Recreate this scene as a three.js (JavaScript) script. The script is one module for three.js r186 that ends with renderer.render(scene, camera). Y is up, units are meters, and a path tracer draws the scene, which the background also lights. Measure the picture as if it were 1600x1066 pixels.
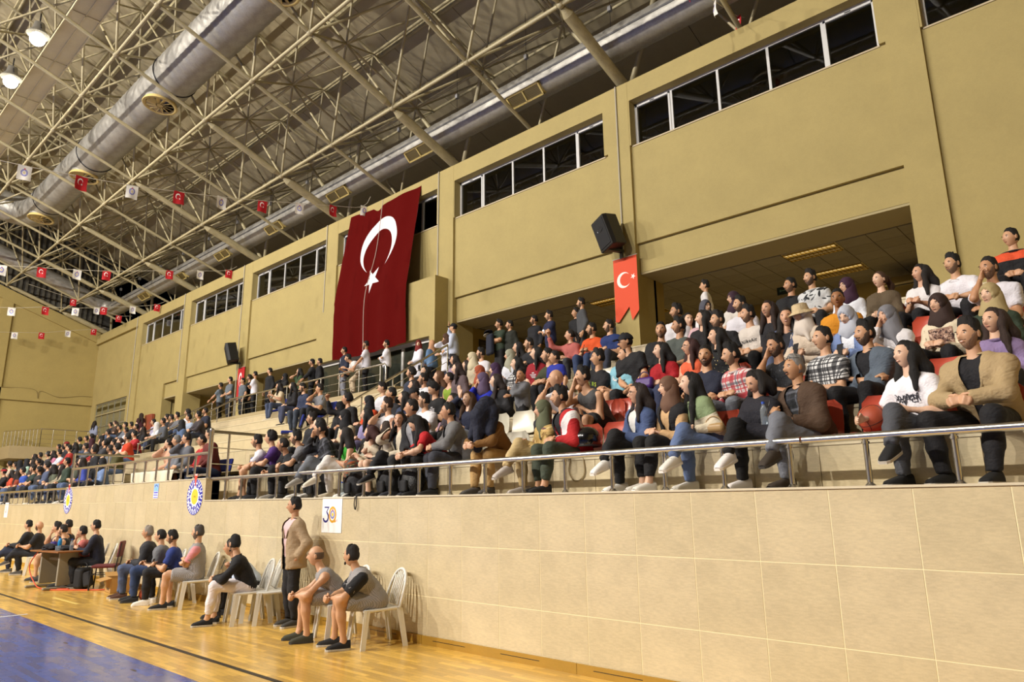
import * as THREE from 'three';
import { mergeGeometries } from 'three/addons/utils/BufferGeometryUtils.js';
import { ImprovedNoise } from 'three/addons/math/ImprovedNoise.js';
import { RectAreaLightUniformsLib } from 'three/addons/lights/RectAreaLightUniformsLib.js';
import { RoundedBoxGeometry } from 'three/addons/geometries/RoundedBoxGeometry.js';

// ------------------------------------------------------------------ camera, light, exposure
const scene = new THREE.Scene();
scene.background = new THREE.Color(0x05060a);            // night outside the windows
const camera = new THREE.PerspectiveCamera(52.114, 1600 / 1066, 0.1, 200);
camera.position.set(0, 1.656, 5.82);
{
  const yaw = 0.7436, pitch = 0.22496, roll = -0.0125;
  camera.rotation.order = 'YXZ';
  camera.rotation.set(pitch, yaw, roll);
}
const renderer = new THREE.WebGLRenderer({ antialias: true });
renderer.toneMapping = THREE.LinearToneMapping;
renderer.toneMappingExposure = .148;
renderer.shadowMap.enabled = true;
RectAreaLightUniformsLib.init();
const LAMP_POWER = 260, FAR_POWER = 9000, CORRIDOR = 30;

// ------------------------------------------------------------------ helpers
function rngOf(seed) { let a = seed >>> 0; return () => { a = (a + 0x6D2B79F5) | 0; let t = Math.imul(a ^ (a >>> 15), 1 | a); t = (t + Math.imul(t ^ (t >>> 7), 61 | t)) ^ t; return ((t ^ (t >>> 14)) >>> 0) / 4294967296; }; }
const rnd = rngOf(20240607);
const noise = new ImprovedNoise();
const V = (x, y, z) => new THREE.Vector3(x, y, z);
const used = new Map();
function numbered(n) { const k = used.get(n) || 0; used.set(n, k + 1); return k ? n + '_' + String(k).padStart(3, '0') : n; }
function shade(o) { o.traverse(m => { if (m.isMesh) { m.castShadow = true; m.receiveShadow = true; } }); return o; }
function tag(o, label, category, group) { o.userData.label = label; o.userData.category = category; if (group) o.userData.group = group; return o; }
function thing(name, label, category, pos = [0, 0, 0], turn = 0, group) {
  const o = new THREE.Group(); o.name = numbered(name); o.position.set(...pos); o.rotation.y = turn; scene.add(o);
  return tag(o, label, category, group);
}
function part(parent, name, geo, mat) { const m = new THREE.Mesh(geo, mat); m.name = name; m.castShadow = m.receiveShadow = true; parent.add(m); return m; }
function solo(name, geo, mat, label, category, group) { const m = part(scene, numbered(name), geo, mat); return tag(m, label, category, group); }
function struct(name, geo, mat) { let m; if (geo) m = part(scene, name, geo, mat); else { m = new THREE.Group(); m.name = name; scene.add(m); } m.userData.kind = 'structure'; return m; }
function box(x0, x1, y0, y1, z0, z1) { const g = new THREE.BoxGeometry(Math.abs(x1 - x0), Math.abs(y1 - y0), Math.abs(z1 - z0)); g.translate((x0 + x1) / 2, (y0 + y1) / 2, (z0 + z1) / 2); return metreUV(g); }
function rbox(w, h, d, r = .01, s = 2) { return new RoundedBoxGeometry(w, h, d, s, Math.min(r, w / 2.01, h / 2.01, d / 2.01)); }
function metreUV(g) {                                   // box-projected uv in metres
  const p = g.attributes.position, n = g.attributes.normal, uv = new Float32Array(p.count * 2);
  for (let i = 0; i < p.count; i++) {
    const ax = Math.abs(n.getX(i)), ay = Math.abs(n.getY(i)), az = Math.abs(n.getZ(i));
    let u, v; if (ay >= ax && ay >= az) { u = p.getX(i); v = p.getZ(i); } else if (az >= ax) { u = p.getX(i); v = p.getY(i); } else { u = p.getZ(i); v = p.getY(i); }
    uv[2 * i] = u; uv[2 * i + 1] = v;
  }
  g.setAttribute('uv', new THREE.BufferAttribute(uv, 2)); return g;
}
function bar(a, b, r, seg = 6, r2 = r) {                // a tube from a to b
  const A = V(...a), B = V(...b), d = B.clone().sub(A), L = d.length();
  const g = new THREE.CylinderGeometry(r2, r, L, seg, 1);
  g.applyQuaternion(new THREE.Quaternion().setFromUnitVectors(V(0, 1, 0), d.normalize()));
  return g.translate((A.x + B.x) / 2, (A.y + B.y) / 2, (A.z + B.z) / 2);
}
function tube(pts, r, seg = 24, rad = 6, closed = false) { return new THREE.TubeGeometry(new THREE.CatmullRomCurve3(pts.map(p => V(...p)), closed), seg, r, rad, closed); }
function merged(list) { return mergeGeometries(list.map(g => { let h = g.index ? g.toNonIndexed() : g; for (const k of Object.keys(h.attributes)) if (!['position', 'normal', 'uv'].includes(k)) h.deleteAttribute(k); return h; })); }
function canvasTex(w, h, draw, srgb = true) {
  const c = document.createElement('canvas'); c.width = w; c.height = h; draw(c.getContext('2d'), w, h);
  const t = new THREE.CanvasTexture(c); if (srgb) t.colorSpace = THREE.SRGBColorSpace; t.wrapS = t.wrapT = THREE.RepeatWrapping; t.anisotropy = 8; return t;
}
function dataTex(w, h, fn, srgb = true) {                // fn(u,v) -> [r,g,b] 0..255
  const d = new Uint8Array(w * h * 4);
  for (let y = 0; y < h; y++) for (let x = 0; x < w; x++) { const c = fn(x / w, y / h, x, y), i = (y * w + x) * 4; d[i] = c[0]; d[i + 1] = c[1]; d[i + 2] = c[2]; d[i + 3] = 255; }
  const t = new THREE.DataTexture(d, w, h); if (srgb) t.colorSpace = THREE.SRGBColorSpace; t.wrapS = t.wrapT = THREE.RepeatWrapping; t.magFilter = THREE.LinearFilter; t.minFilter = THREE.LinearMipmapLinearFilter; t.generateMipmaps = true; t.needsUpdate = true; return t;
}
function rep(t, sx, sy) { const c = t.clone(); c.repeat.set(1 / sx, 1 / (sy || sx)); c.needsUpdate = true; return c; }
const M = (color, rough = .7, o = {}) => new THREE.MeshStandardMaterial({ color, roughness: rough, ...o });
// tileable value noise for textures
function tileNoise(n, seed) {
  const r = rngOf(seed), g = new Float32Array(n * n).map(() => r());
  return (u, v) => { const x = u * n, y = v * n, xi = Math.floor(x), yi = Math.floor(y); let fx = x - xi, fy = y - yi; fx = fx * fx * (3 - 2 * fx); fy = fy * fy * (3 - 2 * fy); const q = (i, j) => g[((j % n + n) % n) * n + ((i % n + n) % n)]; return (q(xi, yi) * (1 - fx) + q(xi + 1, yi) * fx) * (1 - fy) + (q(xi, yi + 1) * (1 - fx) + q(xi + 1, yi + 1) * fx) * fy; };
}
const N8 = tileNoise(8, 1), N32 = tileNoise(32, 2), N128 = tileNoise(128, 3), N4 = tileNoise(4, 4);
// ------------------------------------------------------------------ shared materials
const plasterTex = dataTex(512, 512, (u, v) => { const f = 232 + 7 * (N4(u, v) - .5) + 6 * (N8(u, v) - .5) + 4 * (N32(u, v) - .5) + 5 * (N128(u, v) - .5); return [f, f, f]; });
const plasterBump = dataTex(512, 512, (u, v) => { const f = 128 + 60 * (N128(u, v) - .5) + 50 * (N32(u, v) - .5); return [f, f, f]; }, false);
const tileTex = dataTex(512, 512, (u, v) => { const f = 236 + 12 * (N8(u * 1, v) - .5) + 14 * (N32(u, v * 4) - .5) + 8 * (N128(u, v * 2) - .5); return [f, f - 1, f - 2]; });
const metalTex = dataTex(256, 256, (u, v) => { const f = 225 + 30 * (N8(u, v) - .5) + 20 * (N32(u, v) - .5); return [f, f, f]; });
const mat = {
  wall: M('#b7a56a', .82, { map: rep(plasterTex, 2.6), bumpMap: rep(plasterBump, .8), bumpScale: .0012 }),
  wallEnd: M('#b7a363', .85, { map: rep(plasterTex, 2.6), bumpMap: rep(plasterBump, .8), bumpScale: .0012 }),
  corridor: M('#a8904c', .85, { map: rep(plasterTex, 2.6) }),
  grout: M('#f0e4bb', .7),
  trussPaint: M('#bdb189', .5, { map: rep(metalTex, .7) }),
  roof: M('#b0a382', .75, { map: rep(plasterTex, 1.7) }),
  steel: M('#d9d6ce', .26, { metalness: 1 }),
  steelDull: M('#8b8678', .34, { metalness: 1 }),
  pvc: M('#c9c9c6', .4),
  glass: new THREE.MeshPhysicalMaterial({ color: '#8c9088', roughness: .03, transmission: 1, thickness: 0, ior: 1.6 }),
  concrete: M('#b7a57d', .6, { map: rep(plasterTex, 1.3) }),
  black: M('#121214', .5), blackGloss: M('#0e0e10', .2), darkMetal: M('#26262a', .4, { metalness: .6 }),
};
mat.tiles = ['#d8c9a4', '#d5c6a1', '#dbcca8', '#d7c7a4'].map((c, i) => { const t = rep(tileTex, 1.2); t.offset.set(i * .23, i * .37); return new THREE.MeshPhysicalMaterial({ color: c, roughness: .28, map: t, clearcoat: .35, clearcoatRoughness: .22 }); });
// ------------------------------------------------------------------ the hall: floor, walls, roof
const WZ = -8.3, X0 = -48.9, X1 = 12, ZB = 36;           // stand wall, far end wall, near end wall, opposite wall
const COL = [-2.4, -9.03, -15.63, -22.13, -28.79, -35.09, -41.46];
const EAVE = 12.32, SLOPE = .36, ZE = -8.75, MODX = 3.28, MODZ = 2.9, RIDGE = 14;
const chordY = z => EAVE + SLOPE * ((z > RIDGE ? 2 * RIDGE - z : z) - ZE);
{ // parquet floor, painted court
  const strips = rngOf(5), tone = []; for (let i = 0; i < 32 * 8; i++) tone.push(strips());
  const parquet = dataTex(1024, 1024, (u, v) => {
    const row = Math.floor(v * 32), off = (row * 7 % 16) / 16, xx = (u + off) % 1, colI = Math.floor(xx * 5), t = tone[row * 8 + colI];
    const fv = v * 32 - row, fx = xx * 5 - colI; const seam = (fv < .035 || fx < .006) ? .80 : 1;
    const grain = .93 + .10 * N128(u * 1, v * 8) + .05 * N32(u, v * 4); const k = (.86 + .22 * t) * grain * seam;
    return [Math.min(255, 222 * k), Math.min(255, 176 * k + 4 * t), Math.min(255, 84 * k)];
  });
  const wood = new THREE.MeshPhysicalMaterial({ map: rep(parquet, 2.24), roughness: .3, clearcoat: .5, clearcoatRoughness: .16 });
  struct('floor', box(X0 - .3, X1 + .3, -.2, 0, 0, ZB + .3), wood);
  const scuffTex = dataTex(512, 512, (u, v) => { const f = 225 + 40 * (N8(u, v * 2) - .5) + 30 * (N32(u, v) - .5) + 20 * (N128(u, v) - .5); return [f, f, f]; });
  const plankRough = dataTex(512, 512, (u, v) => { const row = Math.floor(v * 32), xx = (u + (row * 7 % 16) / 16) % 1, t = tone[row * 8 + Math.floor(xx * 5)]; const f = 60 + 70 * t + 30 * (N32(u, v) - .5); return [f, f, f]; }, false);
  const plankTone = dataTex(512, 512, (u, v) => { const row = Math.floor(v * 32), xx = (u + (row * 7 % 16) / 16) % 1, ci = Math.floor(xx * 5), t = tone[row * 8 + ci], seam = v * 32 - row < .04 || xx * 5 - ci < .008 ? .86 : 1; const f = (212 + 34 * t + 26 * (N8(u, v * 2) - .5)) * seam; return [f, f, f]; });
  const blue = new THREE.MeshPhysicalMaterial({ color: '#3357ae', map: rep(plankTone, 2.24), roughness: .75, roughnessMap: rep(plankRough, 2.24), clearcoat: .5, clearcoatRoughness: .12 });
  const paint = struct('floor_court', box(-42, 8, 0, .002, 2.56, 28), blue);
  const white = M('#d5d8dd', .35), blk = M('#221f1c', .4);
  part(paint, 'white_line', box(-13.6, -13.53, .002, .004, 2.44, 28), white);
  part(paint, 'black_line', box(-48, 10, 0, .0025, 2.03, 2.09), blk);
  part(paint, 'yellow_mark', box(-15.6, -14.2, 0, .002, 1.52, 1.58), M('#d8bf6a', .4));
}
{ // tiled front of the stand: 60 cm tiles with light joints
  const w = struct('wall_stand_front'); const G = .004, t = .014;
  part(w, 'backing', box(X0, X1, -.1, 1.715, -.3, -.0025), mat.grout);
  const rows = [[.1, .541], [.541, 1.141], [1.141, 1.716]];
  const geo = rows.map(([a, b]) => { const g = box(-.3 + G, .3 - G, a + G, b - G, -t, 0); return g; });
  let k = 0;
  for (let i = -40; i <= 9; i++) { const x = -4.993 + .6 * i + .3; rows.forEach((r, j) => { const m = part(w, 'tile', geo[j], mat.tiles[(i * 7 + j * 3 + 400 + (k++ % 2)) % 4]); m.position.x = x; }); }
  part(w, 'plain_tiling', box(X0, -4.993 - .6 * 40, .1, 1.716, -t, 0), mat.tiles[0]);
  struct('trim_1', box(-13.1, X1, 1.716, 1.734, -.5, .012), M('#d3c8ae', .35)); struct('trim_2', box(X0, -21.3, 1.716, 1.734, -.5, .012), M('#d3c8ae', .35));
  // raised parapet of the guest box
  const b = struct('wall_guest_box'); part(b, 'backing', box(-21.3, -13.1, 1.7, 2.115, -.12, -.0025), mat.grout);
  for (let i = 0; i < 14; i++) { const x0 = -21.3 + i * .5857; part(b, 'tile', box(x0 + G, x0 + .5857 - G, 1.722, 2.117, -.014, 0), mat.tiles[i % 4]); }
  part(b, 'end_tile', box(-13.1, -13.085, 1.734, 2.117, -.12, 0), mat.tiles[1]);
  part(b, 'cap', box(-21.32, -13.07, 2.117, 2.135, -.14, .012), M('#d3c8ae', .35));
  const sk = struct('baseboard_stand'); const skm = M('#b98f34', .4, { map: rep(plasterTex, .5) });
  for (let i = 0; i < 26; i++) { const x0 = -48.8 + i * 2.33; part(sk, 'skirting_board', box(x0, x0 + 2.325, 0, .1, 0, .022), skm); part(sk, 'vent_slot', box(x0 + .2, x0 + .75, .055, .062, .02, .0225), mat.black); part(sk, 'vent_slot', box(x0 + 1.3, x0 + 1.85, .055, .062, .02, .0225), mat.black); }
}
const RD = .82, RH = .40, rowY = n => 1.72 + RH * n, rowZ = n => -.5 - RD * (n - 1);
{ // stepped seating: concrete treads with tiled risers
  function block(name, x0, x1, first, last, zEnd, yEnd) {
    const s = struct(name);
    for (let n = first; n <= last; n++) {
      const z0 = rowZ(n), y = rowY(n), zb = n === last ? zEnd : rowZ(n + 1) - .05;
      part(s, 'step', box(x0, x1, y - RH - .1, y - .012, zb, z0 - .012), mat.concrete);
      part(s, 'tread_edge', box(x0, x1, y - .03, y, z0 - .3, z0 + .01), M('#c9bc9c', .4));
      if (n === first) { let i = 0; for (let x = x0; x < x1 - .05; x += .6) part(s, 'riser_tile', box(x + .003, Math.min(x + .597, x1), y - RH + .014, y - .03, z0 - .012, z0), mat.tiles[(i++ * 3) % 4]); }
      else part(s, 'riser', box(x0, x1, y - RH, y - .03, z0 - .012, z0), mat.tiles[n % 4]);
    }
  }
  struct('floor_ledge', box(X0, X1, 1.5, 1.722, -.56, -.02), mat.concrete);
  block('floor_stand_right', -13.6, 4, 1, 7, -6.3);
  block('floor_stand_guest', -21.3, -13.6, 3, 7, -6.3);
  block('floor_stand_left', X0, -21.3, 1, 7, -6.3);
  struct('floor_guest_box', box(-21.3, -13.6, 1.5, 1.75, -2.2, -.1), mat.concrete);
  struct('floor_walkway_right', box(-15.6, 4, 4.3, 4.72, -13, -6.24), mat.concrete);
  struct('floor_walkway_left', box(X0, -15.6, 4.3, 4.86, -13, -6.24), mat.concrete);
  const st = struct('floor_stair');
  for (let n = 3; n <= 7; n++) part(st, 'stair_step', box(-14.9, -13.62, rowY(n) - RH, rowY(n) - RH / 2, rowZ(n), rowZ(n) + .41), mat.concrete);
  for (let n = 1; n <= 7; n++) part(st, 'stair_step', box(-27.4, -25.6, rowY(n) - RH, rowY(n) - RH / 2, rowZ(n), rowZ(n) + .41), mat.concrete);
}
{ // stand wall with columns, window bays, beams over the gallery openings
  const w = struct('wall_stand');
  const L = 7.05, TR = 7.78, WB = 10.4, WT = 11.65, TOP = 12.2, D = .45, P = .09, CP = .17;
  const ends = [X1, ...COL, X0];
  // column = [left, right]
  const cols = COL.map((c, i) => [c - .33, c + (i === 0 ? .28 : .34)]);
  const bays = []; // [left,right]
  for (let i = 0; i < cols.length; i++) bays.push([i + 1 < cols.length ? cols[i + 1][1] : X0, cols[i][0]]);
  bays.unshift([cols[0][1], X1]);
  cols.forEach((c, i) => part(w, 'column', box(c[0], c[1], 4.5, TOP, WZ - .7, WZ + CP), mat.wall));
  bays.forEach(([a, b], i) => {
    const last = i === bays.length - 1;
    part(w, 'top_beam', box(a, b, WT, TOP, WZ - D, WZ + CP - .005), mat.wall);
    if (last) part(w, 'wall_panel', box(a, b, 7.75, WT, WZ - D, WZ), mat.wall);
    else part(w, 'wall_panel', box(a, b, TR, WB, WZ - D, WZ + P), mat.wall);
    if (i === 6) { // solid bay with one narrow doorway
      part(w, 'beam', box(-37.5, -35.83, L, TR, WZ - D, WZ - .02), mat.wall);
      part(w, 'wall_panel', box(a, -37.5, 4.5, TR, WZ - D, WZ + P), mat.wall); part(w, 'wall_panel', box(-35.83, b, 4.5, TR, WZ - D, WZ + P), mat.wall);
    } else if (!last && i !== 0) part(w, 'beam', box(a, b, L, TR, WZ - .95, WZ), mat.wall);
    if (i === 0) part(w, 'wall_panel', box(a, b, 4.5, TR, WZ - D, WZ + P), mat.wall);
    if (last) { part(w, 'wall_panel', box(a, -48.1, 4.5, 7.75, WZ - D, WZ), mat.wall); part(w, 'wall_panel', box(-42.9, b, 4.5, 7.75, WZ - D, WZ), mat.wall); }
    if (!last) { // window: frame, mullions, panes
      const win = struct('window_' + (i + 1)); const x0 = a + .04, x1 = b - (i ? .12 : 0), z = WZ - .12, f = .06;
      part(w, 'window_pier', box(x1, b, WB, WT, WZ - D, WZ + CP - .006), mat.wall); part(w, 'window_pier', box(a, x0, WB, WT, WZ - D, WZ + CP - .006), mat.wall);
      part(w, 'window_sill', box(x0, x1, WB - .03, WB + .005, WZ - D, WZ + P + .02), M('#b7a888', .5));
      part(win, 'frame', merged([box(x0, x1, WB, WB + f, z - .05, z + .03), box(x0, x1, WT - f, WT, z - .05, z + .03), box(x0, x0 + f, WB, WT, z - .05, z + .03), box(x1 - f, x1, WB, WT, z - .05, z + .03)]), mat.pvc);
      const W = x1 - x0, cuts = i === 0 ? 10 : 5, xs = []; for (let k = 0; k <= cuts; k++) xs.push(x0 + W * k / cuts);
      if (i) { xs[1] = x0 + W * .183; xs[4] = x0 + W * .815; xs[2] = x0 + W * .397; xs[3] = x0 + W * .607; }
      for (let k = 1; k < cuts; k++) part(win, 'mullion', box(xs[k] - .03, xs[k] + .03, WB + f, WT - f, z - .04, z + .025), mat.pvc);
      for (let k = 0; k < cuts; k++) {
        const sash = i && (k === 0 || k === cuts - 1), g = sash ? .05 : .0;
        if (sash) { const A = xs[k] + .03, B = xs[k + 1] - .03; part(win, 'sash', merged([box(A, B, WB + f, WB + f + g, z - .03, z + .045), box(A, B, WT - f - g, WT - f, z - .03, z + .045), box(A, A + g, WB + f, WT - f, z - .03, z + .045), box(B - g, B, WB + f, WT - f, z - .03, z + .045)]), mat.pvc); part(win, 'sash_handle', box((A + B) / 2 - .06, (A + B) / 2 + .06, WT - f - .035, WT - f - .02, z + .045, z + .06), mat.black); }
        const pg = new THREE.PlaneGeometry(xs[k + 1] - xs[k] - .06 - 2 * g, WT - WB - 2 * f - 2 * g); pg.translate((xs[k] + xs[k + 1]) / 2, (WT + WB) / 2, z);
        part(win, 'pane', pg, mat.glass);
      }
    }
  });
  // thin grey downpipes beside the columns
  [-9.03, -15.98, -22.5, -29.2, -35.5, -41.9].forEach((x, i) => { const z = WZ + CP + .02; tag(solo('downpipe', bar([x, i % 2 ? 4.8 : 7.6, z], [x, 12.2, z], .022, 8), M('#a9a390', .5)), 'thin grey pipe on the ' + ['column above the orange banner', 'column right of the big red flag', 'column left of the big red flag', 'column with the far loudspeaker', 'column right of the narrow doorway', 'column right of the glazed screen'][i], 'pipe', 'wall pipes'); });
  // glazed screen at the end of the gallery
  const gs = struct('window_9'); const gx0 = -48.1, gx1 = -42.9, gz = WZ - .1, al = M('#8d8a78', .4, { metalness: .3 });
  const gl = new THREE.MeshPhysicalMaterial({ color: '#cfc79a', roughness: .08, transmission: .7, thickness: 0 });
  const fr = [box(gx0, gx1, 7.68, 7.75, gz - .04, gz + .04), box(gx0, gx1, 6.28, 6.35, gz - .04, gz + .04)];
  part(gs, 'frame', merged(fr), al);
  for (let k = 0; k <= 5; k++) { const x = gx0 + (gx1 - gx0) * k / 5; part(gs, 'mullion', box(x - .04, x + .04, 4.86, 7.7, gz - .04, gz + .04), al); if (k < 5) for (const [a, b] of [[4.9, 6.28], [6.35, 7.68]]) { const w2 = (gx1 - gx0) / 5 - .08, g = new THREE.PlaneGeometry(w2, b - a); g.translate(x + (gx1 - gx0) / 10, (a + b) / 2, gz); part(gs, 'pane', g, gl); } }
  // corridor behind the openings
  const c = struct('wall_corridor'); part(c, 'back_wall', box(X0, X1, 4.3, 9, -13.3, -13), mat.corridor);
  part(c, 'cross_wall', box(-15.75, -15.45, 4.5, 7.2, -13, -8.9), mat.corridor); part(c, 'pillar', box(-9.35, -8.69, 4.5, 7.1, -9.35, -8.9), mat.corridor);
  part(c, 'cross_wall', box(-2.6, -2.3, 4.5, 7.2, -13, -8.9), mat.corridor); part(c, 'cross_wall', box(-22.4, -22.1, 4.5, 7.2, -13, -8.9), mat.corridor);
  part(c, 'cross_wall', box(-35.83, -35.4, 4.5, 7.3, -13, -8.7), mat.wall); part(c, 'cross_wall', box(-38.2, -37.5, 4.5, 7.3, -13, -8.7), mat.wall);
  const cc = struct('ceiling_corridor'); part(cc, 'slab', box(X0, X1, 7.3, 7.5, -13.2, -8.4), M('#7d7456', .8));
  const panelM = ['#a39a7c', '#9f9678', '#a69d80'].map(q => M(q, .85, { map: rep(plasterTex, .6) }));
  part(cc, 'soffit', box(-15.5, -2.3, 7.0, 7.06, -9.3, -8.31), M('#a99c74', .85)); part(cc, 'soffit', box(-48, -22, 7.0, 7.06, -13, -8.31), M('#a99c74', .85));
  const pg = box(-.292, .292, 6.985, 7.0, -.292, .292); let q = 0;
  const lights = new Set(['3,0', '3,3', '12,0', '12,3']);
  part(cc, 'grid', box(-15.4, -2.6, 7.004, 7.02, -13, -9.3), M('#5d553f', .8));
  for (let i = 0; i < 21; i++) for (let j = 0; j < 6; j++) { if (lights.has(i + ',' + j) || lights.has((i - 1) + ',' + j)) { if (j === 0 || j === 3) continue; } const m = part(cc, 'ceiling_panel', pg, panelM[(q++ * 7) % 3]); m.position.set(-2.95 - .6 * i, 0, -9.62 - .6 * j); }
  // louvred ceiling lights, switched off
  const louvre = M('#d8c58a', .18, { metalness: 1 });
  [['3,0', 'nearest the opening at the right end'], ['3,3', 'deeper in the corridor at the right end'], ['12,0', 'behind the corridor pillar near the opening'], ['12,3', 'deep behind the corridor pillar']].forEach(([k, lab]) => {
    const [i, j] = k.split(',').map(Number), t = thing('ceiling_light', 'louvred ceiling light, ' + lab, 'ceiling light', [-2.95 - .6 * i - .3, 6.98, -9.62 - .6 * j], 0, 'louvred corridor lights');
    part(t, 'housing', box(-.59, .59, .012, .03, -.29, .29), M('#d2c48f', .4)); for (const dz of [-.14, .14]) part(t, 'tube', bar([-.55, .0, dz], [.55, .0, dz], .008, 8), new THREE.MeshStandardMaterial({ color: '#fff', emissive: '#ffd98a', emissiveIntensity: 5 })); { const l = new THREE.RectAreaLight('#ffe2a6', CORRIDOR, 1.1, .5); l.position.set(0, -.03, 0); l.lookAt(0, -5, 0); l.rotation.set(-Math.PI / 2, 0, 0); t.add(l); }
    for (let a = 0; a < 13; a++) part(t, 'louvre', box(-.57 + a * .093, -.56 + a * .093, -.02, .012, -.28, .28), louvre);
    for (let a = 0; a < 4; a++) part(t, 'reflector', box(-.57, .57, -.02, .012, -.28 + a * .18, -.262 + a * .18), louvre);
  });
}
{ // door box behind the big flag
  const d = struct('wall_door_box'); part(d, 'box', box(-22.05, -15.5, 6.55, 8.43, WZ, -7.6), mat.wall); part(d, 'jamb', box(-15.75, -15.5, 4.86, 6.55, WZ, -7.6), mat.wall);
  const dr = struct('door_1'); const z = -7.85;
  part(dr, 'frame', merged([box(-22, -15.75, 6.43, 6.55, z - .05, z + .05), box(-17.32, -17.22, 4.86, 6.45, z - .05, z + .05), box(-20.6, -20.5, 4.86, 6.45, z - .05, z + .05), box(-22, -21.9, 4.86, 6.45, z - .05, z + .05)]), mat.pvc);
  for (const [a, b] of [[-17.22, -15.75], [-18.9, -17.32], [-20.5, -18.9], [-21.9, -20.6]]) { const g = new THREE.PlaneGeometry(b - a, 1.58); g.translate((a + b) / 2, 5.65, z); part(dr, 'door_leaf_glass', g, new THREE.MeshPhysicalMaterial({ color: '#3c4038', roughness: .1, transmission: .4, thickness: 0 })); }
  struct('wall_lobby', box(-22.1, -15.5, 4.86, 7.2, -9.6, -9.5), mat.corridor);
}
{ // far end wall with gable, near end and opposite walls
  const e = struct('wall_end');
  const prof = (x, y0) => { const s = new THREE.Shape(); s.moveTo(WZ - .6, y0); s.lineTo(ZB + .5, y0); s.lineTo(ZB + .5, chordY(ZB)); s.lineTo(RIDGE, chordY(RIDGE)); s.lineTo(WZ - .6, chordY(WZ - .6)); s.closePath(); return s; };
  const ext = (shape, x, d) => { const g = new THREE.ExtrudeGeometry(shape, { depth: d, bevelEnabled: false }); g.rotateY(-Math.PI / 2); g.translate(x, 0, 0); return metreUV(g); };
  { const g = ext(prof(0, -.2), X0, .4); part(e, 'wall_panel', g, mat.wallEnd); }
  // proud frame: eaves band, columns and beam
  { const s = new THREE.Shape(); const q = .75; s.moveTo(WZ, chordY(WZ) - .05); s.lineTo(RIDGE, chordY(RIDGE) - .05); s.lineTo(RIDGE, chordY(RIDGE) - q); s.lineTo(WZ, chordY(WZ) - q); s.closePath(); part(e, 'eaves_band', ext(s, X0 + .14, .14), mat.wallEnd); }
  part(e, 'beam', box(X0, X0 + .12, 7.75, 8.44, WZ, ZB), mat.wallEnd);
  for (const z of [-3.2, 3.3, 9.8]) part(e, 'column', box(X0, X0 + .12, 0, chordY(z) - .6, z - .3, z + .3), mat.wallEnd);
  // corrugated gable sheet above the wall
  const gab = struct('wall_gable'); const gm = M('#6f6c62', .45, { metalness: .5 });
  { const s = new THREE.Shape(); s.moveTo(WZ - .6, chordY(WZ - .6)); s.lineTo(RIDGE, chordY(RIDGE)); s.lineTo(RIDGE, chordY(RIDGE) + 5.6); s.lineTo(WZ - .6, chordY(WZ - .6) + 5.6); s.closePath(); part(gab, 'sheet', ext(s, X0 - .1, .05), M('#3f3d38', .6)); }
  for (let i = 0; i < 56; i++) { const z = WZ + i * .3; part(gab, 'corrugation', box(X0 - .1, X0 - .02, chordY(z) - .05, chordY(z) + 5.5, z, z + .13), gm); }
  const pale = M('#b39a5c', .85);
  struct('wall_near_end', ext(prof(0, -.2), X1 + .4, .4), pale);
  struct('wall_opposite', box(X0, X1, -.2, 13.5, ZB, ZB + .4), pale);
  struct('wall_eave', box(X0, X1, 12.1, 19, -13.4, -13.2), M('#a39c8a', .8)); struct('ceiling_eave', box(X0, X1, 12.1, 12.22, -13.4, -8.76), M('#a39c8a', .8));
}
{ // roof deck in strips with seams, purlins
  const r = struct('ceiling'), nrm = V(0, 1, -SLOPE).normalize(), H = 4.75;
  const deck = (x0, x1, za, zb, up) => { const g = new THREE.BoxGeometry(x1 - x0, .06, Math.hypot(zb - za, (zb - za) * SLOPE)); g.rotateX(-Math.atan(SLOPE) * up); const zc = (za + zb) / 2; g.translate((x0 + x1) / 2, EAVE + SLOPE * ((up > 0 ? zc : 2 * RIDGE - zc) - ZE) + H * 1.063, zc); return metreUV(g); };
  for (let i = 0; i < 20; i++) { const x0 = X0 - .2 + i * 3.1; part(r, 'roof_panel', deck(x0 + .012, x0 + 3.1 - .012, -13.2, RIDGE, 1), mat.roof); }
  part(r, 'roof_far_slope', deck(X0 - .3, X1 + .5, RIDGE, ZB + 1, -1), mat.roof);
  part(r, 'seam_backing', (() => { const g = deck(X0 - .3, X1 + .5, -13.2, RIDGE, 1); g.translate(0, .05, 0); return g; })(), M('#4a4335', .8));
  for (let j = 0; j <= 15; j++) { const z = -13 + j * 1.8; part(r, 'purlin', box(X0, X1, chordY(z) + H * 1.063 - .22, chordY(z) + H * 1.063 - .06, z - .05, z + .05), mat.trussPaint); }
}
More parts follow.
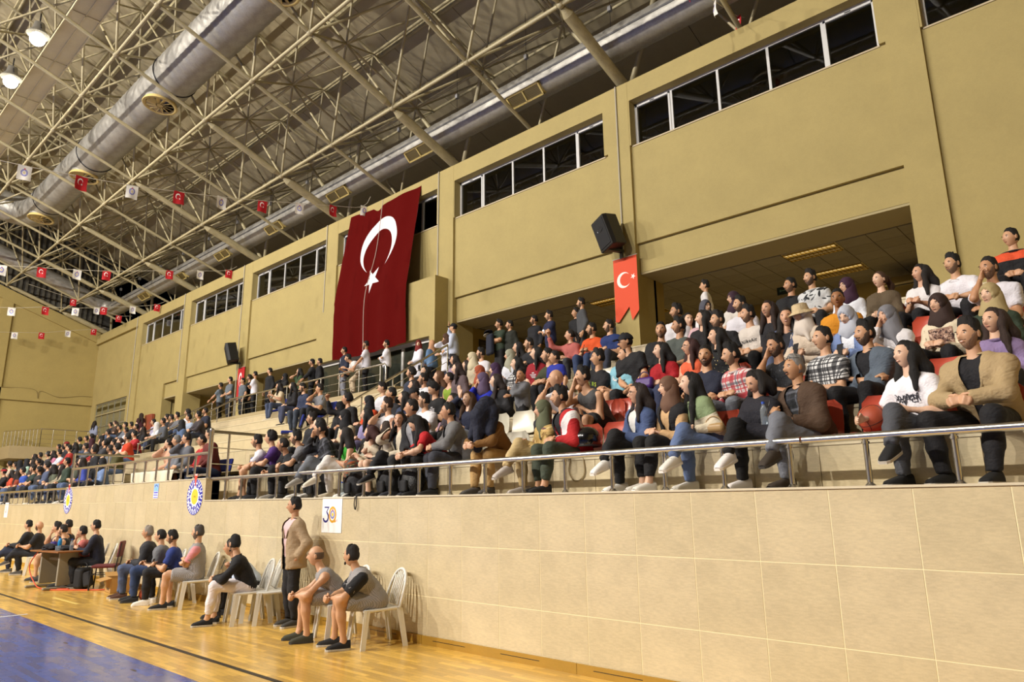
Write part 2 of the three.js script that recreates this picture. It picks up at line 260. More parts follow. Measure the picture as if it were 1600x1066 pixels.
// ------------------------------------------------------------------ triple-layer space truss
{
  const nrm = V(0, 1, -SLOPE).normalize(), NX = 18, NJ = 9, xAt = i => 4.12 - MODX * i; // i=2 -> -2.44
  const B = (i, j) => V(xAt(i), EAVE + SLOPE * MODZ * j, ZE + MODZ * j);
  const Mid = (i, j) => B(i, j).add(B(i + 1, j + 1)).multiplyScalar(.5).addScaledVector(nrm, 2.3);
  const T = (i, j) => B(i, j).addScaledVector(nrm, 4.5);
  const list = [], nodes = [];
  const add = (a, b, r, taper) => list.push({ a, b, r, taper });
  for (let i = 0; i < NX; i++) for (let j = 0; j <= NJ; j++) {
    if (i > 16) continue;
    const heavy = i % 2 === 0;
    if (i < 16 && j > 0) add(B(i, j), B(i + 1, j), .055);
    if (j < NJ) add(B(i, j), B(i, j + 1), j === 0 ? (heavy ? .15 : .06) : j === 1 && heavy ? .105 : .06, heavy && j < 2);
    nodes.push([B(i, j), .1]);
    if (i < 16) add(T(i, j), T(i + 1, j), .05);
    if (j < NJ) add(T(i, j), T(i, j + 1), .05);
    if (i < 16 && j < NJ) {
      const m = Mid(i, j); nodes.push([m, .085]);
      for (const [di, dj] of [[0, 0], [1, 0], [0, 1], [1, 1]]) { add(B(i + di, j + dj), m, (j === 0 && dj === 0 && (i + di) % 2 === 0) ? .075 : .038); add(m, T(i + di, j + dj), .034); }
      if (i < 15) add(m, Mid(i + 1, j), .045); if (j < NJ - 1) add(m, Mid(i, j + 1), .045);
    }
    nodes.push([T(i, j), .08]);
  }
  const t = thing('roof_truss', 'cream-painted tubular space truss spanning under the whole hall roof', 'roof truss');
  camera.updateMatrixWorld(); const cp = camera.position, fw = V(0, 0, -1).applyQuaternion(camera.quaternion);
  const geoOf = m => { const d = m.b.clone().sub(m.a), L = d.length(); d.normalize(); const a = m.a.clone().addScaledVector(d, .09), b = m.b.clone().addScaledVector(d, -.09);
    if (!m.taper) return bar(a.toArray(), b.toArray(), m.r, 7);
    const e = Math.min(.22, L * .1), a2 = a.clone().addScaledVector(d, e), b2 = b.clone().addScaledVector(d, -e);
    return merged([bar(a2.toArray(), b2.toArray(), m.r, 12), bar(a.toArray(), a2.toArray(), m.r * .45, 12, m.r), bar(b2.toArray(), b.toArray(), m.r, 12, m.r * .45)]); };
  // how large a member shows: radius x length over squared distance, zero outside the view
  camera.aspect = 1600 / 1066; camera.updateProjectionMatrix();
  const inView = p => { const q = p.clone().project(camera); return q.z < 1 && Math.abs(q.x) < 1.15 && Math.abs(q.y) < 1.15; };
  for (const m of list) { const c = m.a.clone().add(m.b).multiplyScalar(.5), dist = c.distanceTo(cp); m.size = (inView(m.a) || inView(m.b) || inView(c)) ? m.r * m.a.distanceTo(m.b) / (dist * dist) : 0; }
  list.sort((p, q) => q.size - p.size);
  list.slice(0, 300).forEach(m => part(t, 'truss_tube', geoOf(m), mat.trussPaint));
  const rest = part(t, 'small_truss_tubes', merged(list.slice(300).map(geoOf)), mat.trussPaint); rest.userData.kind = 'stuff';
  const ball = new THREE.IcosahedronGeometry(1, 1), ballM = M('#a59a78', .5);
  const small = [];
  nodes.forEach(([p, r]) => { const d = p.distanceTo(cp); if (inView(p) && r > .09 && d < 40) { const m = part(t, 'node_ball', ball, ballM); m.position.copy(p); m.scale.setScalar(r); } else small.push(ball.clone().scale(r, r, r).translate(p.x, p.y, p.z)); });
  const sb = part(t, 'small_node_balls', merged(small), ballM); sb.userData.kind = 'stuff';
}
// ------------------------------------------------------------------ spiral ducts
function spiralDuct(path, r, seg, pitch) {              // tube with raised spiral seam, built as ribbed sections
  const curve = new THREE.CurvePath(); for (const c of path) curve.add(c);
  const L = curve.getLength(), n = seg, rad = 28, pos = [], idx = [], uv = [];
  let prev = null; let N = V(0, 1, 0);
  for (let i = 0; i <= n; i++) {
    const u = i / n, p = curve.getPointAt(u), tg = curve.getTangentAt(u);
    N = N.clone().sub(tg.clone().multiplyScalar(N.dot(tg))).normalize(); const Bn = tg.clone().cross(N);
    const rr = r * (i % 4 === 0 ? 1.016 : 1);
    for (let k = 0; k <= rad; k++) { const a = k / rad * Math.PI * 2; pos.push(p.x + (N.x * Math.cos(a) + Bn.x * Math.sin(a)) * rr, p.y + (N.y * Math.cos(a) + Bn.y * Math.sin(a)) * rr, p.z + (N.z * Math.cos(a) + Bn.z * Math.sin(a)) * rr); uv.push(u * L, a * r); }
    if (i) for (let k = 0; k < rad; k++) { const a = (i - 1) * (rad + 1) + k, b = a + rad + 1; idx.push(a, b, a + 1, b, b + 1, a + 1); }
  }
  const g = new THREE.BufferGeometry(); g.setAttribute('position', new THREE.Float32BufferAttribute(pos, 3)); g.setAttribute('uv', new THREE.Float32BufferAttribute(uv, 2)); g.setIndex(idx); g.computeVertexNormals(); return g;
}
{
  const galv = M('#b4b1a6', .5, { metalness: .5, map: rep(dataTex(256, 256, (u, v) => { const f = 228 + 16 * (N32(u, v) - .5) + 22 * (N8(u, v) - .5); return [f, f, f + 3]; }), 1.1) });
  const L = (a, b) => new THREE.LineCurve3(V(...a), V(...b)); const Q = (a, b, c) => new THREE.QuadraticBezierCurve3(V(...a), V(...b), V(...c));
  const S = SLOPE;
  { // large duct with round diffusers
    const y = 15.8, z = -2, r = .72; const t = thing('air_duct', 'large galvanised spiral air duct with round diffusers, high in the truss', 'air duct');
    part(t, 'duct_body', spiralDuct([L([4, y, z], [-38, y, z]), Q([-38, y, z], [-40.4, y, z], [-40.4, y + .85, z + 2.2]), L([-40.4, y + .85, z + 2.2], [-40.4, y + 4, z + 11])], r, 620, .1), galv);
    const cream = M('#c4ad6c', .5);
    for (const x of [-23.4, -31.3, -37.6, -15.4, -7.5]) {
      const d = new THREE.Group(); d.name = 'diffuser'; d.position.set(x, y - r - .06, z + .1); d.rotation.x = -.1; t.add(d);
      part(d, 'ring', new THREE.LatheGeometry([[.52, .12], [.56, .02], [.55, 0], [.46, .0], [.44, .06]].map(q => new THREE.Vector2(...q)), 32), cream);
      part(d, 'swirl_vanes', merged([...Array(12)].map((_, k) => { const g = new THREE.BoxGeometry(.3, .012, .13); g.rotateX(.5); g.translate(.28, .03, 0); g.rotateY(k * Math.PI / 6); return g; }).concat([new THREE.CylinderGeometry(.1, .1, .05, 16).translate(0, .03, 0)])), cream);
      part(d, 'plenum', new THREE.CylinderGeometry(.45, .45, .02, 24).translate(0, .11, 0), mat.black); part(d, 'neck', new THREE.CylinderGeometry(.5, .5, .42, 28, 1, true).translate(0, .25, 0), galv);
      part(t, 'strap', new THREE.TorusGeometry(r * 1.02, .018, 6, 40).rotateY(Math.PI / 2).translate(x + .9, y, z), mat.darkMetal);
    }
  }
  { // smaller duct along the stand wall with rectangular grilles
    const y = 13.36, z = -8, r = .43; const t = thing('air_duct', 'smaller spiral air duct with rectangular grilles running along the wall top', 'air duct');
    const x = -46.2;
    part(t, 'duct_body', spiralDuct([L([6, y, z], [x + 1, y, z]), Q([x + 1, y, z], [x, y, z], [x, y + .42, z + 1]), L([x, y + .42, z + 1], [x, y + 5, z + 13.5])], r, 620, .1), galv);
    part(t, 'seam_rail', box(-45, 6, y - .035, y + .02, z + r - .02, z + r + .015), M('#77777a', .4, { metalness: .8 }));
    const cream = M('#bca868', .5);
    for (let k = 0; k < 9; k++) {
      const gx = -5.2 - k * 4.72 - (k ? 1.9 : 0); if (gx < -44) break;
      const g = new THREE.Group(); g.name = 'grille'; g.position.set(gx, y - .36, z + .28); g.rotation.x = -.75; t.add(g);
      part(g, 'frame', merged([box(-.62, .62, -.06, 0, -.2, -.15), box(-.62, .62, -.06, 0, .15, .2), box(-.62, -.57, -.06, 0, -.2, .2), box(.57, .62, -.06, 0, -.2, .2), box(-.02, .02, -.06, 0, -.2, .2), box(-.62, .62, 0, .2, -.2, .2)]), cream);
      for (let b = 0; b < 7; b++) part(g, 'blade', box(-.57, .57, -.045, -.01, -.13 + b * .04, -.122 + b * .04), M('#7a6c42', .5));
    }
    for (let k = 0; k < 15; k++) { const hx = -3 - k * 3; part(t, 'hanger_wire', bar([hx, y + r, z], [hx, y + 2.6, z], .008, 4), mat.darkMetal); part(t, 'hanger_clip', box(hx - .05, hx + .05, y + 1.05, y + 1.2, z - .05, z + .05), M('#a8a8aa', .4, { metalness: .6 })); }
  }
}
// ------------------------------------------------------------------ lighting gantry with floodlights
{
  const y = 16.35, t = thing('lighting_gantry', 'wide cream sheet-metal gantry along the upper truss beside the floodlights', 'gantry');
  const gm = M('#ddd0a6', .5, { map: rep(plasterTex, 1.4) });
  for (let k = 0; k < 18; k++) { const x0 = -48.4 + k * MODX; part(t, 'tray_panel', box(x0 + .01, x0 + MODX - .01, y, y + .05, .5, .87), gm); part(t, 'tray_panel', box(x0 + .01, x0 + MODX - .01, y, y + .05, .89, 1.26), gm); part(t, 'cross_rib', box(x0 - .03, x0 + .03, y - .03, y + .02, .48, 1.28), gm); }
  part(t, 'edge_flange', box(-48.4, 10, y - .05, y + .12, 1.26, 1.3), gm); part(t, 'edge_flange', box(-48.4, 10, y - .05, y + .12, .46, .5), gm); part(t, 'centre_ridge', box(-48.4, 10, y - .03, y, .865, .895), gm);
  const glow = new THREE.MeshStandardMaterial({ color: '#ffffff', emissive: '#fff6e2', emissiveIntensity: 110 });
  const lamp = (x, yy, z, power, label) => {
    const o = thing('floodlight', label, 'floodlight', [x, yy, z], 0, 'roof floodlights');
    part(o, 'housing', new THREE.LatheGeometry([[.08, .42], [.14, .4], [.17, .2], [.3, .02], [.31, 0]].map(q => new THREE.Vector2(...q)), 24), M('#8c8a84', .4, { metalness: .7 }));
    part(o, 'lens', new THREE.SphereGeometry(.21, 24, 16).translate(0, -.14, 0), glow);
    part(o, 'bracket', merged([bar([0, .4, 0], [0, .75, 0], .02), bar([-.3, .1, 0], [0, .5, 0], .015), bar([.3, .1, 0], [0, .5, 0], .015)]), mat.darkMetal);
    const l = new THREE.SpotLight('#fff7ec', power, 0, 1.32, .35, 2); l.position.set(0, -.38, 0); l.target.position.set(0, -10, z > 10 ? -15 : -5); l.castShadow = true; l.shadow.radius = 12; l.shadow.camera.near = .1; l.shadow.camera.far = 70; l.shadow.mapSize.set(1024, 1024); o.add(l); o.add(l.target);
  };
  const W = ['second from the far end on the near gantry', 'third from the far end on the near gantry', 'fourth from the far end on the near gantry', 'lower of the two floodlights at the top left corner', 'upper of the two floodlights at the top left corner'];
  [-36.3, -33.05, -29.75].forEach((x, i) => lamp(x, 15.75, 1.79, LAMP_POWER, 'round floodlight, ' + W[i]));
  lamp(-26.5, 15.75, 1.79, LAMP_POWER, 'glaring round floodlight, ' + W[3]); lamp(-23.28, 15.75, 1.8, LAMP_POWER, 'glaring round floodlight, ' + W[4]);
  [-36, -28.5, -21, -13.5, -6].forEach((x, i) => lamp(x, 17.6, 21, FAR_POWER, 'round floodlight over the far half of the court, ' + ['first', 'second', 'third', 'fourth', 'fifth'][i] + ' from the end wall'));
}
// ------------------------------------------------------------------ flags
function star(c, x, y, R, rot) { c.beginPath(); for (let k = 0; k < 10; k++) { const a = rot + k * Math.PI / 5, r = k % 2 ? R * .382 : R; c.lineTo(x + Math.cos(a) * r, y + Math.sin(a) * r); } c.closePath(); c.fill(); }
function crescent(c, x, y, R, dir, bg, fg) { c.fillStyle = fg; c.beginPath(); c.arc(x, y, R, 0, 7); c.fill(); c.fillStyle = bg; c.beginPath(); c.arc(x + Math.cos(dir) * R * .25, y + Math.sin(dir) * R * .25, R * .8, 0, 7); c.fill(); c.fillStyle = fg; }
function emblem(c, x, y, R, gold) {                      // round blue gear-like crest with yellow heart and red wedge
  c.save(); c.translate(x, y); c.fillStyle = '#ffffff'; c.beginPath(); c.arc(0, 0, R, 0, 7); c.fill();
  for (let k = 0; k < 28; k++) { c.save(); c.rotate(k * Math.PI / 14); c.fillStyle = '#2a2ba0'; c.fillRect(-R * .07, -R * .97, R * .14, R * (k % 2 ? .2 : .34)); c.fillRect(-R * .03, -R * .7, R * .11, R * (k % 3 ? .18 : .1)); c.restore(); }
  c.strokeStyle = '#2a2ba0'; c.lineWidth = R * .03; c.beginPath(); c.arc(0, 0, R * .98, 0, 7); c.stroke();
  c.fillStyle = gold; c.beginPath(); c.arc(0, 0, R * .43, 0, 7); c.fill();
  c.restore();
}
const flagRedTex = canvasTex(256, 256, c => { c.fillStyle = '#b3121c'; c.fillRect(0, 0, 256, 256); crescent(c, 110, 96, 56, 0.9, '#b3121c', '#f2ece6'); star(c, 152, 138, 24, .3); });
const flagWhiteTex = canvasTex(256, 256, c => { c.fillStyle = '#e9e6dc'; c.fillRect(0, 0, 256, 256); emblem(c, 128, 120, 66, '#d9c9a0'); c.fillStyle = '#d0402c'; c.beginPath(); c.moveTo(112, 44); c.lineTo(146, 44); c.lineTo(129, 76); c.fill(); });
function clothGeo(w, h, nx, ny, fn, th = .003) {          // hanging cloth: two skins with thickness; fn gives wave depth
  const g = new THREE.BoxGeometry(w, h, th, nx, ny, 1); const p = g.attributes.position; for (let i = 0; i < p.count; i++) { const u = p.getX(i) / w + .5, v = .5 - p.getY(i) / h; p.setZ(i, p.getZ(i) + fn(u, v)); } g.computeVertexNormals(); return g;
}
{
  const red = M('#ffffff', .8, { map: flagRedTex }), whi = M('#ffffff', .8, { map: flagWhiteTex });
  const cordM = M('#c9c2ac', .7), g0 = [0, 1, 2].map(s => clothGeo(.3, .39, 6, 6, (u, v) => .03 * Math.sin(u * 5 + s * 2) * v + .015 * Math.sin(v * 6 + s)).translate(0, -.195, 0));
  const ord = ['nearest the wall', 'second from the wall', 'third from the wall', 'fourth from the wall', 'fifth from the wall', 'sixth from the wall', 'seventh from the wall', 'eighth from the wall', 'ninth from the wall', 'tenth from the wall'];
  const strings = [
    [-20, 'the line ending at the big red flag', [[12.5, -8.3], [12.05, -8.05, 0], [11.65, -6.74, 1], [11.33, -5.46, 0], [11.0, -4.15, 1], [10.7, -2.83, 0], [10.45, -1.57, 1], [10.22, -.31, 0], [10.05, .94, 1], [9.9, 2.2, 0], [9.8, 3.6]]],
    [-30.4, 'the line ending near the far loudspeaker', [[12.3, -8.3], [12.05, -7.95, 1], [11.7, -6.65, 0], [11.4, -5.35, 1], [10.8, -2.92, 1], [10.6, -1.88, 0], [10.4, -.7, 1], [10.2, .55, 0], [10, 2.4]]],
    [-38.6, 'the line right of the end wall corner', [[12.3, -8.3], [12.05, -7.9, 1], [11.7, -6.7, 0], [11.38, -5.35, 1], [11.1, -4.1, 0], [10.9, -2.83, 1], [10.6, -1.5, 0], [10.3, 1]]],
    [-48, 'the line hanging before the end wall', [[12.5, -8.3], [12.3, -7.66, 1], [11.95, -6.27, 0], [11.6, -4.93, 1], [11.4, -3.6, 0], [11, -1]]],
    [-5.8, 'the line at the upper right window', [[12.9, -9], [12.72, -8.62, 1], [12.4, -7.35, 0], [12.05, -6.06, 1], [11.6, -4.2]]],
    [-43.5, 'the line rising at the far roof corner', [[12.4, -8.3], [12.3, -7.6, 1], [12.55, -6.4, 0], [12.8, -5.2, 1], [13.2, -3]]]];
  for (const [x, nm, pts] of strings) {
    solo('bunting_line', tube(pts.map(p => [x, p[0] + .17, p[1]]), .009, 40, 4), cordM, 'bunting cord, ' + nm, 'cord', 'bunting cords');
    let k = 0; for (const p of pts) if (p.length > 2) { const m = solo('bunting_flag', g0[k % 3], p[2] ? red : whi, (p[2] ? 'red flag, ' : 'white flag, ') + ord[k] + ' on ' + nm, 'flag', 'bunting flags'); m.position.set(x, p[0] + .17, p[1]); m.rotation.y = Math.PI / 2 + (k * 1.7 % 1 - .5) * .35; if (x === -5.8) { m.rotation.y = Math.PI / 2 + 1.1 - k * .4; m.scale.x = .55; } k++; }
  }
  // the very big flag: hangs from the wall top, falls in front of the door box
  const bigTex = canvasTex(1024, 1400, (c, w, h) => { c.fillStyle = '#540806'; c.fillRect(0, 0, w, h); c.save(); crescent(c, w * .52, h * .30, w * .265, Math.PI / 2, '#540806', '#e2dde0'); star(c, w * .50, h * .535, w * .125, Math.PI * .52); c.restore(); });
  const W = 3.95, Hh = 5.55, g = new THREE.BoxGeometry(W, Hh, .004, 40, 44, 1), p = g.attributes.position;
  for (let i = 0; i < p.count; i++) { const u = p.getX(i) / W + .5, v = .5 - p.getY(i) / Hh; const drop = v < .65 ? v / .65 : 1; const fold = .035 * Math.sin(u * 26 + v * 2) * (.3 + .7 * v) + .05 * Math.sin(u * 9 + 1.3) * (v < .65 ? 1 : .4) + .02 * noise.noise(u * 9, v * 7, 3); p.setZ(i, p.getZ(i) + drop * .66 + fold); p.setX(i, p.getX(i) + .3 * (v - .5) * (v < .7 ? 1 : .6) * .9); p.setY(i, p.getY(i) - .05 * Math.sin(u * Math.PI)); }
  g.computeVertexNormals(); g.translate(-18.72, 12.02 - Hh / 2, -8.1);
  const fl = thing('wall_flag', 'very large red flag with white crescent and star hung over the doorway', 'flag');
  part(fl, 'cloth', g, new THREE.MeshPhysicalMaterial({ color: '#ffffff', roughness: .95, specularIntensity: .15, map: bigTex })); part(fl, 'halyard', tube([[-18.75, 12.05, -7.95], [-18.72, 10, -7.7], [-18.7, 8.4, -7.3], [-18.68, 6.5, -7.28]], .012, 20, 5), M('#b9a99c', .7));
  // orange-red banner with forked tail on the column
  const banTex = canvasTex(384, 896, (c, w, h) => { c.fillStyle = '#d8481f'; c.fillRect(0, 0, w, h); crescent(c, w * .42, h * .35, w * .29, -.05, '#d8481f', '#f0e6df'); star(c, w * .82, h * .325, w * .115, .2); });
  const forked = (w, h, notch, tex, pos, label) => {
    const s = new THREE.Shape(); s.moveTo(-w / 2, 0); s.lineTo(w / 2, 0); s.lineTo(w / 2, -h * .86); s.lineTo(w * .2, -h); s.lineTo(w * .1, -h * notch); s.lineTo(-w * .36, -h * .99); s.lineTo(-w / 2, -h * .98); s.closePath();
    const e = new THREE.ExtrudeGeometry(s, { depth: .004, bevelEnabled: false, curveSegments: 4 }), q = e.attributes.position, uv = e.attributes.uv; for (let i = 0; i < q.count; i++) uv.setXY(i, q.getX(i) / w + .5, 1 + q.getY(i) / h);
    const o = thing('wall_banner', label, 'banner', pos, 0, 'wall banners'); part(o, 'cloth', e, M('#ffffff', .7, { map: tex })); part(o, 'top_rod', bar([-w / 2 - .02, .01, 0], [w / 2 + .02, .01, 0], .015, 8), M('#b9b4a4', .5)); return o;
  };
  forked(.68, 1.62, .78, banTex, [-8.98, 7.46, -8.08], 'orange-red forked banner with white crescent and star on the near column');
  forked(.6, 1.4, .8, flagRedTex, [-28.7, 7.42, -8.08], 'dark red banner with white crescent on the column by the guards');
}
// ------------------------------------------------------------------ loudspeakers, signs, posters on walls
{
  const spk = (pos, ry, label) => {
    const o = thing('loudspeaker', label, 'loudspeaker', pos, ry, 'wall loudspeakers'); const tilt = new THREE.Group(); tilt.name = 'cabinet'; tilt.rotation.set(.22, 0, .2); o.add(tilt);
    const s = new THREE.Shape(); s.moveTo(-.2, -.2); s.lineTo(-.26, .12); s.lineTo(-.24, .2); s.lineTo(.24, .2); s.lineTo(.26, .12); s.lineTo(.2, -.2); s.closePath();
    const g = new THREE.ExtrudeGeometry(s, { depth: .78, bevelEnabled: true, bevelSize: .025, bevelThickness: .025, bevelSegments: 2 }); g.rotateX(-Math.PI / 2); g.translate(0, -.39, 0); g.rotateY(Math.PI);
    part(tilt, 'enclosure', g, mat.black); const gr = rbox(.44, .7, .03, .06, 3); gr.translate(0, 0, .225); part(tilt, 'grille', gr, M('#1a1a1c', .8));
    const horn = new THREE.LatheGeometry([[.02, -.05], [.05, 0], [.09, .035]].map(q => new THREE.Vector2(...q)), 20); horn.rotateX(Math.PI / 2); horn.scale(1.3, .6, 1); horn.translate(0, .1, .215); part(tilt, 'horn', horn, M('#77767a', .3, { metalness: .6 }));
    part(o, 'wall_bracket', merged([box(-.05, .05, -.45, -.38, -.4, .05), box(-.06, .06, -.6, -.3, -.36, -.33), bar([0, -.42, 0], [0, -.3, .05], .03)]), mat.black);
  };
  spk([-9.12, 8.02, -7.66], -.35, 'black wall loudspeaker above the orange-red banner'); spk([-28.85, 8.0, -7.66], -.35, 'black wall loudspeaker above the guards');
  const plate = (name, x, y, z, w, h, tex, label, cat, ry = 0, d = .006) => { const g = new THREE.BoxGeometry(w, h, d); const m = solo(name, g, [mat.pvc, mat.pvc, mat.pvc, mat.pvc, M('#ffffff', .5, { map: tex }), mat.pvc], label, cat); m.position.set(x, y, z); m.rotation.y = ry; return m; };
  plate('poster', -8.9, 1.49, .004, .5, .5, canvasTex(512, 512, c => {
    c.fillStyle = '#f4f3f2'; c.fillRect(0, 0, 512, 512); c.strokeStyle = '#2b2576'; c.lineWidth = 19; c.beginPath(); c.moveTo(58, 150); c.lineTo(168, 150); c.lineTo(112, 226); c.stroke(); c.lineWidth = 30; c.beginPath(); c.arc(100, 290, 66, -1.2, 2.9); c.stroke();
    c.strokeStyle = '#e0a52c'; c.lineWidth = 34; c.beginPath(); c.ellipse(275, 255, 82, 100, 0, 0, 7); c.stroke(); c.fillStyle = '#e0a52c'; c.fillRect(285, 338, 75, 26); emblem(c, 275, 252, 62, '#e6c33c'); c.fillStyle = '#d0402c'; c.beginPath(); c.moveTo(258, 178); c.lineTo(292, 178); c.lineTo(275, 214); c.fill();
    c.fillStyle = '#cc2c3c'; c.font = 'italic 44px serif'; c.fillText('yıl', 350, 352);
  }), 'white poster with navy and gold number 30 and crest on the tiled wall', 'poster');
  const crestTex = canvasTex(512, 640, c => {
    c.clearRect(0, 0, 512, 640); emblem(c, 256, 372, 250, '#e9c93c'); c.fillStyle = '#d8412c'; c.beginPath(); c.moveTo(190, 20); c.lineTo(322, 20); c.lineTo(256, 250); c.fill(); c.fillStyle = '#fff'; c.font = 'bold 40px sans-serif'; c.textAlign = 'center'; c.fillText('1992', 256, 84); c.fillStyle = '#7a6a1c'; c.font = 'bold 34px sans-serif'; c.fillText('1992', 256, 384);
    c.fillStyle = '#ffffff'; c.font = 'bold 54px sans-serif'; const s = 'ÜNİVERSİTESİ'; for (let i = 0; i < s.length; i++) { c.save(); c.translate(256, 372); c.rotate(Math.PI * .62 - i * .205); c.translate(0, 205); c.fillText(s[i], 0, 20); c.restore(); }
  });
  const crestShape = () => { const s = new THREE.Shape(); s.absarc(0, 0, .335, 0, Math.PI * 2); const g = new THREE.ExtrudeGeometry(s, { depth: .006, bevelEnabled: false, curveSegments: 40 }), q = g.attributes.position, uv = g.attributes.uv; for (let i = 0; i < q.count; i++) uv.setXY(i, .5 + q.getX(i) / .686, (640 - 372) / 640 + q.getY(i) / .8575); return g; };
  const wedge = () => { const s = new THREE.Shape(); s.moveTo(-.085, .42); s.lineTo(.085, .42); s.lineTo(0, .15); s.closePath(); const g = new THREE.ExtrudeGeometry(s, { depth: .004, bevelEnabled: false }), q = g.attributes.position, uv = g.attributes.uv; for (let i = 0; i < q.count; i++) uv.setXY(i, .5 + q.getX(i) / .686, (640 - 372) / 640 + q.getY(i) / .8575); return g.translate(0, 0, .006); };
  const cm = M('#ffffff', .45, { map: crestTex });
  [[-13.5, 'blue ring crest with red wedge at the right end of the guest box'], [-21.08, 'blue ring crest with red wedge at the left end of the guest box']].forEach(([x, l]) => { const o = thing('crest_sign', l, 'sign', [x, 1.8, .002], 0, 'crests'); part(o, 'disc', crestShape(), cm); part(o, 'wedge', wedge(), cm); });
  plate('narrow_sign', -15.36, 1.94, .005, .24, .3, canvasTex(128, 256, c => { c.fillStyle = '#8fb8e6'; c.fillRect(0, 0, 128, 256); c.strokeStyle = '#2b3f86'; c.lineWidth = 14; c.beginPath(); c.arc(64, 62, 34, Math.PI, 0); c.stroke(); c.fillStyle = '#7fc0cc'; c.beginPath(); c.arc(64, 96, 26, 0, 7); c.fill(); c.fillStyle = '#e6eefa'; c.fillRect(0, 140, 128, 116); c.fillStyle = '#5a4fd0'; c.fillRect(8, 146, 112, 24); c.fillRect(8, 190, 112, 18); c.fillRect(8, 232, 112, 14); }), 'small light blue sign on the guest box front', 'sign');
  plate('paper_notice', -27.2, 1.56, .004, .42, .46, canvasTex(128, 128, c => { c.fillStyle = '#f1efea'; c.fillRect(0, 0, 128, 128); c.strokeStyle = '#8a3a3a'; c.lineWidth = 5; c.beginPath(); c.arc(60, 60, 24, 0, 4.5); c.stroke(); c.beginPath(); c.moveTo(40, 95); c.lineTo(84, 40); c.stroke(); }), 'white paper notice low at the far left of the tiled wall', 'notice');
  plate('name_plaque', -15.44, 6.55, -9.7, .6, .28, canvasTex(256, 128, c => { c.fillStyle = '#241c14'; c.fillRect(0, 0, 256, 128); c.fillStyle = '#8f8264'; c.globalAlpha = .4; for (const y of [34, 76]) for (let k = 0; k < 8; k++) c.fillRect(40 + k * 22, y, 12 + k % 3 * 3, 20); }), 'dark brown name plaque on the corridor side wall', 'sign', Math.PI / 2);
  { const o = thing('exit_sign', 'small dark green exit sign hanging in the corridor', 'sign', [-6.35, 6.75, -11.3]); part(o, 'panel', rbox(.42, .2, .03, .01), M('#10241a', .5)); part(o, 'arrow', merged([box(-.12, .04, -.012, .012, .016, .02), box(-.14, -.1, -.03, .03, .016, .02), box(.08, .16, -.06, .06, .016, .02)]), M('#5f7f66', .5)); part(o, 'hanger', bar([0, .1, 0], [0, .24, 0], .008), mat.steelDull); }
  { const o = thing('fire_cabinet', 'red fire hose cabinet on the wall by the narrow doorway', 'cabinet', [-38.6, 5.8, -8.1]); part(o, 'body', rbox(.95, .95, .16, .02), M('#8f4630', .5)); part(o, 'door', rbox(.86, .86, .02, .01).translate(0, 0, .085), M('#954a33', .5)); part(o, 'handle', rbox(.03, .14, .03, .01).translate(.34, 0, .1), mat.steelDull); }
  { const o = thing('corridor_flap', 'dark open ceiling hatch at the back of the corridor', 'hatch', [-3.6, 6.6, -12.3]); part(o, 'panel', new THREE.BoxGeometry(1.3, .03, .9).rotateX(.25), M('#1d1a15', .7)); part(o, 'frame', merged([box(-.68, .68, .08, .12, -.48, -.44), box(-.68, .68, -.12, -.08, .44, .48)]), M('#a89a70', .6)); }
  // cable stapled along the end wall
  solo('wall_cable', tube([[-48.74, 8.43, -3.4], [-48.74, 8.4, -5.2], [-48.74, 7.9, -5.35], [-48.74, 8.38, -5.4], [-48.74, 8.12, -6.4], [-48.74, 8.3, -7.6], [-48.74, 8.32, -8.2]], 0.011, 50, 5), M('#8a7a4e', .7), 'loose dark cable along the beam of the end wall', 'cable');
}
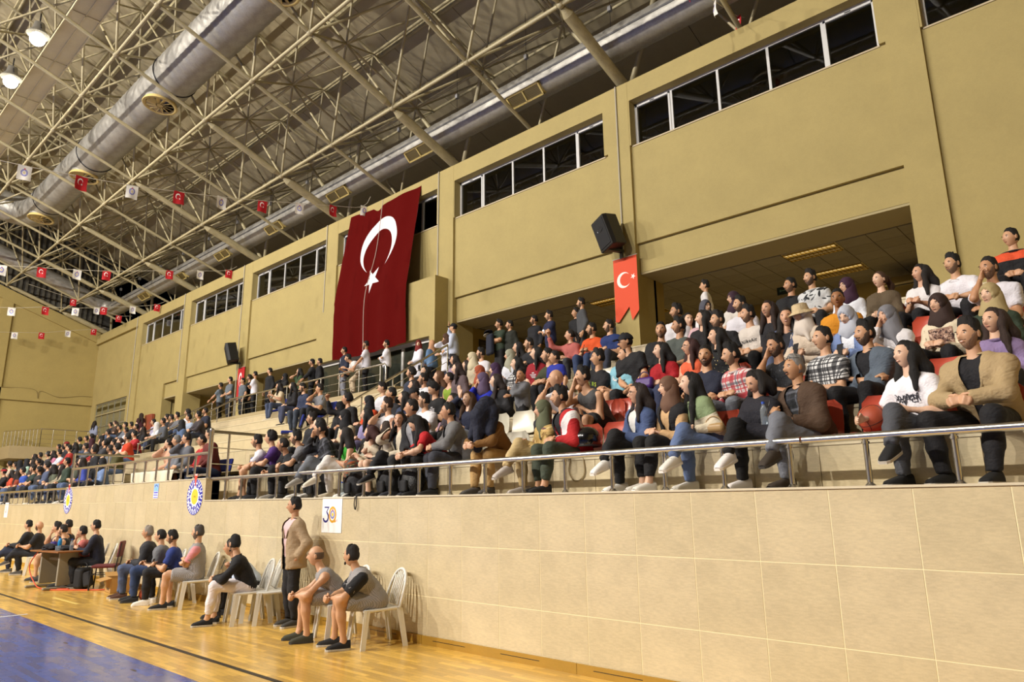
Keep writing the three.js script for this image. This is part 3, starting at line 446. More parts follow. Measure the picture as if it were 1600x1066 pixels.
// ------------------------------------------------------------------ stainless railings
function flange(x, y, z, r = .045) { return new THREE.LatheGeometry([[0, .03], [.022, .028], [r * .7, .014], [r, 0]].map(q => new THREE.Vector2(...q)), 12).translate(x, y, z); }
function post(parent, x, y0, y1, z, r = .022) { const m = part(parent, 'post', merged([bar([x, y0, z], [x, y1, z], r, 10), bar([x, y1 - .035, z], [x, y1 - .015, z], r * 1.4, 10), flange(x, y0, z, r * 2.1)]), mat.steel); return m; }
{
  const r1 = thing('front_railing', 'low stainless railing along the front ledge of the right and middle blocks', 'railing');
  for (const [a, b] of [[-13.05, -7.6], [-7.58, -2.2], [-2.18, 3]]) part(r1, 'handrail', bar([a, 2.115, -.1], [b, 2.115, -.1], .032, 14), mat.steel);
  for (let k = 0; k < 24; k++) { const x = -1.1 + .6 - .6 * k + .0; if (x > -13) post(r1, x, 1.734, 2.09, -.1); }
  const r2 = thing('front_railing', 'low stainless railing along the ledge of the far left block', 'railing');
  part(r2, 'handrail', bar([-34, 2.115, -.1], [-21.35, 2.115, -.1], .032, 10), mat.steel);
  for (let k = 0; k < 21; k++) post(r2, -21.6 - .6 * k, 1.734, 2.09, -.1);
  // guest box: rails on the parapet and along both sides
  const g = thing('guest_box_railing', 'stainless railing around the guest box above the crests', 'railing'), y0 = 2.135;
  part(g, 'handrail', bar([-21.2, 2.6, -.05], [-13.1, 2.6, -.05], .03, 10), mat.steel);
  for (let k = 0; k <= 13; k++) post(g, -21.2 + k * .623, y0, 2.58, -.05);
  part(g, 'end_frame', merged([bar([-14.05, 2.2, -.05], [-13.12, 2.2, -.05], .022, 8), bar([-14.05, 2.2, -.05], [-14.05, 2.6, -.05], .022, 8)]), mat.steel);
  part(g, 'corner_post', merged([bar([-13.12, 2.1, -.05], [-13.12, 3.02, -.05], .042, 12), new THREE.SphereGeometry(.045, 12, 8).translate(-13.12, 3.02, -.05)]), mat.steel);
  part(g, 'handrail', bar([-13.12, 3.0, -.05], [-13.6, 3.02, -1.95], .03, 10), mat.steelDull);
  for (const z of [-.45, -1.2]) part(g, 'post', bar([-13.12 + z * .24, 1.75, z], [-13.12 + z * .24, 3, z], .022, 8), mat.steel);
  for (const y of [2.1, 2.4, 2.7]) part(g, 'crossbar', bar([-13.12, y, -.05], [-13.6, y, -1.95], .01, 6), mat.steel);
  part(g, 'corner_post', bar([-21.2, 2.1, -.05], [-21.2, 3.0, -.05], .035, 10), mat.steel);
  part(g, 'handrail', bar([-21.2, 3.0, -.05], [-21.3, 3.0, -1.7], .03, 8), mat.steel); part(g, 'post', bar([-21.25, 1.75, -.9], [-21.25, 3, -.9], .02, 8), mat.steel);
  for (const y of [2.3, 2.65]) part(g, 'crossbar', bar([-21.2, y, -.05], [-21.3, y, -1.7], .01, 6), mat.steel);
  // walkway rail
  const w = thing('walkway_railing', 'stainless railing along the upper walkway in front of the standing people', 'railing'), yw = 4.86, zt = -6.4;
  part(w, 'handrail', bar([-26, yw + .72, zt], [-16.5, yw + .74, zt], .028, 10), mat.steel);
  for (let k = 0; k <= 9; k++) post(w, -26 + k * 1.055, yw, yw + .71, zt, .02);
  for (const d of [.22, .45]) part(w, 'crossbar', bar([-26, yw + d, zt], [-16.5, yw + d, zt], .009, 6), mat.steel);
  part(w, 'end_bend', tube([[-16.5, yw + .74, zt], [-16.3, yw + .74, zt], [-16.25, yw + .62, zt], [-16.25, yw, zt]], .028, 16, 8), mat.steel);
  // stair rails
  const stair = (x, a, b, foot, label) => { // a,b = [y,z]; foot(z) = tread height
    const s = thing('stair_railing', label, 'railing'); part(s, 'handrail', bar([x, a[0], a[1]], [x, b[0], b[1]], .03, 10), mat.steel);
    const n = 5; for (let k = 0; k <= n; k++) { const t = k / n, z = a[1] + (b[1] - a[1]) * t, y = a[0] + (b[0] - a[0]) * t; post(s, x, foot(z), y - .02, z, .02); }
    for (const d of [.22, .45]) part(s, 'crossbar', bar([x, a[0] - d, a[1]], [x, b[0] - d, b[1]], .009, 6), mat.steel);
    part(s, 'end_ball', new THREE.SphereGeometry(.04, 10, 8).translate(x, a[0], a[1]), mat.steel);
  };
  const tread = z => Math.min(4.72, 1.734 + RH * Math.max(0, Math.floor((-z - .5) / RD + 1)));
  stair(-13.6, [3.02, -1.95], [5.74, -6.42], tread, 'stainless stair rail beside the middle block'); stair(-25.5, [3.68, -3.1], [5.55, -6.4], tread, 'stainless stair rail below the guards');
  stair(-27.5, [3.75, -3.0], [5.6, -6.4], tread, 'stainless stair rail on the far side of the left stair');
  // guard railing by the end wall
  const e = thing('landing_railing', 'stainless grid railing on the landing by the end wall', 'railing');
  const seg = (p, q, n, y) => { part(e, 'handrail', bar([p[0], y, p[1]], [q[0], y, q[1]], .03, 8), mat.steel); for (let k = 0; k <= n; k++) { const t = k / n, x = p[0] + (q[0] - p[0]) * t, z = p[1] + (q[1] - p[1]) * t; part(e, 'post', bar([x, y - 1, z], [x, y, z], .018, 6), mat.steel); } for (const d of [.3, .55, .8]) part(e, 'crossbar', bar([p[0], y - d, p[1]], [q[0], y - d, q[1]], .01, 5), mat.steel); };
  seg([-45.5, -5.0], [-45.5, -7.9], 5, 5.86); seg([-45.5, -5.0], [-48.4, -3.9], 10, 5.86);
  struct('floor_landing', box(-48.6, -45.4, 4.2, 4.87, -8.2, -3.6), mat.concrete);
}
// ------------------------------------------------------------------ plastic shell seats on the stand
function seatShell() {
  const prof = [[.21, -.035], [.2, 0], [.1, .012], [0, .0], [-.1, .012], [-.165, .05], [-.2, .13], [-.225, .22], [-.24, .31], [-.25, .37]], nu = 10, pos = [], idx = [], P = prof.length;
  for (const th of [0, -.012]) for (let j = 0; j < P; j++) for (let i = 0; i <= nu; i++) {
    const u = i / nu * 2 - 1, t = j / (P - 1), w = .215 * (t > .85 ? 1 - Math.pow((t - .85) / .15, 2) * .3 : t < .12 ? .93 + t : 1); const [z, y] = prof[j]; const back = Math.max(0, (t - .45) / .55), sag = u * u;
    pos.push(u * w, y + (back < .1 ? sag * .02 : 0) + th * (1 - back), z + sag * back * .05 + th * back * -1.0 - (th ? .0 : 0));
  }
  const row = nu + 1, off = P * row; for (const o of [0, off]) for (let j = 0; j < P - 1; j++) for (let i = 0; i < nu; i++) { const a = o + j * row + i, b = a + row; if (o) idx.push(a, a + 1, b, b, a + 1, b + 1); else idx.push(a, b, a + 1, b, b + 1, a + 1); }
  for (let j = 0; j < P - 1; j++) for (const i of [0, nu]) { const a = j * row + i, b = a + row; idx.push(a, b, a + off, b, b + off, a + off); }
  for (const j of [0, P - 1]) for (let i = 0; i < nu; i++) { const a = j * row + i; idx.push(a, a + 1, a + off, a + 1, a + 1 + off, a + off); }
  const g = new THREE.BufferGeometry(); g.setAttribute('position', new THREE.Float32BufferAttribute(pos, 3)); g.setIndex(idx); g.computeVertexNormals(); return g;
}
const shellGeo = seatShell(), mountGeo = merged([box(-.12, .12, -.06, -.01, -.1, .12)]);
const seatRed = new THREE.MeshPhysicalMaterial({ color: '#c4543f', roughness: .28, clearcoat: .3, clearcoatRoughness: .2 }), seatWhite = new THREE.MeshPhysicalMaterial({ color: '#cfcab8', roughness: .3, clearcoat: .3, clearcoatRoughness: .2 });
function stadiumSeat(x, row, red, label, dy = 0) { const o = thing('stadium_seat', label, 'seat', [x, rowY(row) + .045 + dy, rowZ(row) - .24], 0, (red ? 'red' : 'white') + ' seats on the stand'); part(o, 'shell', shellGeo, red ? seatRed : seatWhite); part(o, 'mount', mountGeo, mat.darkMetal); return o; }
[[-4.55, 1, 1, 'empty red plastic seat beside the black crash helmet'], [-1.72, 1, 1, 'empty red plastic seat behind the orange ball'], [-1.35, 2, 1, 'empty red plastic seat between denim jacket and khaki jacket'], [-1.98, 3, 1, 'empty red plastic seat right of the grey hijab'], [-1.75, 4, 1, 'empty red plastic seat below the woman in white T-shirt'], [-5.0, 2, 1, 'empty red plastic seat by the bare knees'],
 [-6.75, 2, 0, 'empty white plastic seat in front of the child in grey jumper'], [-7.25, 2, 0, 'empty white plastic seat right of the navy drape'], [-6.45, 4, 0, 'empty white plastic seat behind the black T-shirt with coloured letters'], [-7.0, 1, 0, 'empty white plastic seat left of the green trousers']].forEach(([x, r, c, l]) => stadiumSeat(x, r, c, l));
// ------------------------------------------------------------------ chairs
function monobloc() {                                     // white one-piece plastic garden chair, facing +z
  const o = new THREE.Group(); const m = new THREE.MeshPhysicalMaterial({ color: '#e2e1da', roughness: .35, clearcoat: .15 });
  const seat = rbox(.44, .035, .43, .016, 2); const p = seat.attributes.position; for (let i = 0; i < p.count; i++) { const x = p.getX(i), z = p.getZ(i); p.setY(i, p.getY(i) - .012 * (1 - (x * x) / .05) - (z > .15 ? (z - .15) * .3 : 0)); } seat.computeVertexNormals(); seat.translate(0, .43, .02); part(o, 'seat', seat, m);
  const leg = (x, z, dx, dz) => { const s = new THREE.Shape(); s.moveTo(-.03, 0); s.lineTo(.03, 0); s.lineTo(.036, .43); s.lineTo(-.036, .43); const g = new THREE.ExtrudeGeometry(s, { depth: .012, bevelEnabled: false }); const h = g.clone().rotateY(Math.PI / 2); const q = merged([g, h.translate(x > 0 ? .02 : -.03, 0, 0)]); const a = q.attributes.position; for (let i = 0; i < a.count; i++) { const k = 1 - a.getY(i) / .43; a.setX(i, a.getX(i) + dx * k); a.setZ(i, a.getZ(i) + dz * k); } q.computeVertexNormals(); return q.translate(x, 0, z); };
  part(o, 'leg', leg(.2, .21, .03, .05), m); part(o, 'leg', leg(-.2, .21, -.03, .05), m); part(o, 'leg', leg(.19, -.2, .03, -.07), m); part(o, 'leg', leg(-.19, -.2, -.03, -.07), m);
  // arched back: one frame tube, slats
  const arch = []; for (let k = 0; k <= 24; k++) { const t = k / 24, a = Math.PI * t; const x = -.225 * Math.cos(a), y = .43 + .42 * Math.pow(Math.sin(a), .55); arch.push([x, y, -.19 - (y - .43) * .3]); }
  const ag = tube(arch, .019, 48, 6); ag.scale(1, 1, 1); part(o, 'back_frame', ag, m);
  for (const [x, h, top] of [[-.13, 0, .78], [-.075, 0, .82], [-.025, 0, .835], [.025, 0, .835], [.075, 0, .82], [.13, 0, .78]]) part(o, 'back_slat', (() => { const g = rbox(.026, top - .44, .012, .005, 1); g.rotateX(-.29); g.translate(x, (top + .44) / 2, -.19 - ((top + .44) / 2 - .43) * .3); return g; })(), m);
  return o;
}
const monoProto = monobloc();
function plasticChair(x, z, ry, label) { const o = monoProto.clone(); o.name = numbered('plastic_chair'); o.position.set(x, 0, z); o.rotation.y = ry; scene.add(shade(o)); return tag(o, label, 'chair', 'white plastic chairs beside the court'); }
function blueChair(x, y, z, ry, label) {
  const o = thing('blue_chair', label, 'chair', [x, y, z], ry, 'blue upholstered chairs'); const m = M('#1f2f86', .85), f = M('#1c1c22', .4, { metalness: .5 });
  part(o, 'seat', rbox(.48, .07, .46, .03, 3).translate(0, .42, 0), m); part(o, 'backrest', rbox(.48, .28, .06, .03, 3).rotateX(-.2).translate(0, .72, -.25), m);
  for (const [x2, z2] of [[-.22, .2], [.22, .2], [-.22, -.22], [.22, -.22]]) part(o, 'leg', bar([x2, 0, z2], [x2 * .95, .4, z2], .012, 6), f);
  for (const s of [-.23, .23]) part(o, 'back_stay', bar([s, .38, -.2], [s, .8, -.27], .011, 6), f); part(o, 'stretcher', merged([bar([-.22, .12, .2], [-.22, .12, -.22], .008), bar([.22, .12, .2], [.22, .12, -.22], .008)]), f);
  return o;
}
const tread2 = n => rowY(n);
blueChair(-15.6, rowY(3), -3.1, -.5, 'empty blue chair with tipped backrest standing on the bare step'); blueChair(-13.95, 1.75, -1.05, -.3, 'blue chair at the end of the guest box behind the dark red pullover');
// maroon visitor chair by the desk
{ const o = thing('visitor_chair', 'empty maroon padded chair with black frame beside the desk', 'chair', [-16.35, 0, .48], -.5), m = M('#5c1a1c', .7), f = mat.black; part(o, 'seat', rbox(.46, .06, .44, .025, 3).translate(0, .45, 0), m); part(o, 'backrest', rbox(.44, .32, .05, .04, 3).rotateX(-.12).translate(0, .78, -.26), m); for (const [a, b] of [[-.22, .2], [.22, .2], [-.22, -.22], [.22, -.22]]) part(o, 'leg', bar([a, 0, b * 1.1], [a, .44, b], .013, 6), f); for (const s of [-.21, .21]) part(o, 'back_stay', bar([s, .4, -.22], [s, .9, -.29], .012, 6), f); part(o, 'stretcher', merged([bar([-.22, .3, .2], [-.22, .3, -.22], .009), bar([.22, .3, .2], [.22, .3, -.22], .009), bar([-.22, .3, .2], [.22, .3, .2], .009)]), f); }
// ------------------------------------------------------------------ desk and the things on and around it
{
  const DX = -17.45, DZ = 1.05;
  const o = thing('desk', 'narrow wooden-topped desk with grey metal legs by the court', 'desk', [DX, 0, DZ], .12), wood = M('#8f5a2a', .45, { map: rep(tileTex, .5) }), gm = M('#8a8474', .5);
  part(o, 'tabletop', rbox(1.35, .03, .6, .01, 2).translate(0, .74, 0), wood);
  for (const s of [-.42, .42]) { part(o, 'leg', rbox(.06, .66, .36, .01).translate(s, .4, -.02), gm); part(o, 'foot', rbox(.07, .05, .72, .02, 2).translate(s, .03, .04), gm); }
  part(o, 'modesty_rail', box(-.42, .42, .55, .6, -.02, .02), gm);
  const bot = (x, z, label, col, cap) => { const b = thing('water_bottle', label, 'bottle', [x, .756, z]); part(b, 'bottle', new THREE.LatheGeometry([[0, 0], [.033, 0], [.035, .02], [.035, .14], [.03, .17], [.013, .2], [.013, .215]].map(q => new THREE.Vector2(...q)), 16), col); part(b, 'cap', new THREE.CylinderGeometry(.015, .015, .018, 12).translate(0, .222, 0), cap); };
  const pet = new THREE.MeshPhysicalMaterial({ color: '#dfe8ee', roughness: .08, transmission: .85, thickness: 0 });
  bot(DX + .42, DZ - .1, 'clear water bottle with blue cap on the desk', pet, M('#2a50b0', .4));
  { const b = thing('sports_bottle', 'bright blue sports bottle on the desk', 'bottle', [DX - .2, .756, DZ - .05]); part(b, 'body', new THREE.LatheGeometry([[0, 0], [.04, 0], [.042, .16], [.036, .2], [.02, .23], [0, .235]].map(q => new THREE.Vector2(...q)), 18), M('#1f86c4', .35)); }
  { const b = thing('sports_ball_bag', 'dark purple rounded bag on the desk corner', 'bag', [DX - .5, .756, DZ - .02]); part(b, 'bag', new THREE.SphereGeometry(.1, 16, 12).scale(1, .85, 1).translate(0, .08, 0), M('#2b1a6a', .5)); part(b, 'cord', new THREE.TorusGeometry(.03, .006, 6, 14).translate(0, .17, 0), mat.black); }
  { const g = new THREE.IcosahedronGeometry(.13, 4), p = g.attributes.position; for (let i = 0; i < p.count; i++) { const v = V(p.getX(i), p.getY(i), p.getZ(i)); const k = 1 + .5 * noise.noise(v.x * 12, v.y * 12, v.z * 12); p.setXYZ(i, v.x * k * 1.3, Math.max(-.05, v.y * k * .55), v.z * k); } g.computeVertexNormals(); solo('crumpled_cloth', g.translate(DX - .25, .806, DZ + .12), M('#17171c', .9), 'crumpled black garment lying on the desk', 'clothing'); }
  { const b = thing('folded_jacket', 'black folded jacket spread on the desk', 'clothing', [DX + .12, .756, DZ - .12]); part(b, 'body', rbox(.42, .06, .3, .03, 3).translate(0, .03, 0), M('#1a1a20', .9)); part(b, 'sleeve', rbox(.34, .05, .1, .025, 3).rotateY(.5).translate(.05, .075, .05), M('#1d1d23', .9)); }
  [[.28, .12], [.34, .1]].forEach(([x, z], i) => { const b = thing('drinking_glass', i ? 'small drinking glass on the desk nearer the bottle' : 'small drinking glass on the desk nearer the jacket', 'glass', [DX + x - .02, .756, DZ + z]); part(b, 'tumbler', new THREE.LatheGeometry([[0, .004], [.026, .004], [.032, .1], [.03, .1], [.024, .01]].map(q => new THREE.Vector2(...q)), 16), pet); });
  solo('extension_cord', tube([[DX - .6, .74, DZ + .22], [DX - .63, .45, DZ + .35], [DX - .3, .1, DZ + .3], [DX + .1, .01, DZ + .25], [DX + .6, .012, DZ - .1], [DX + .3, .012, DZ + .3], [DX + .9, .012, DZ - .1], [DX + 1.4, .015, .55], [-16.0, .02, .3], [-15.75, .25, .05], [-15.7, .45, .03]], .012, 120, 5), M('#d0491c', .5), 'orange extension cord trailing from the desk to the wall', 'cord');
  { const b = thing('sports_bag', 'black sports bag on the floor under the maroon chair', 'bag', [-16.75, 0, .75], .4); part(b, 'body', rbox(.24, .42, .3, .07, 3).translate(0, .21, 0), M('#131316', .8)); part(b, 'flap', rbox(.2, .3, .12, .04, 2).rotateZ(.3).translate(.2, .2, .05), M('#17171b', .8)); part(b, 'strap', new THREE.TorusGeometry(.09, .012, 6, 16, Math.PI).translate(0, .42, 0), mat.black); }
  { const b = thing('cardboard_box', 'open cardboard box by the wall beside the brown boots', 'box', [-15.55, 0, .45], -.12), c = M('#b98d4c', .85, { map: rep(plasterTex, .5) }); part(b, 'box_body', merged([box(-.25, .25, 0, .28, .19, .2), box(-.25, .25, 0, .28, -.2, -.19), box(-.25, -.24, 0, .28, -.2, .2), box(.24, .25, 0, .28, -.2, .2), box(-.25, .25, 0, .01, -.2, .2)]), c); part(b, 'flap', box(-.25, .25, 0, .006, 0, .2).rotateX(.25).translate(0, .28, .19), c); part(b, 'flap', box(-.2, 0, 0, .006, -.2, .2).rotateZ(-.35).translate(-.25, .28, 0), c); part(b, 'print', box(-.1, .12, .05, .09, .2, .201), M('#5a4426', .8)); }
  { const b = thing('wall_socket', 'pale wall socket panel behind the cardboard box', 'socket', [-15.62, .55, .012]); part(b, 'plate', rbox(.42, .24, .02, .01), M('#c9c7ba', .5)); part(b, 'socket', rbox(.14, .14, .012, .01).translate(-.1, 0, .014), M('#a9b4be', .4)); part(b, 'socket', rbox(.14, .14, .012, .01).translate(.1, 0, .014), M('#d6d2c4', .4)); }
}
// ------------------------------------------------------------------ balls, helmet, bags, table on the stand
function basketball(x, y, z, label) { const o = thing('basketball', label, 'ball', [x, y, z]); part(o, 'ball', new THREE.SphereGeometry(.12, 28, 20), M('#a2462a', .6)); const s = new THREE.TorusGeometry(.1198, .0022, 5, 40); part(o, 'seams', merged([s, s.clone().rotateX(Math.PI / 2), new THREE.TorusGeometry(.088, .0022, 5, 32).translate(0, 0, .081).rotateY(Math.PI / 2), new THREE.TorusGeometry(.088, .0022, 5, 32).translate(0, 0, -.081).rotateY(Math.PI / 2)]), mat.black); o.rotation.set(.4, .7, .3); }
basketball(-13.62, .121, .66, 'brown basketball on the floor between white shoes'); basketball(-1.78, 2.3, -.66, 'orange basketball on the seat under a hand');
{ const o = thing('crash_helmet', 'glossy black crash helmet on the seat beside the track jacket', 'helmet', [-4.78, 2.32, -.62], -.8); part(o, 'shell', new THREE.SphereGeometry(.145, 28, 20, 0, Math.PI * 2, 0, 2.1).scale(1, 1.02, 1.12), new THREE.MeshPhysicalMaterial({ color: '#0e0e10', roughness: .18, clearcoat: .7 })); part(o, 'visor', new THREE.SphereGeometry(.149, 24, 10, .5, 2.1, 1.15, .7).scale(1, 1.02, 1.12), mat.blackGloss); part(o, 'rim', new THREE.TorusGeometry(.126, .012, 6, 28).rotateX(Math.PI / 2).scale(1, 1, 1.12).translate(0, -.073, 0), M('#1c1c1e', .6)); part(o, 'strap', tube([[-.1, -.07, .05], [-.16, -.12, .08], [-.22, -.13, .06], [-.18, -.1, .12]], .008, 16, 5), M('#a38a55', .7)); }
solo('hanging_strap', tube([[-4.92, 2.13, -.49], [-4.95, 1.95, -.485], [-4.85, 1.85, -.485], [-4.74, 1.93, -.485], [-4.75, 2.12, -.49]], .008, 40, 5), M('#a3906a', .7), 'beige strap hanging in a loop down the front riser', 'strap');
function backpack(x, z, label, col, spots) { const o = thing('backpack', label, 'bag', [x, 1.735, z], -.3, 'bags on the ledge'); const g = new THREE.IcosahedronGeometry(.2, 5), p = g.attributes.position; for (let i = 0; i < p.count; i++) { const v = V(p.getX(i), p.getY(i), p.getZ(i)); const k = 1 + .16 * noise.noise(v.x * 9 + x, v.y * 9, v.z * 9); p.setXYZ(i, v.x * k * .85, Math.max(-.19, v.y * k * 1.05), v.z * k * .75); } g.computeVertexNormals(); part(o, 'body', g.translate(0, .19, 0), spots ? M('#ffffff', .7, { map: rep(dataTex(128, 128, (u, v, a, b) => { const q = ((a * 37 + b * 91 + a * b * 7) % 97) < 3 ? 190 : 22; return [q, q, q]; }), .5) }) : M(col, .8)); part(o, 'pocket', rbox(.22, .16, .06, .03, 2).translate(0, .13, .14), M(col, .8)); part(o, 'strap', tube([[-.1, .36, 0], [-.14, .25, .14], [-.1, .1, .16]], .014, 16, 5), M('#1c1c20', .8)); part(o, 'grab_handle', new THREE.TorusGeometry(.04, .008, 6, 14).translate(0, .4, 0), mat.black); return o; }
backpack(-7.95, -.3, 'black backpack leaning on the front rail', '#131316'); backpack(-7.5, -.33, 'black studded bag beside the backpack', '#131316', 1); backpack(-8.75, -.3, 'dark backpack under the patterned trousers', '#17171b'); backpack(-9.9, -.38, 'small black bag beside the grey jeans', '#141418');
solo('dangling_strap', tube([[-8.33, 1.74, -.02], [-8.3, 1.735, .02], [-8.28, 1.62, .03], [-8.3, 1.56, .03], [-8.32, 1.63, .035], [-8.32, 1.73, .025]], .008, 30, 5), mat.black, 'black strap loop dangling over the ledge', 'strap');
{ const o = thing('cloth_table', 'low brown table under a white cloth in the guest box', 'table', [-16.55, 1.75, -.62]); const w = M('#7a4420', .5); for (const [a, b] of [[-1.1, .25], [1.1, .25], [-1.1, -.25], [1.1, -.25]]) part(o, 'leg', box(a - .03, a + .03, 0, .6, b - .03, b + .03), w); part(o, 'tabletop', rbox(2.4, .04, .62, .01).translate(0, .62, 0), w); part(o, 'front_panel', box(-.4, 1.12, .08, .5, .2, .23), w); }
{ const g = new THREE.PlaneGeometry(2.6, 1.5, 60, 30).rotateX(-Math.PI / 2), p = g.attributes.position; for (let i = 0; i < p.count; i++) { let x = p.getX(i), z = p.getZ(i), y = .648; const ox = Math.max(0, Math.abs(x) - 1.21), oz = Math.max(0, Math.abs(z) - .32); if (oz > 0) { y -= oz * (1 + .25 * Math.sin(x * 3)); z = Math.sign(z) * (.325 + .03 * Math.sin(x * 11) * Math.min(1, oz * 4)); } if (ox > 0) { y -= ox; x = Math.sign(x) * (1.215 + .02 * Math.sin(z * 14)); } p.setXYZ(i, x, Math.max(.1, y), z); } g.computeVertexNormals(); const m = solo('tablecloth', g, M('#d9cfb6', .85), 'white cloth draped over the guest box table', 'tablecloth'); m.position.set(-16.55, 1.755, -.62); }
// ------------------------------------------------------------------ people: field meshing
// bones: {a,b,ra,rb,ca,cb}: tapered capsules, ca/cb cut the end flat. Joined by a smooth minimum, meshed by surface nets.
function fieldMesh(bones, cell, k = .018) {
  let lo = [1e9, 1e9, 1e9], hi = [-1e9, -1e9, -1e9];
  for (const b of bones) { const r = Math.max(b.ra, b.rb) + cell * 2; for (const p of [b.a, b.b]) { const q = [p.x, p.y, p.z]; for (let i = 0; i < 3; i++) { lo[i] = Math.min(lo[i], q[i] - r); hi[i] = Math.max(hi[i], q[i] + r); } } }
  const n = [0, 1, 2].map(i => Math.ceil((hi[i] - lo[i]) / cell) + 1), [nx, ny, nz] = n, S = new Float32Array(nx * ny * nz);
  const m = 4 * k + cell;
  for (const b of bones) {
    const R = Math.max(b.ra, b.rb) + m, A = b.a, B = b.b; const dx = B.x - A.x, dy = B.y - A.y, dz = B.z - A.z, L2 = dx * dx + dy * dy + dz * dz || 1e-9, L = Math.sqrt(L2);
    const i0 = [], i1 = []; const pa = [A.x, A.y, A.z], pb = [B.x, B.y, B.z];
    for (let i = 0; i < 3; i++) { i0[i] = Math.max(0, Math.floor((Math.min(pa[i], pb[i]) - R - lo[i]) / cell)); i1[i] = Math.min(n[i] - 1, Math.ceil((Math.max(pa[i], pb[i]) + R - lo[i]) / cell)); }
    for (let z = i0[2]; z <= i1[2]; z++) for (let y = i0[1]; y <= i1[1]; y++) { let o = (z * ny + y) * nx; for (let x = i0[0]; x <= i1[0]; x++) {
      const px = lo[0] + x * cell - A.x, py = lo[1] + y * cell - A.y, pz = lo[2] + z * cell - A.z; let t = (px * dx + py * dy + pz * dz) / L2; const tc = t < 0 ? 0 : t > 1 ? 1 : t;
      const ex = px - dx * tc, ey = py - dy * tc, ez = pz - dz * tc; let d = Math.sqrt(ex * ex + ey * ey + ez * ez) - (b.ra + (b.rb - b.ra) * tc);
      if (b.cb) d = Math.max(d, (t - 1) * L); if (b.ca) d = Math.max(d, -t * L);
      if (d < m) S[o + x] += Math.exp(-d / k);
    } }
  }
  const f = S; for (let i = 0; i < f.length; i++) f[i] = f[i] > 0 ? -k * Math.log(f[i]) : m;
  const vid = new Int32Array(nx * ny * nz).fill(-1), pos = [], idx = [];
  const E = [[0, 1], [0, 2], [0, 4], [1, 3], [1, 5], [2, 3], [2, 6], [3, 7], [4, 5], [4, 6], [5, 7], [6, 7]], v = new Float32Array(8);
  for (let z = 0; z < nz - 1; z++) for (let y = 0; y < ny - 1; y++) for (let x = 0; x < nx - 1; x++) {
    const o = (z * ny + y) * nx + x; let mask = 0;
    for (let c = 0; c < 8; c++) { v[c] = f[o + (c & 1) + ((c >> 1) & 1) * nx + (c >> 2) * nx * ny]; if (v[c] < 0) mask |= 1 << c; }
    if (mask === 0 || mask === 255) continue;
    let sx = 0, sy = 0, sz = 0, c = 0;
    for (const [a, b] of E) { const va = v[a], vb = v[b]; if ((va < 0) === (vb < 0)) continue; const t = va / (va - vb); sx += (a & 1) + ((b & 1) - (a & 1)) * t; sy += ((a >> 1) & 1) + (((b >> 1) & 1) - ((a >> 1) & 1)) * t; sz += (a >> 2) + ((b >> 2) - (a >> 2)) * t; c++; }
    vid[o] = pos.length / 3; pos.push(lo[0] + (x + sx / c) * cell, lo[1] + (y + sy / c) * cell, lo[2] + (z + sz / c) * cell);
  }
  const sxy = nx * ny;
  for (let z = 1; z < nz - 1; z++) for (let y = 1; y < ny - 1; y++) for (let x = 1; x < nx - 1; x++) {
    const o = z * sxy + y * nx + x, s = f[o] < 0;
    const q = (a, b, c, d, flip) => { if (a < 0 || b < 0 || c < 0 || d < 0) return; if (flip) idx.push(a, b, c, a, c, d); else idx.push(a, c, b, a, d, c); };
    if (s !== (f[o + 1] < 0)) q(vid[o - nx - sxy], vid[o - sxy], vid[o], vid[o - nx], s);
    if (s !== (f[o + nx] < 0)) q(vid[o - 1 - sxy], vid[o - 1], vid[o], vid[o - sxy], s);
    if (s !== (f[o + sxy] < 0)) q(vid[o - 1 - nx], vid[o - nx], vid[o], vid[o - 1], s);
  }
  return { pos, idx };
}
function geoOf(mesh) { const g = new THREE.BufferGeometry(); g.setAttribute('position', new THREE.Float32BufferAttribute(mesh.pos, 3)); g.setIndex(mesh.idx); if (mesh.col) g.setAttribute('color', new THREE.Float32BufferAttribute(mesh.col, 3)); if (mesh.uv) g.setAttribute('uv', new THREE.Float32BufferAttribute(mesh.uv, 2)); g.computeVertexNormals(); return g; }
const bone = (a, b, ra, rb, ca, cb) => ({ a, b, ra, rb: rb === undefined ? ra : rb, ca, cb });
const lerp = (a, b, t) => a.clone().lerp(b, t);
class Acc { // collects coloured pieces into one mesh
  constructor() { this.pos = []; this.idx = []; this.col = []; }
  add(m, c, mtx, flip) { const o = this.pos.length / 3, v = V(0, 0, 0); for (let i = 0; i < m.pos.length; i += 3) { v.set(m.pos[i], m.pos[i + 1], m.pos[i + 2]); if (mtx) v.applyMatrix4(mtx); this.pos.push(v.x, v.y, v.z); const cc = m.vc ? m.vc(i / 3, c) : c; this.col.push(cc.r, cc.g, cc.b); } for (let i = 0; i < m.idx.length; i += 3) flip ? this.idx.push(o + m.idx[i], o + m.idx[i + 2], o + m.idx[i + 1]) : this.idx.push(o + m.idx[i], o + m.idx[i + 1], o + m.idx[i + 2]); return this; }
}
function meshOf(g) { const i = g.index ? Array.from(g.index.array) : [...Array(g.attributes.position.count).keys()]; return { pos: Array.from(g.attributes.position.array), idx: i }; }
const sm = (a, b, x) => { const t = Math.min(1, Math.max(0, (x - a) / (b - a))); return t * t * (3 - 2 * t); };
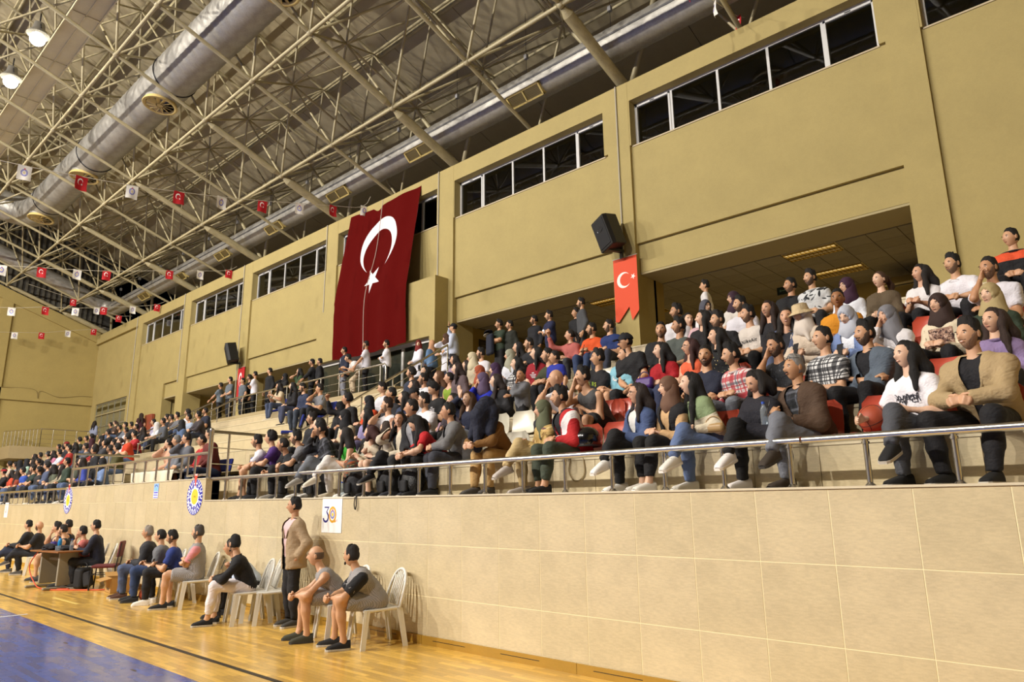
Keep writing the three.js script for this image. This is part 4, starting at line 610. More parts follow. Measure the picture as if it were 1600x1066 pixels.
// ------------------------------------------------------------------ head: one shaped skull, face towards +z, centre at the origin
const LODN = [[34, 26], [24, 18], [14, 11]];
function headPos(dx, dy, dz) {
  let x = dx * .077, y = dy * .12, z = dz * .099; const lowr = sm(.1, -.9, dy);
  x *= 1 - .30 * lowr; if (dz < 0) z *= 1 - .34 * sm(0, -.9, dy); else z *= 1 - .06 * lowr;
  if (dz > 0) {
    const g = (cx, cy, sx, sy) => Math.exp(-Math.pow((x - cx) / sx, 2) - Math.pow((y - cy) / sy, 2));
    const up = dz * dz; let a = 0;
    a += .007 * (g(-.03, .03, .022, .009) + g(.03, .03, .022, .009)) - .009 * (g(-.031, .012, .014, .011) + g(.031, .012, .014, .011));
    const ny = y < -.026 ? Math.exp(-Math.pow((y + .026) / .007, 2)) : sm(.022, -.026, y); a += .031 * ny * Math.exp(-Math.pow(x / (.009 + .006 * sm(0, -.026, y)), 2));
    a += .004 * g(0, -.054, .024, .012) + .008 * g(0, -.092, .022, .018) - .003 * g(0, -.072, .02, .006);
    z += a * (.4 + .6 * up);
  }
  return [x, y, z];
}
function headDirs(lod) { const [nu, nv] = LODN[lod], out = []; for (let j = 0; j <= nv; j++) for (let i = 0; i <= nu; i++) { const u = i / nu * 2 - 1, th = Math.PI * u * (.62 + .38 * u * u), ph = Math.PI * j / nv; out.push([Math.sin(ph) * Math.sin(th), Math.cos(ph), Math.sin(ph) * Math.cos(th)]); } return out; }
function headIdx(lod) { const [nu, nv] = LODN[lod], r = []; for (let j = 0; j < nv; j++) for (let i = 0; i < nu; i++) { const a = j * (nu + 1) + i, b = a + nu + 1; if (j) r.push(a, b, a + 1); if (j < nv - 1) r.push(a + 1, b, b + 1); } return r; }
const HD = [0, 1, 2].map(l => ({ dirs: headDirs(l), idx: headIdx(l) }));
function skullMesh(lod, off) { const pos = [], hid = []; for (const d of HD[lod].dirs) { const p = headPos(...d); if (off) { const e = off(p, d), r = Math.hypot(...p), k = 1 + e / r; hid.push(e < -.005); p[0] *= k; p[1] *= k; p[2] *= k; } pos.push(...p); } let idx = HD[lod].idx; if (off) { const q = []; for (let i = 0; i < idx.length; i += 3) if (!(hid[idx[i]] && hid[idx[i + 1]] && hid[idx[i + 2]])) q.push(idx[i], idx[i + 1], idx[i + 2]); idx = q; } return { pos, idx }; }
const ellip = (cx, cy, cz, rx, ry, rz, nu = 8, nv = 6, rot = 0) => meshOf(new THREE.SphereGeometry(1, nu, nv).scale(rx, ry, rz).rotateZ(rot).translate(cx, cy, cz));
const headCache = {};
function headPieces(lod) {
  if (headCache[lod]) return headCache[lod]; const q = [10, 8, 6][lod], o = { skull: skullMesh(lod) };
  o.ears = [-1, 1].map(s => ellip(s * .074, 0, -.008, .009, .03, .019, q, q));
  const zf = (x, y) => { let best = 0; for (let k = 0; k < 60; k++) { const t = k / 59 * 1.5; const d = [Math.sin(0), 0, 1]; } return 0; };
  o.eyes = [-1, 1].map(s => ellip(s * .031, .011, .0792, .0125, .0062, .0075, q, q)); o.iris = [-1, 1].map(s => ellip(s * .031, .011, .0848, .0056, .0058, .0032, q, q));
  o.brows = [-1, 1].map(s => ellip(s * .032, .029, .0895, .0195, .0044, .0065, q, 4, -s * .08)); o.lips = ellip(0, -.054, .0895, .021, .0055, .006, q, 4); o.smile = ellip(0, -.053, .0895, .0145, .0036, .0055, q, 4); o.lipS = ellip(0, -.055, .0875, .0225, .007, .006, q, 4);
  return headCache[lod] = o;
}
const hairOff = {
  base: (p, th, lowNape = -.058, line = .079) => { const jag = .005 * noise.noise(p[0] * 90, p[1] * 30, p[2] * 60); const front = p[2] > 0 ? p[1] - (line - Math.pow(Math.abs(p[0]) / .074, 4) * .075) : -9, back = Math.min(-p[2] + .016, p[1] - lowNape), d = Math.max(front, back) + jag; return -.012 + sm(-.004, .004, d) * .0135 + Math.max(0, th) * sm(.001, .038, d); },
  short: p => hairOff.base(p, .001 + .02 * sm(.04, .1, p[1]) + .007 * noise.noise(p[0] * 70, p[1] * 45, p[2] * 70) * sm(0, .06, p[1])),
  quiff: p => hairOff.base(p, .001 + .03 * sm(.045, .095, p[1]) + .024 * sm(.05, .1, p[1]) * sm(-.03, .06, p[2]) + .012 * noise.noise(p[0] * 75, p[1] * 40, p[2] * 75) * sm(.0, .06, p[1])),
  buzz: p => hairOff.base(p, .004), curly: p => hairOff.base(p, .024 + .012 * sm(0, .1, p[1]) + .013 * noise.noise(p[0] * 55, p[1] * 55, p[2] * 55)),
  bald: p => -.02, bald2: p => -.012 + sm(-.004, .006, Math.min(.05 - p[1] + .012 * noise.noise(p[0] * 40, 0, p[2] * 40), -p[2] + .004, p[1] + .045)) * .0155,
  long: p => hairOff.base(p, .011 + .008 * sm(.0, .1, p[1]) + .004 * noise.noise(p[0] * 80, p[1] * 20, p[2] * 80), -.1, .086), pony: p => hairOff.base(p, .009, -.06, .082),
};
hairOff.xlong = hairOff.long; hairOff.bob = hairOff.long;
function beardOff(amt) { return p => { const y = p[1], ax = Math.abs(p[0]); const line = -.052 + .075 * Math.pow(Math.max(0, (ax - .03) / .045), 2); let v = Math.min(line - y, p[2] + .004, .1 + y * 1.2 + .06); if (ax < .03 && p[2] > .04) { const mo = Math.min(y + .051, -.037 - y) ; v = Math.max(v < .004 && y > -.066 ? -.01 : v, mo); if (ax < .022 && Math.abs(y + .057) < .007) v = -.01; } const jaw = sm(-.003, .005, v); return -.008 + jaw * (.0085 + .006 * amt); }; }
const scarfOff = p => { const e = Math.pow(p[0] / .052, 2) + Math.pow((p[1] + .014) / (p[1] > -.014 ? .07 : .088), 2); const face = p[2] > 0 ? sm(1.0, 1.12, e) : 1; return -.012 + face * (.03 + .006 * sm(.02, .1, p[1]) + .0012 * Math.sin(p[1] * 90 + p[2] * 60)); };
// ------------------------------------------------------------------ hands: palm, four unequal bent fingers, thumb at the side
const handCache = {};
function handMesh(pose, lod) {
  const key = pose + lod; if (handCache[key]) return handCache[key];
  const c1 = { rest: .45, clasp: 1.0, open: .08 }[pose], c2 = { rest: .55, clasp: 1.1, open: .1 }[pose], B = []; const X = [.028, .009, -.010, -.028], LEN = [.9, 1, .93, .75];
  for (let i = 0; i < 4; i++) { const k = V(X[i] * .95, .088 - Math.abs(i - 1.2) * .004, 0); B.push(bone(V(X[i] * .6, .005, 0), k, .0155, .0125)); let d = c1, p = k; const fan = X[i] * (pose === 'open' ? 3.2 : .6); for (const [l, r0, r1, add] of [[.042, .0098, .0088, 0], [.026, .0088, .008, c2], [.02, .008, .0068, c2 * .6]]) { d += add; const e = V(p.x + fan * l, p.y + Math.cos(d) * l * LEN[i], p.z + Math.sin(d) * l * LEN[i]); B.push(bone(p, e, r0, r1)); p = e; } }
  B.push(bone(V(.018, .015, .004), V(.046, .045, .012), .0155, .0125), bone(V(.046, .045, .012), V(.056, .072, pose === 'open' ? .012 : .026), .0112, .0098), bone(V(.056, .072, pose === 'open' ? .012 : .026), V(.054, .094, pose === 'open' ? .014 : .036), .0095, .008), bone(V(0, -.02, 0), V(0, .02, 0), .026, .022));
  return handCache[key] = fieldMesh(B, [.0084, .0125, .022][lod], lod === 2 ? .008 : .0035);
}
// ------------------------------------------------------------------ shoes
function shoeGeo(lod) {
  const nz = [12, 8, 6][lod], na = [12, 8, 6][lod], pos = [], idx = []; const sole = [], sidx = [];
  const w = t => .034 + .016 * Math.sin(Math.PI * Math.min(1, t * .55 + .25)) * (t < .92 ? 1 : .82) - (t > .9 ? (t - .9) * .16 : 0) - (t < .06 ? .008 : 0), h = t => t < .38 ? .105 - .03 * t : .105 - .0114 - (t - .38) * .078 - (t > .92 ? (t - .92) * .2 : 0);
  for (let j = 0; j <= nz; j++) { const t = j / nz, z = -.075 + .275 * t; for (let i = 0; i <= na; i++) { const a = Math.PI * i / na, sx = Math.sign(Math.cos(a)) * Math.pow(Math.abs(Math.cos(a)), .7), sy = Math.pow(Math.sin(a), .75); pos.push(sx * w(t), .018 + sy * (h(t) - .018), z); } }
  const R = na + 1; for (let j = 0; j < nz; j++) for (let i = 0; i < na; i++) { const a = j * R + i, b = a + R; idx.push(a, a + 1, b, b, a + 1, b + 1); }
  for (const j of [0, nz]) for (let i = 1; i < na; i++) j ? idx.push(j * R, j * R + i + 1, j * R + i) : idx.push(0, i, i + 1);
  const s = new THREE.Shape(); for (let j = 0; j <= nz; j++) { const t = j / nz; (j ? s.lineTo : s.moveTo).call(s, w(t) * 1.07, -.078 + .285 * t); } for (let j = nz; j >= 0; j--) { const t = j / nz; s.lineTo(-w(t) * 1.07, -.078 + .285 * t); } s.closePath();
  const sg = new THREE.ExtrudeGeometry(s, { depth: .022, bevelEnabled: false }); sg.rotateX(Math.PI / 2); sg.scale(1, 1, 1); sg.translate(0, .022, 0);
  return { upper: geoOf({ pos, idx }), sole: sg };
}
const SHOE = [0, 1, 2].map(shoeGeo); const laceGeo = merged([0, 1, 2, 3].map(k => rbox(.045, .006, .009, .002, 1).translate(0, .088 - k * .009, .035 + k * .022)));
// ------------------------------------------------------------------ cloth materials
const fabricBump = dataTex(256, 256, (u, v) => { const f = 128 + 90 * (N8(u, v) - .5) + 60 * (N32(u, v) - .5) + 22 * (N128(u, v) - .5); return [f, f, f]; }, false);
const plaid = (bg, a, b, c, n = 8) => canvasTex(256, 256, x => { x.fillStyle = bg; x.fillRect(0, 0, 256, 256); x.globalAlpha = .62; for (const [col, off, w] of [[a, 10, 62], [b, 100, 34], [a, 150, 16], [c, 200, 22]]) { x.fillStyle = col; x.fillRect(off, 0, w, 256); x.fillRect(0, off, 256, w); } });
const blotch = (bg, cols, seed, n, r0, r1, leaf) => canvasTex(256, 256, x => { const r = rngOf(seed); x.fillStyle = bg; x.fillRect(0, 0, 256, 256); for (let i = 0; i < n; i++) { x.fillStyle = cols[i % cols.length]; x.save(); x.translate(r() * 256, r() * 256); x.rotate(r() * 7); const s = r0 + r() * (r1 - r0); x.beginPath(); x.ellipse(0, 0, s, s * (leaf || .7), 0, 0, 7); x.fill(); x.restore(); } });
const CLOTH = {
  plaidR: [plaid('#d9cfcc', '#a3242c', '#5c6470', '#b9333a'), .2], plaidBW: [plaid('#d9d9d9', '#101014', '#26262a', '#101014'), .17], plaidD: [plaid('#26272d', '#0f1014', '#6d7078', '#3a3c46'), .16],
  speck: [blotch('#1f2125', ['#33363c', '#14151a', '#454950'], 3, 120, 2, 9), .5], floral: [blotch('#151518', ['#b9a56a', '#8f9a62', '#d9d2b4', '#46543a'], 4, 70, 3, 8), .4], palm: [blotch('#c9cbcc', ['#26282c', '#55585c', '#17181c'], 5, 46, 6, 26, .3), .55],
  ethnic: [blotch('#5f4a38', ['#a3542c', '#2c5a5c', '#c9a96a', '#2a2422', '#8a2c2c'], 6, 150, 4, 14), .4], jersey: [canvasTex(64, 64, x => { x.fillStyle = '#9a9797'; x.fillRect(0, 0, 64, 64); x.fillStyle = '#6a6868'; for (let i = 0; i < 4; i++) for (let j = 0; j < 4; j++) x.fillRect(i * 16 + 3, j * 16 + 3, 8, 8); }), .045], streak: [blotch('#b79a5c', ['#8a6c3a', '#d0b87c', '#6d4a4a', '#c9a668'], 7, 70, 4, 30, .2), .5],
  block: [canvasTex(256, 256, x => { x.fillStyle = '#cfc4ac'; x.fillRect(0, 0, 256, 256); x.fillStyle = '#d08a70'; x.fillRect(0, 60, 90, 50); x.fillRect(170, 40, 86, 34); x.fillStyle = '#7f9068'; x.beginPath(); x.moveTo(90, 70); x.lineTo(256, 76); x.lineTo(256, 170); x.lineTo(110, 160); x.fill(); x.fillStyle = '#cfc4ac'; x.fillRect(0, 175, 256, 81); }), .75, 1],
  trackO: [canvasTex(256, 256, x => { x.fillStyle = '#17161a'; x.fillRect(0, 0, 256, 256); x.fillStyle = '#d9522c'; x.fillRect(0, 96, 256, 40); x.beginPath(); x.moveTo(30, 136); x.lineTo(80, 136); x.lineTo(60, 190); x.fill(); }), .75, 1],
  trackR: [canvasTex(256, 256, x => { x.fillStyle = '#b01b1e'; x.fillRect(0, 0, 256, 256); x.fillStyle = '#15141a'; x.fillRect(80, 0, 96, 256); x.fillRect(0, 20, 256, 30); x.fillStyle = '#e4e0de'; x.save(); x.translate(205, 130); x.rotate(.5); x.fillRect(-16, -90, 30, 190); x.restore(); x.save(); x.translate(45, 130); x.rotate(-.5); x.fillRect(-16, -90, 30, 190); x.restore(); }), .75, 1],
};
const matCache = new Map();
function cloth(color, pat, rough = .85) { const k = color + (pat || ''); if (matCache.has(k)) return matCache.get(k); const o = { bumpMap: rep(fabricBump, .4), bumpScale: .012 }; let c = color; if (pat) { const [t, s, whole] = CLOTH[pat]; o.map = whole ? t : rep(t, s); if (whole) { o.map = t.clone(); o.map.repeat.set(1 / s, 1 / s); o.map.offset.set(.5, .0); } c = '#ffffff'; } const m = new THREE.MeshStandardMaterial({ color: c, roughness: rough, ...o }); matCache.set(k, m); return m; }
const scarfCache = new Map(); const scarfMat = c => { if (!scarfCache.has(c)) scarfCache.set(c, new THREE.MeshStandardMaterial({ color: c, roughness: .85, bumpMap: rep(fabricBump, .25), bumpScale: .0025 })); return scarfCache.get(c); };
const skinMat = new THREE.MeshPhysicalMaterial({ vertexColors: true, roughness: .52, sheen: .15 }); const hairCache = new Map();
const hairMat = c => { if (!hairCache.has(c)) hairCache.set(c, new THREE.MeshStandardMaterial({ color: c, roughness: .78, bumpMap: rep(fabricBump, .03, .25), bumpScale: .006 })); return hairCache.get(c); };
const PRINT = {
  nike: x => { x.fillStyle = '#17171a'; x.font = 'bold 62px sans-serif'; x.textAlign = 'center'; x.fillText('NikeAir', 128, 140); },
  scrib: x => { x.strokeStyle = '#33333a'; x.lineWidth = 7; const r = rngOf(9); for (let k = 0; k < 4; k++) { x.beginPath(); x.moveTo(30, 90 + k * 26); for (let i = 0; i < 9; i++) x.quadraticCurveTo(40 + i * 22, 60 + r() * 110, 52 + i * 22, 80 + k * 16 + r() * 50); x.stroke(); } },
  sepia: x => { const r = rngOf(12); x.fillStyle = '#8a6a5a'; x.fillRect(20, 40, 216, 190); for (let i = 0; i < 160; i++) { x.fillStyle = ['#5a3a34', '#c9ab98', '#3a2624', '#a88872'][i % 4]; x.beginPath(); x.ellipse(24 + r() * 208, 44 + r() * 182, 4 + r() * 16, 3 + r() * 9, r() * 3, 0, 7); x.fill(); } },
  whale: x => { x.fillStyle = '#e9eef0'; x.font = 'bold 84px sans-serif'; x.fillText('k', 20, 140); x.fillStyle = '#33424c'; x.beginPath(); x.ellipse(160, 120, 62, 34, -.3, 0, 7); x.fill(); x.beginPath(); x.moveTo(200, 100); x.lineTo(245, 70); x.lineTo(235, 130); x.fill(); x.fillStyle = '#dfe6e8'; x.fillRect(60, 110, 40, 26); },
  krs: x => { x.font = 'bold 78px sans-serif'; x.fillStyle = '#7a7a3a'; x.fillText('K', 40, 150); x.fillStyle = '#8fae3a'; x.fillText('R', 104, 150); x.fillStyle = '#b9c23a'; x.fillText('S', 166, 150); },
  white: x => { x.fillStyle = '#d8d4d8'; for (let k = 0; k < 3; k++) x.fillRect(60 + k * 12, 90 + k * 24, 130 - k * 24, 13); x.fillRect(100, 60, 50, 16); },
  red1: x => { x.fillStyle = '#9a1c2a'; x.beginPath(); x.moveTo(10, 40); x.lineTo(120, 130); x.lineTo(90, 160); x.lineTo(0, 90); x.fill(); x.fillRect(60, 190, 196, 14); x.fillStyle = '#d8d0d0'; x.fillRect(60, 206, 196, 8); },
  red2: x => { x.fillStyle = '#9a1c2a'; x.fillRect(10, 120, 60, 22); x.fillRect(30, 200, 226, 12); }, red3: x => { x.fillStyle = '#b4323c'; x.save(); x.rotate(.4); x.fillRect(90, -10, 90, 30); x.restore(); x.fillStyle = '#d9d4d4'; x.fillRect(90, 60, 80, 50); x.fillStyle = '#b4323c'; x.fillRect(20, 200, 200, 12); },
};
const printCache = new Map();
function printMat(k) { if (printCache.has(k)) return printCache.get(k); const t = canvasTex(256, 256, x => { x.clearRect(0, 0, 256, 256); PRINT[k](x); }); const a = canvasTex(256, 256, x => { x.fillStyle = '#000'; x.fillRect(0, 0, 256, 256); const fs = '#fff'; const px = new Proxy(x, { get: (o, p) => typeof o[p] === 'function' ? o[p].bind(o) : o[p], set: (o, p, v) => { o[p] = (p === 'fillStyle' || p === 'strokeStyle') ? fs : v; return true; } }); PRINT[k](px); }, false); const m = new THREE.MeshStandardMaterial({ map: t, alphaMap: a, transparent: true, roughness: .8 }); printCache.set(k, m); return m; }
// ------------------------------------------------------------------ one person
const LEGSKIN = new THREE.Color();
function wrinkle(g, amp, seed) { const p = g.attributes.position, n = g.attributes.normal; for (let i = 0; i < p.count; i++) { const x = p.getX(i), y = p.getY(i), z = p.getZ(i); const n1 = noise.noise(x * 9 + seed, y * 15 + z * 7, z * 9), n2 = noise.noise(x * 21, y * 30 + seed + x * 9, z * 21); const d = amp * (.75 * (.45 - Math.abs(n1) * 1.6) + .5 * n2); p.setXYZ(i, x + n.getX(i) * d, y + n.getY(i) * d, z + n.getZ(i) * d); } g.computeVertexNormals(); return g; }
function ik(S, T, l1, l2, pole) { const d = T.clone().sub(S); let L = d.length(); const mx = (l1 + l2) * .995; if (L > mx) { d.multiplyScalar(mx / L); L = mx; } const W = S.clone().add(d), u = d.clone().normalize(); const c = Math.min(1, Math.max(-1, (l1 * l1 + L * L - l2 * l2) / (2 * l1 * L))), h = Math.sqrt(1 - c * c) * l1; const pv = pole.clone().sub(u.clone().multiplyScalar(pole.dot(u))).normalize(); return [S.clone().addScaledVector(u, c * l1).addScaledVector(pv, h), W]; }
let personSeed = 0; const phoneList = [];
function makePerson(P) {
  const rad = Math.PI / 180, lod = P.lod, fem = P.g === 'f', seed = ++personSeed, stand = P.m === 't'; let s = P.s;
  const by = P.by || 0; const o = thing('person', P.label, 'person', P.p, by * rad, GROUPS[P.grp]);
  const cell = P.fine ? .0165 : [.021, .029, .042][lod], kf = [.016, .02, .026][lod], up = V(0, 1, 0);
  let Hc, Hd, fy;
  if (stand) { if (!P.child) s = Math.min(1.08, P.H / 1.62); else s = P.H / 1.62; const ln = (P.ln || 3) > 20 ? 1 : 0; Hc = V(0, ln ? .9 : .93 * s, ln ? -.3 : 0); Hd = V(0, P.H, ln ? .18 : .03); if (ln) s = 1; fy = 0; }
  else { Hc = V(0, .095 * s, 0); Hd = V(P.h[0], P.h[1], P.h[2]); fy = P.m === 'f' ? -.43 : (P.chair ? -.45 : -.4); if (P.child) fy = -.2; }
  const wd = (P.wd || 1) * s, t0 = Hd.clone().sub(Hc).normalize(), N = Hd.clone().addScaledVector(t0.clone().multiplyScalar(.55).addScaledVector(up, .45).normalize(), -.195 * s), t = N.clone().sub(Hc).normalize();
  const ax = V(1, 0, 0).sub(t.clone().multiplyScalar(t.x)).normalize(), fr = ax.clone().cross(t).normalize();
  const at = (c, x, y, z) => c.clone().addScaledVector(ax, x).addScaledVector(t, y).addScaledVector(fr, z);
  const Wst = lerp(Hc, N, .4), Ch = lerp(Hc, N, .76), shw = (fem ? .152 : .178) * wd;
  const torso = (e, strap) => { const B = []; for (const d of [-1, 1]) { const hip = at(Hc, d * .072 * wd, -.01, 0), wa = at(Wst, d * .058 * wd, 0, .0), ch = at(Ch, d * .078 * wd, 0, .005); B.push(bone(hip, wa, (fem ? .112 : .106) * wd + e, (fem ? .086 : .1) * wd + e), bone(wa, ch, (fem ? .086 : .1) * wd + e, (fem ? .088 : .104) * wd + e)); if (strap !== 0) B.push(bone(ch, at(N, d * (strap ? .085 * wd : shw * .96), -.066 * s, 0), .07 * s + e, .046 * s + e)); if (fem && !P.child) B.push(bone(at(Ch, d * .06 * wd, -.03, .05), at(Ch, d * .062 * wd, -.04, .058), .058 * s + e * .7, .05 * s + e * .7)); } if (strap !== 0 && !strap) B.push(bone(at(N, -.08 * s, -.03 * s, -.005), at(N, .08 * s, -.03 * s, -.005), .045 * s + e, .045 * s + e)); return B; };
  // ---- arms
  const l1 = .285 * s, l2 = .25 * s, arm = P.arm || 'lap', arms = [], lapZ = stand ? .26 : .31, lapY = stand ? Hc.y + .05 : .2 * s; const hw = (P.hd || 0) - by; let phone = null;
  for (const d of [-1, 1]) {
    const S = at(N, d * shw, -.078 * s, 0); let T, pole = V(d * .7, -1, -.35), pose = 'rest'; const face = a => Hd.clone().add(V(Math.sin(hw * rad), 0, Math.cos(hw * rad)).multiplyScalar(a));
    const lap = V(d * .045, lapY, lapZ);
    switch (arm) {
      case 'knees': T = V(d * .035, Math.min(lapY + .04, N.y - .28), Math.max(.42, Hd.z + .24)); pole = V(d * 1.2, -.5, -.2); pose = 'clasp'; break;
      case 'crossed': T = at(Ch, -d * .1, -.14 + d * .018, .175 * wd / s + (d > 0 ? .02 : 0)); pole = V(d * .7, -1, .2); pose = 'clasp'; break;
      case 'chin': if (d < 0) { T = face(.115).add(V(-.015, -.115, 0)); pole = V(-.3, -1, .3); pose = 'clasp'; } else T = V(-.02, lapY + .05, lapZ); break;
      case 'head': if (d < 0) { T = face(.11).add(V(-.06, .035, 0)); pole = V(-1, -.4, .2); pose = 'open'; } else T = lap; break;
      case 'phone': T = at(Ch, d * .04, -.1, .3); pose = 'clasp'; pole = V(d * .8, -1, -.1); phone = at(Ch, 0, -.05, .35); break;
      case 'phone1': if (d < 0) { T = V(-.1, lapY + .06, lapZ + .05); pose = 'clasp'; phone = V(-.1, lapY + .12, lapZ + .13); } else T = lap; break;
      case 'photo': if (d < 0) { T = face(.34).add(V(-.1, .0, 0)); pole = V(-.6, -1, 0); pose = 'clasp'; phone = face(.43).add(V(-.1, .07, 0)); } else T = lap; break;
      case 'wave': if (d < 0) { T = face(.12).add(V(-.14, -.13, 0)); pole = V(-.6, -1, 0); pose = 'open'; } else T = lap; break;
      case 'knee1': T = V(d * .03 + .06, lapY + .06, .4); pose = 'clasp'; break;
      case 'ball': T = d < 0 ? V(-.3, .17, .34) : V(.08, lapY + .02, .3); break;
      case 'down': T = S.clone().add(V(d * .07, -.5 * s, .05)); pole = V(d * .4, 0, -1); break;
      case 'pocket': T = V(d * .2, Hc.y - .02, .04); pole = V(d * 1, 0, -.6); break;
      case 'rail': T = V(d * .2, Math.min(Hc.y + .1, .82), (P.ln || 0) > 20 ? .3 : .36); break;
      case 'rail2': T = V(d * .14, .36, .36); break; case 'desk': T = V(d * .1, .36, .38); break;
      default: T = lap; pose = 'rest';
    }
    const [El, Wr] = ik(S, T, l1, l2, pole); arms.push({ d, S, El, Wr, pose });
  }
  const armB = (e, sl) => { const B = []; for (const A of arms) { if (sl === 1) B.push(bone(A.S, lerp(A.S, A.El, .68), .05 * wd + e, .053 * s + e * 1.4, 0, 1)); else { B.push(bone(A.S, A.El, .048 * wd + e, .043 * s + e), bone(A.El, lerp(A.El, A.Wr, .93), .044 * s + e, .034 * s + e, 0, 1)); } } return B; };
  // ---- legs
  const legs = [], kx = P.spread || (fem ? .085 : .125), thl = .44 * s;
  for (const d of [-1, 1]) {
    const H = at(Hc, d * .085 * wd, -.012, .02); let K, A, toe = V(d * .12, 0, 1).normalize();
    if (stand) { K = V(d * .095 * s, .49 * s, .03); A = V(d * .1 * s, .085 * s, -.02); }
    else if (P.leg === 'x' && d < 0) { K = V(.03, .2 * s, thl); A = V(.13, -.09, thl + .22); toe = V(.25, -.35, 1).normalize(); }
    else if (P.leg === 'x') { K = V(.05, .08, thl * .98); A = V(.0, fy + .085, thl - .06); toe = V(-.1, 0, 1).normalize(); }
    else { const splay = ((seed * 7 + d * 3) % 5) * .012; K = V(d * (kx + splay), .1 * s, thl); A = V(d * (kx * .8 + splay), fy + .085, thl + (((seed * 13 + d * 5) % 7) - 3) * .022); }
    legs.push({ d, H, K, A, toe });
  }
  const shorts = P.bl === 0, legB = e => { const B = []; for (const L of legs) { if (shorts) B.push(bone(L.H, lerp(L.H, L.K, .82), .086 * wd + e, .076 * s + e * 1.9, 0, 1)); else { const end = P.ank ? .84 : .97; B.push(bone(L.H, L.K, .086 * wd + e, .06 * s + e), bone(L.K, lerp(L.K, L.A, .5), .059 * s + e, .052 * s + e), bone(lerp(L.K, L.A, .5), lerp(L.K, L.A, end), .052 * s + e, .042 * s + e, 0, 1)); } } return B; };
  // ---- body (skin), one mesh
  const skinHex = P.sk || (fem ? ['#d3a88a', '#cb9c7e', '#dab296'] : ['#c2936f', '#c99c7a', '#b98966', '#c89a78'])[seed % (fem ? 3 : 4)], skin = new THREE.Color(skinHex), hairC = P.hr === 'hijab' ? '#1a1412' : P.hc || ['#14100e', '#1a1411', '#100d0c'][seed % 3], hairCol = new THREE.Color(hairC);
  const acc = new Acc(); const B = torso(-.006); B.push(bone(at(N, 0, -.03, -.006), Hd.clone().add(V(0, -.05 * s, -.012)), .054 * s, .05 * s));
  for (const A of arms) B.push(bone(A.S, A.El, .046 * wd, .038 * s), bone(A.El, lerp(A.El, A.Wr, .35), .038 * s, .038 * s), bone(lerp(A.El, A.Wr, .35), A.Wr, .038 * s, .025 * s));
  if (shorts || P.ank) for (const L of legs) { B.push(bone(L.H, L.K, .078 * wd, .052 * s), bone(L.K, lerp(L.K, L.A, .35), .051 * s, .054 * s), bone(lerp(L.K, L.A, .35), L.A, .054 * s, .035 * s), bone(L.A, L.A.clone().add(V(0, -.03, .02)), .034 * s, .034 * s)); }
  acc.add(fieldMesh(B, (P.sl === 2 || (P.jk && P.jks !== 0)) && !shorts && !P.ank ? cell * 1.6 : cell * 1.2, kf), skin);
  const hm = new THREE.Matrix4().compose(Hd, new THREE.Quaternion().setFromEuler(new THREE.Euler((P.hp || 0) * rad, hw * rad, 0, 'YXZ')), V(1, 1, 1).multiplyScalar(P.child ? .88 : fem ? .94 : 1));
  const hp = headPieces(lod); acc.add(hp.skull, skin, hm); hp.ears.forEach(e => { if (P.hr !== 'hijab') acc.add(e, skin, hm); });
  hp.eyes.forEach(e => acc.add(e, new THREE.Color('#cfc7bd'), hm)); hp.iris.forEach(e => acc.add(e, new THREE.Color('#1a0f0a'), hm)); hp.brows.forEach(e => acc.add(e, new THREE.Color(P.hr === 'hijab' ? '#241811' : hairC), hm));
  const lip = skin.clone().lerp(new THREE.Color(fem ? '#9c3f3a' : '#8d4a40'), .55); if ((P.smile || 0) > .7) { acc.add(hp.lipS, lip, hm); acc.add(hp.smile, new THREE.Color('#e6ddd2'), hm); } else acc.add(hp.lips, lip, hm);
  for (const A of arms) { const y = A.Wr.clone().sub(A.El).normalize(); let zv = V(-A.d, -.25, 0); if (A.pose === 'open') zv = V(Math.sin(hw * rad), 0, Math.cos(hw * rad)); if (A.pose === 'open') y.set(A.d * .1, 1, .1).normalize(); zv.sub(y.clone().multiplyScalar(zv.dot(y))).normalize(); const x = y.clone().cross(zv); const m = new THREE.Matrix4().makeBasis(x, y, zv).scale(V(s * A.d * -1, s, s)).setPosition(A.Wr.clone().addScaledVector(y, .012)); A.tip = A.Wr.clone().addScaledVector(y, .1 * s); acc.add(handMesh(A.pose, lod), skin, m, m.determinant() < 0); }
  part(o, 'body', geoOf(acc), skinMat);
  // ---- garments
  const uvMesh = (mesh, e) => { const g = geoOf(mesh); wrinkle(g, e, seed); const p = g.attributes.position, uv = new Float32Array(p.count * 2), v = V(0, 0, 0); for (let i = 0; i < p.count; i++) { v.set(p.getX(i), p.getY(i), p.getZ(i)).sub(Hc); uv[2 * i] = v.dot(ax) + v.dot(fr) * .35; uv[2 * i + 1] = v.dot(t) ; } g.setAttribute('uv', new THREE.BufferAttribute(uv, 2)); return g; };
  const wa = [.0075, .0075, .006][lod];
  const sl = P.sl === undefined ? (P.jk ? 1 : 1) : P.sl, e0 = P.puff ? .03 : .013;
  const topB = sl === -1 ? torso(e0, 0) : sl === 0 ? torso(e0, 1) : torso(e0).concat(P.jk && P.jks !== 0 ? [] : armB(e0, P.slc || P.under ? 1 : sl));
  if (P.tunic) topB.push(bone(at(Hc, 0, 0, 0), at(Hc, 0, -.42 * s, .02), .15 * wd, .19 * wd, 0, 1));
  if (stand && !P.tunic && !P.jk) for (const d of [-1, 1]) topB.push(bone(at(Wst, d * .055 * wd, 0, 0), at(Hc, d * .066 * wd, -.07, 0), .1 * wd + .012, .112 * wd + .012, 0, 1));
  const topG = uvMesh(fieldMesh(topB, cell * 1.1, kf), wa); const top = part(o, fem ? (P.tunic ? 'tunic' : 'top') : 'shirt', topG, cloth(P.top, P.tp));
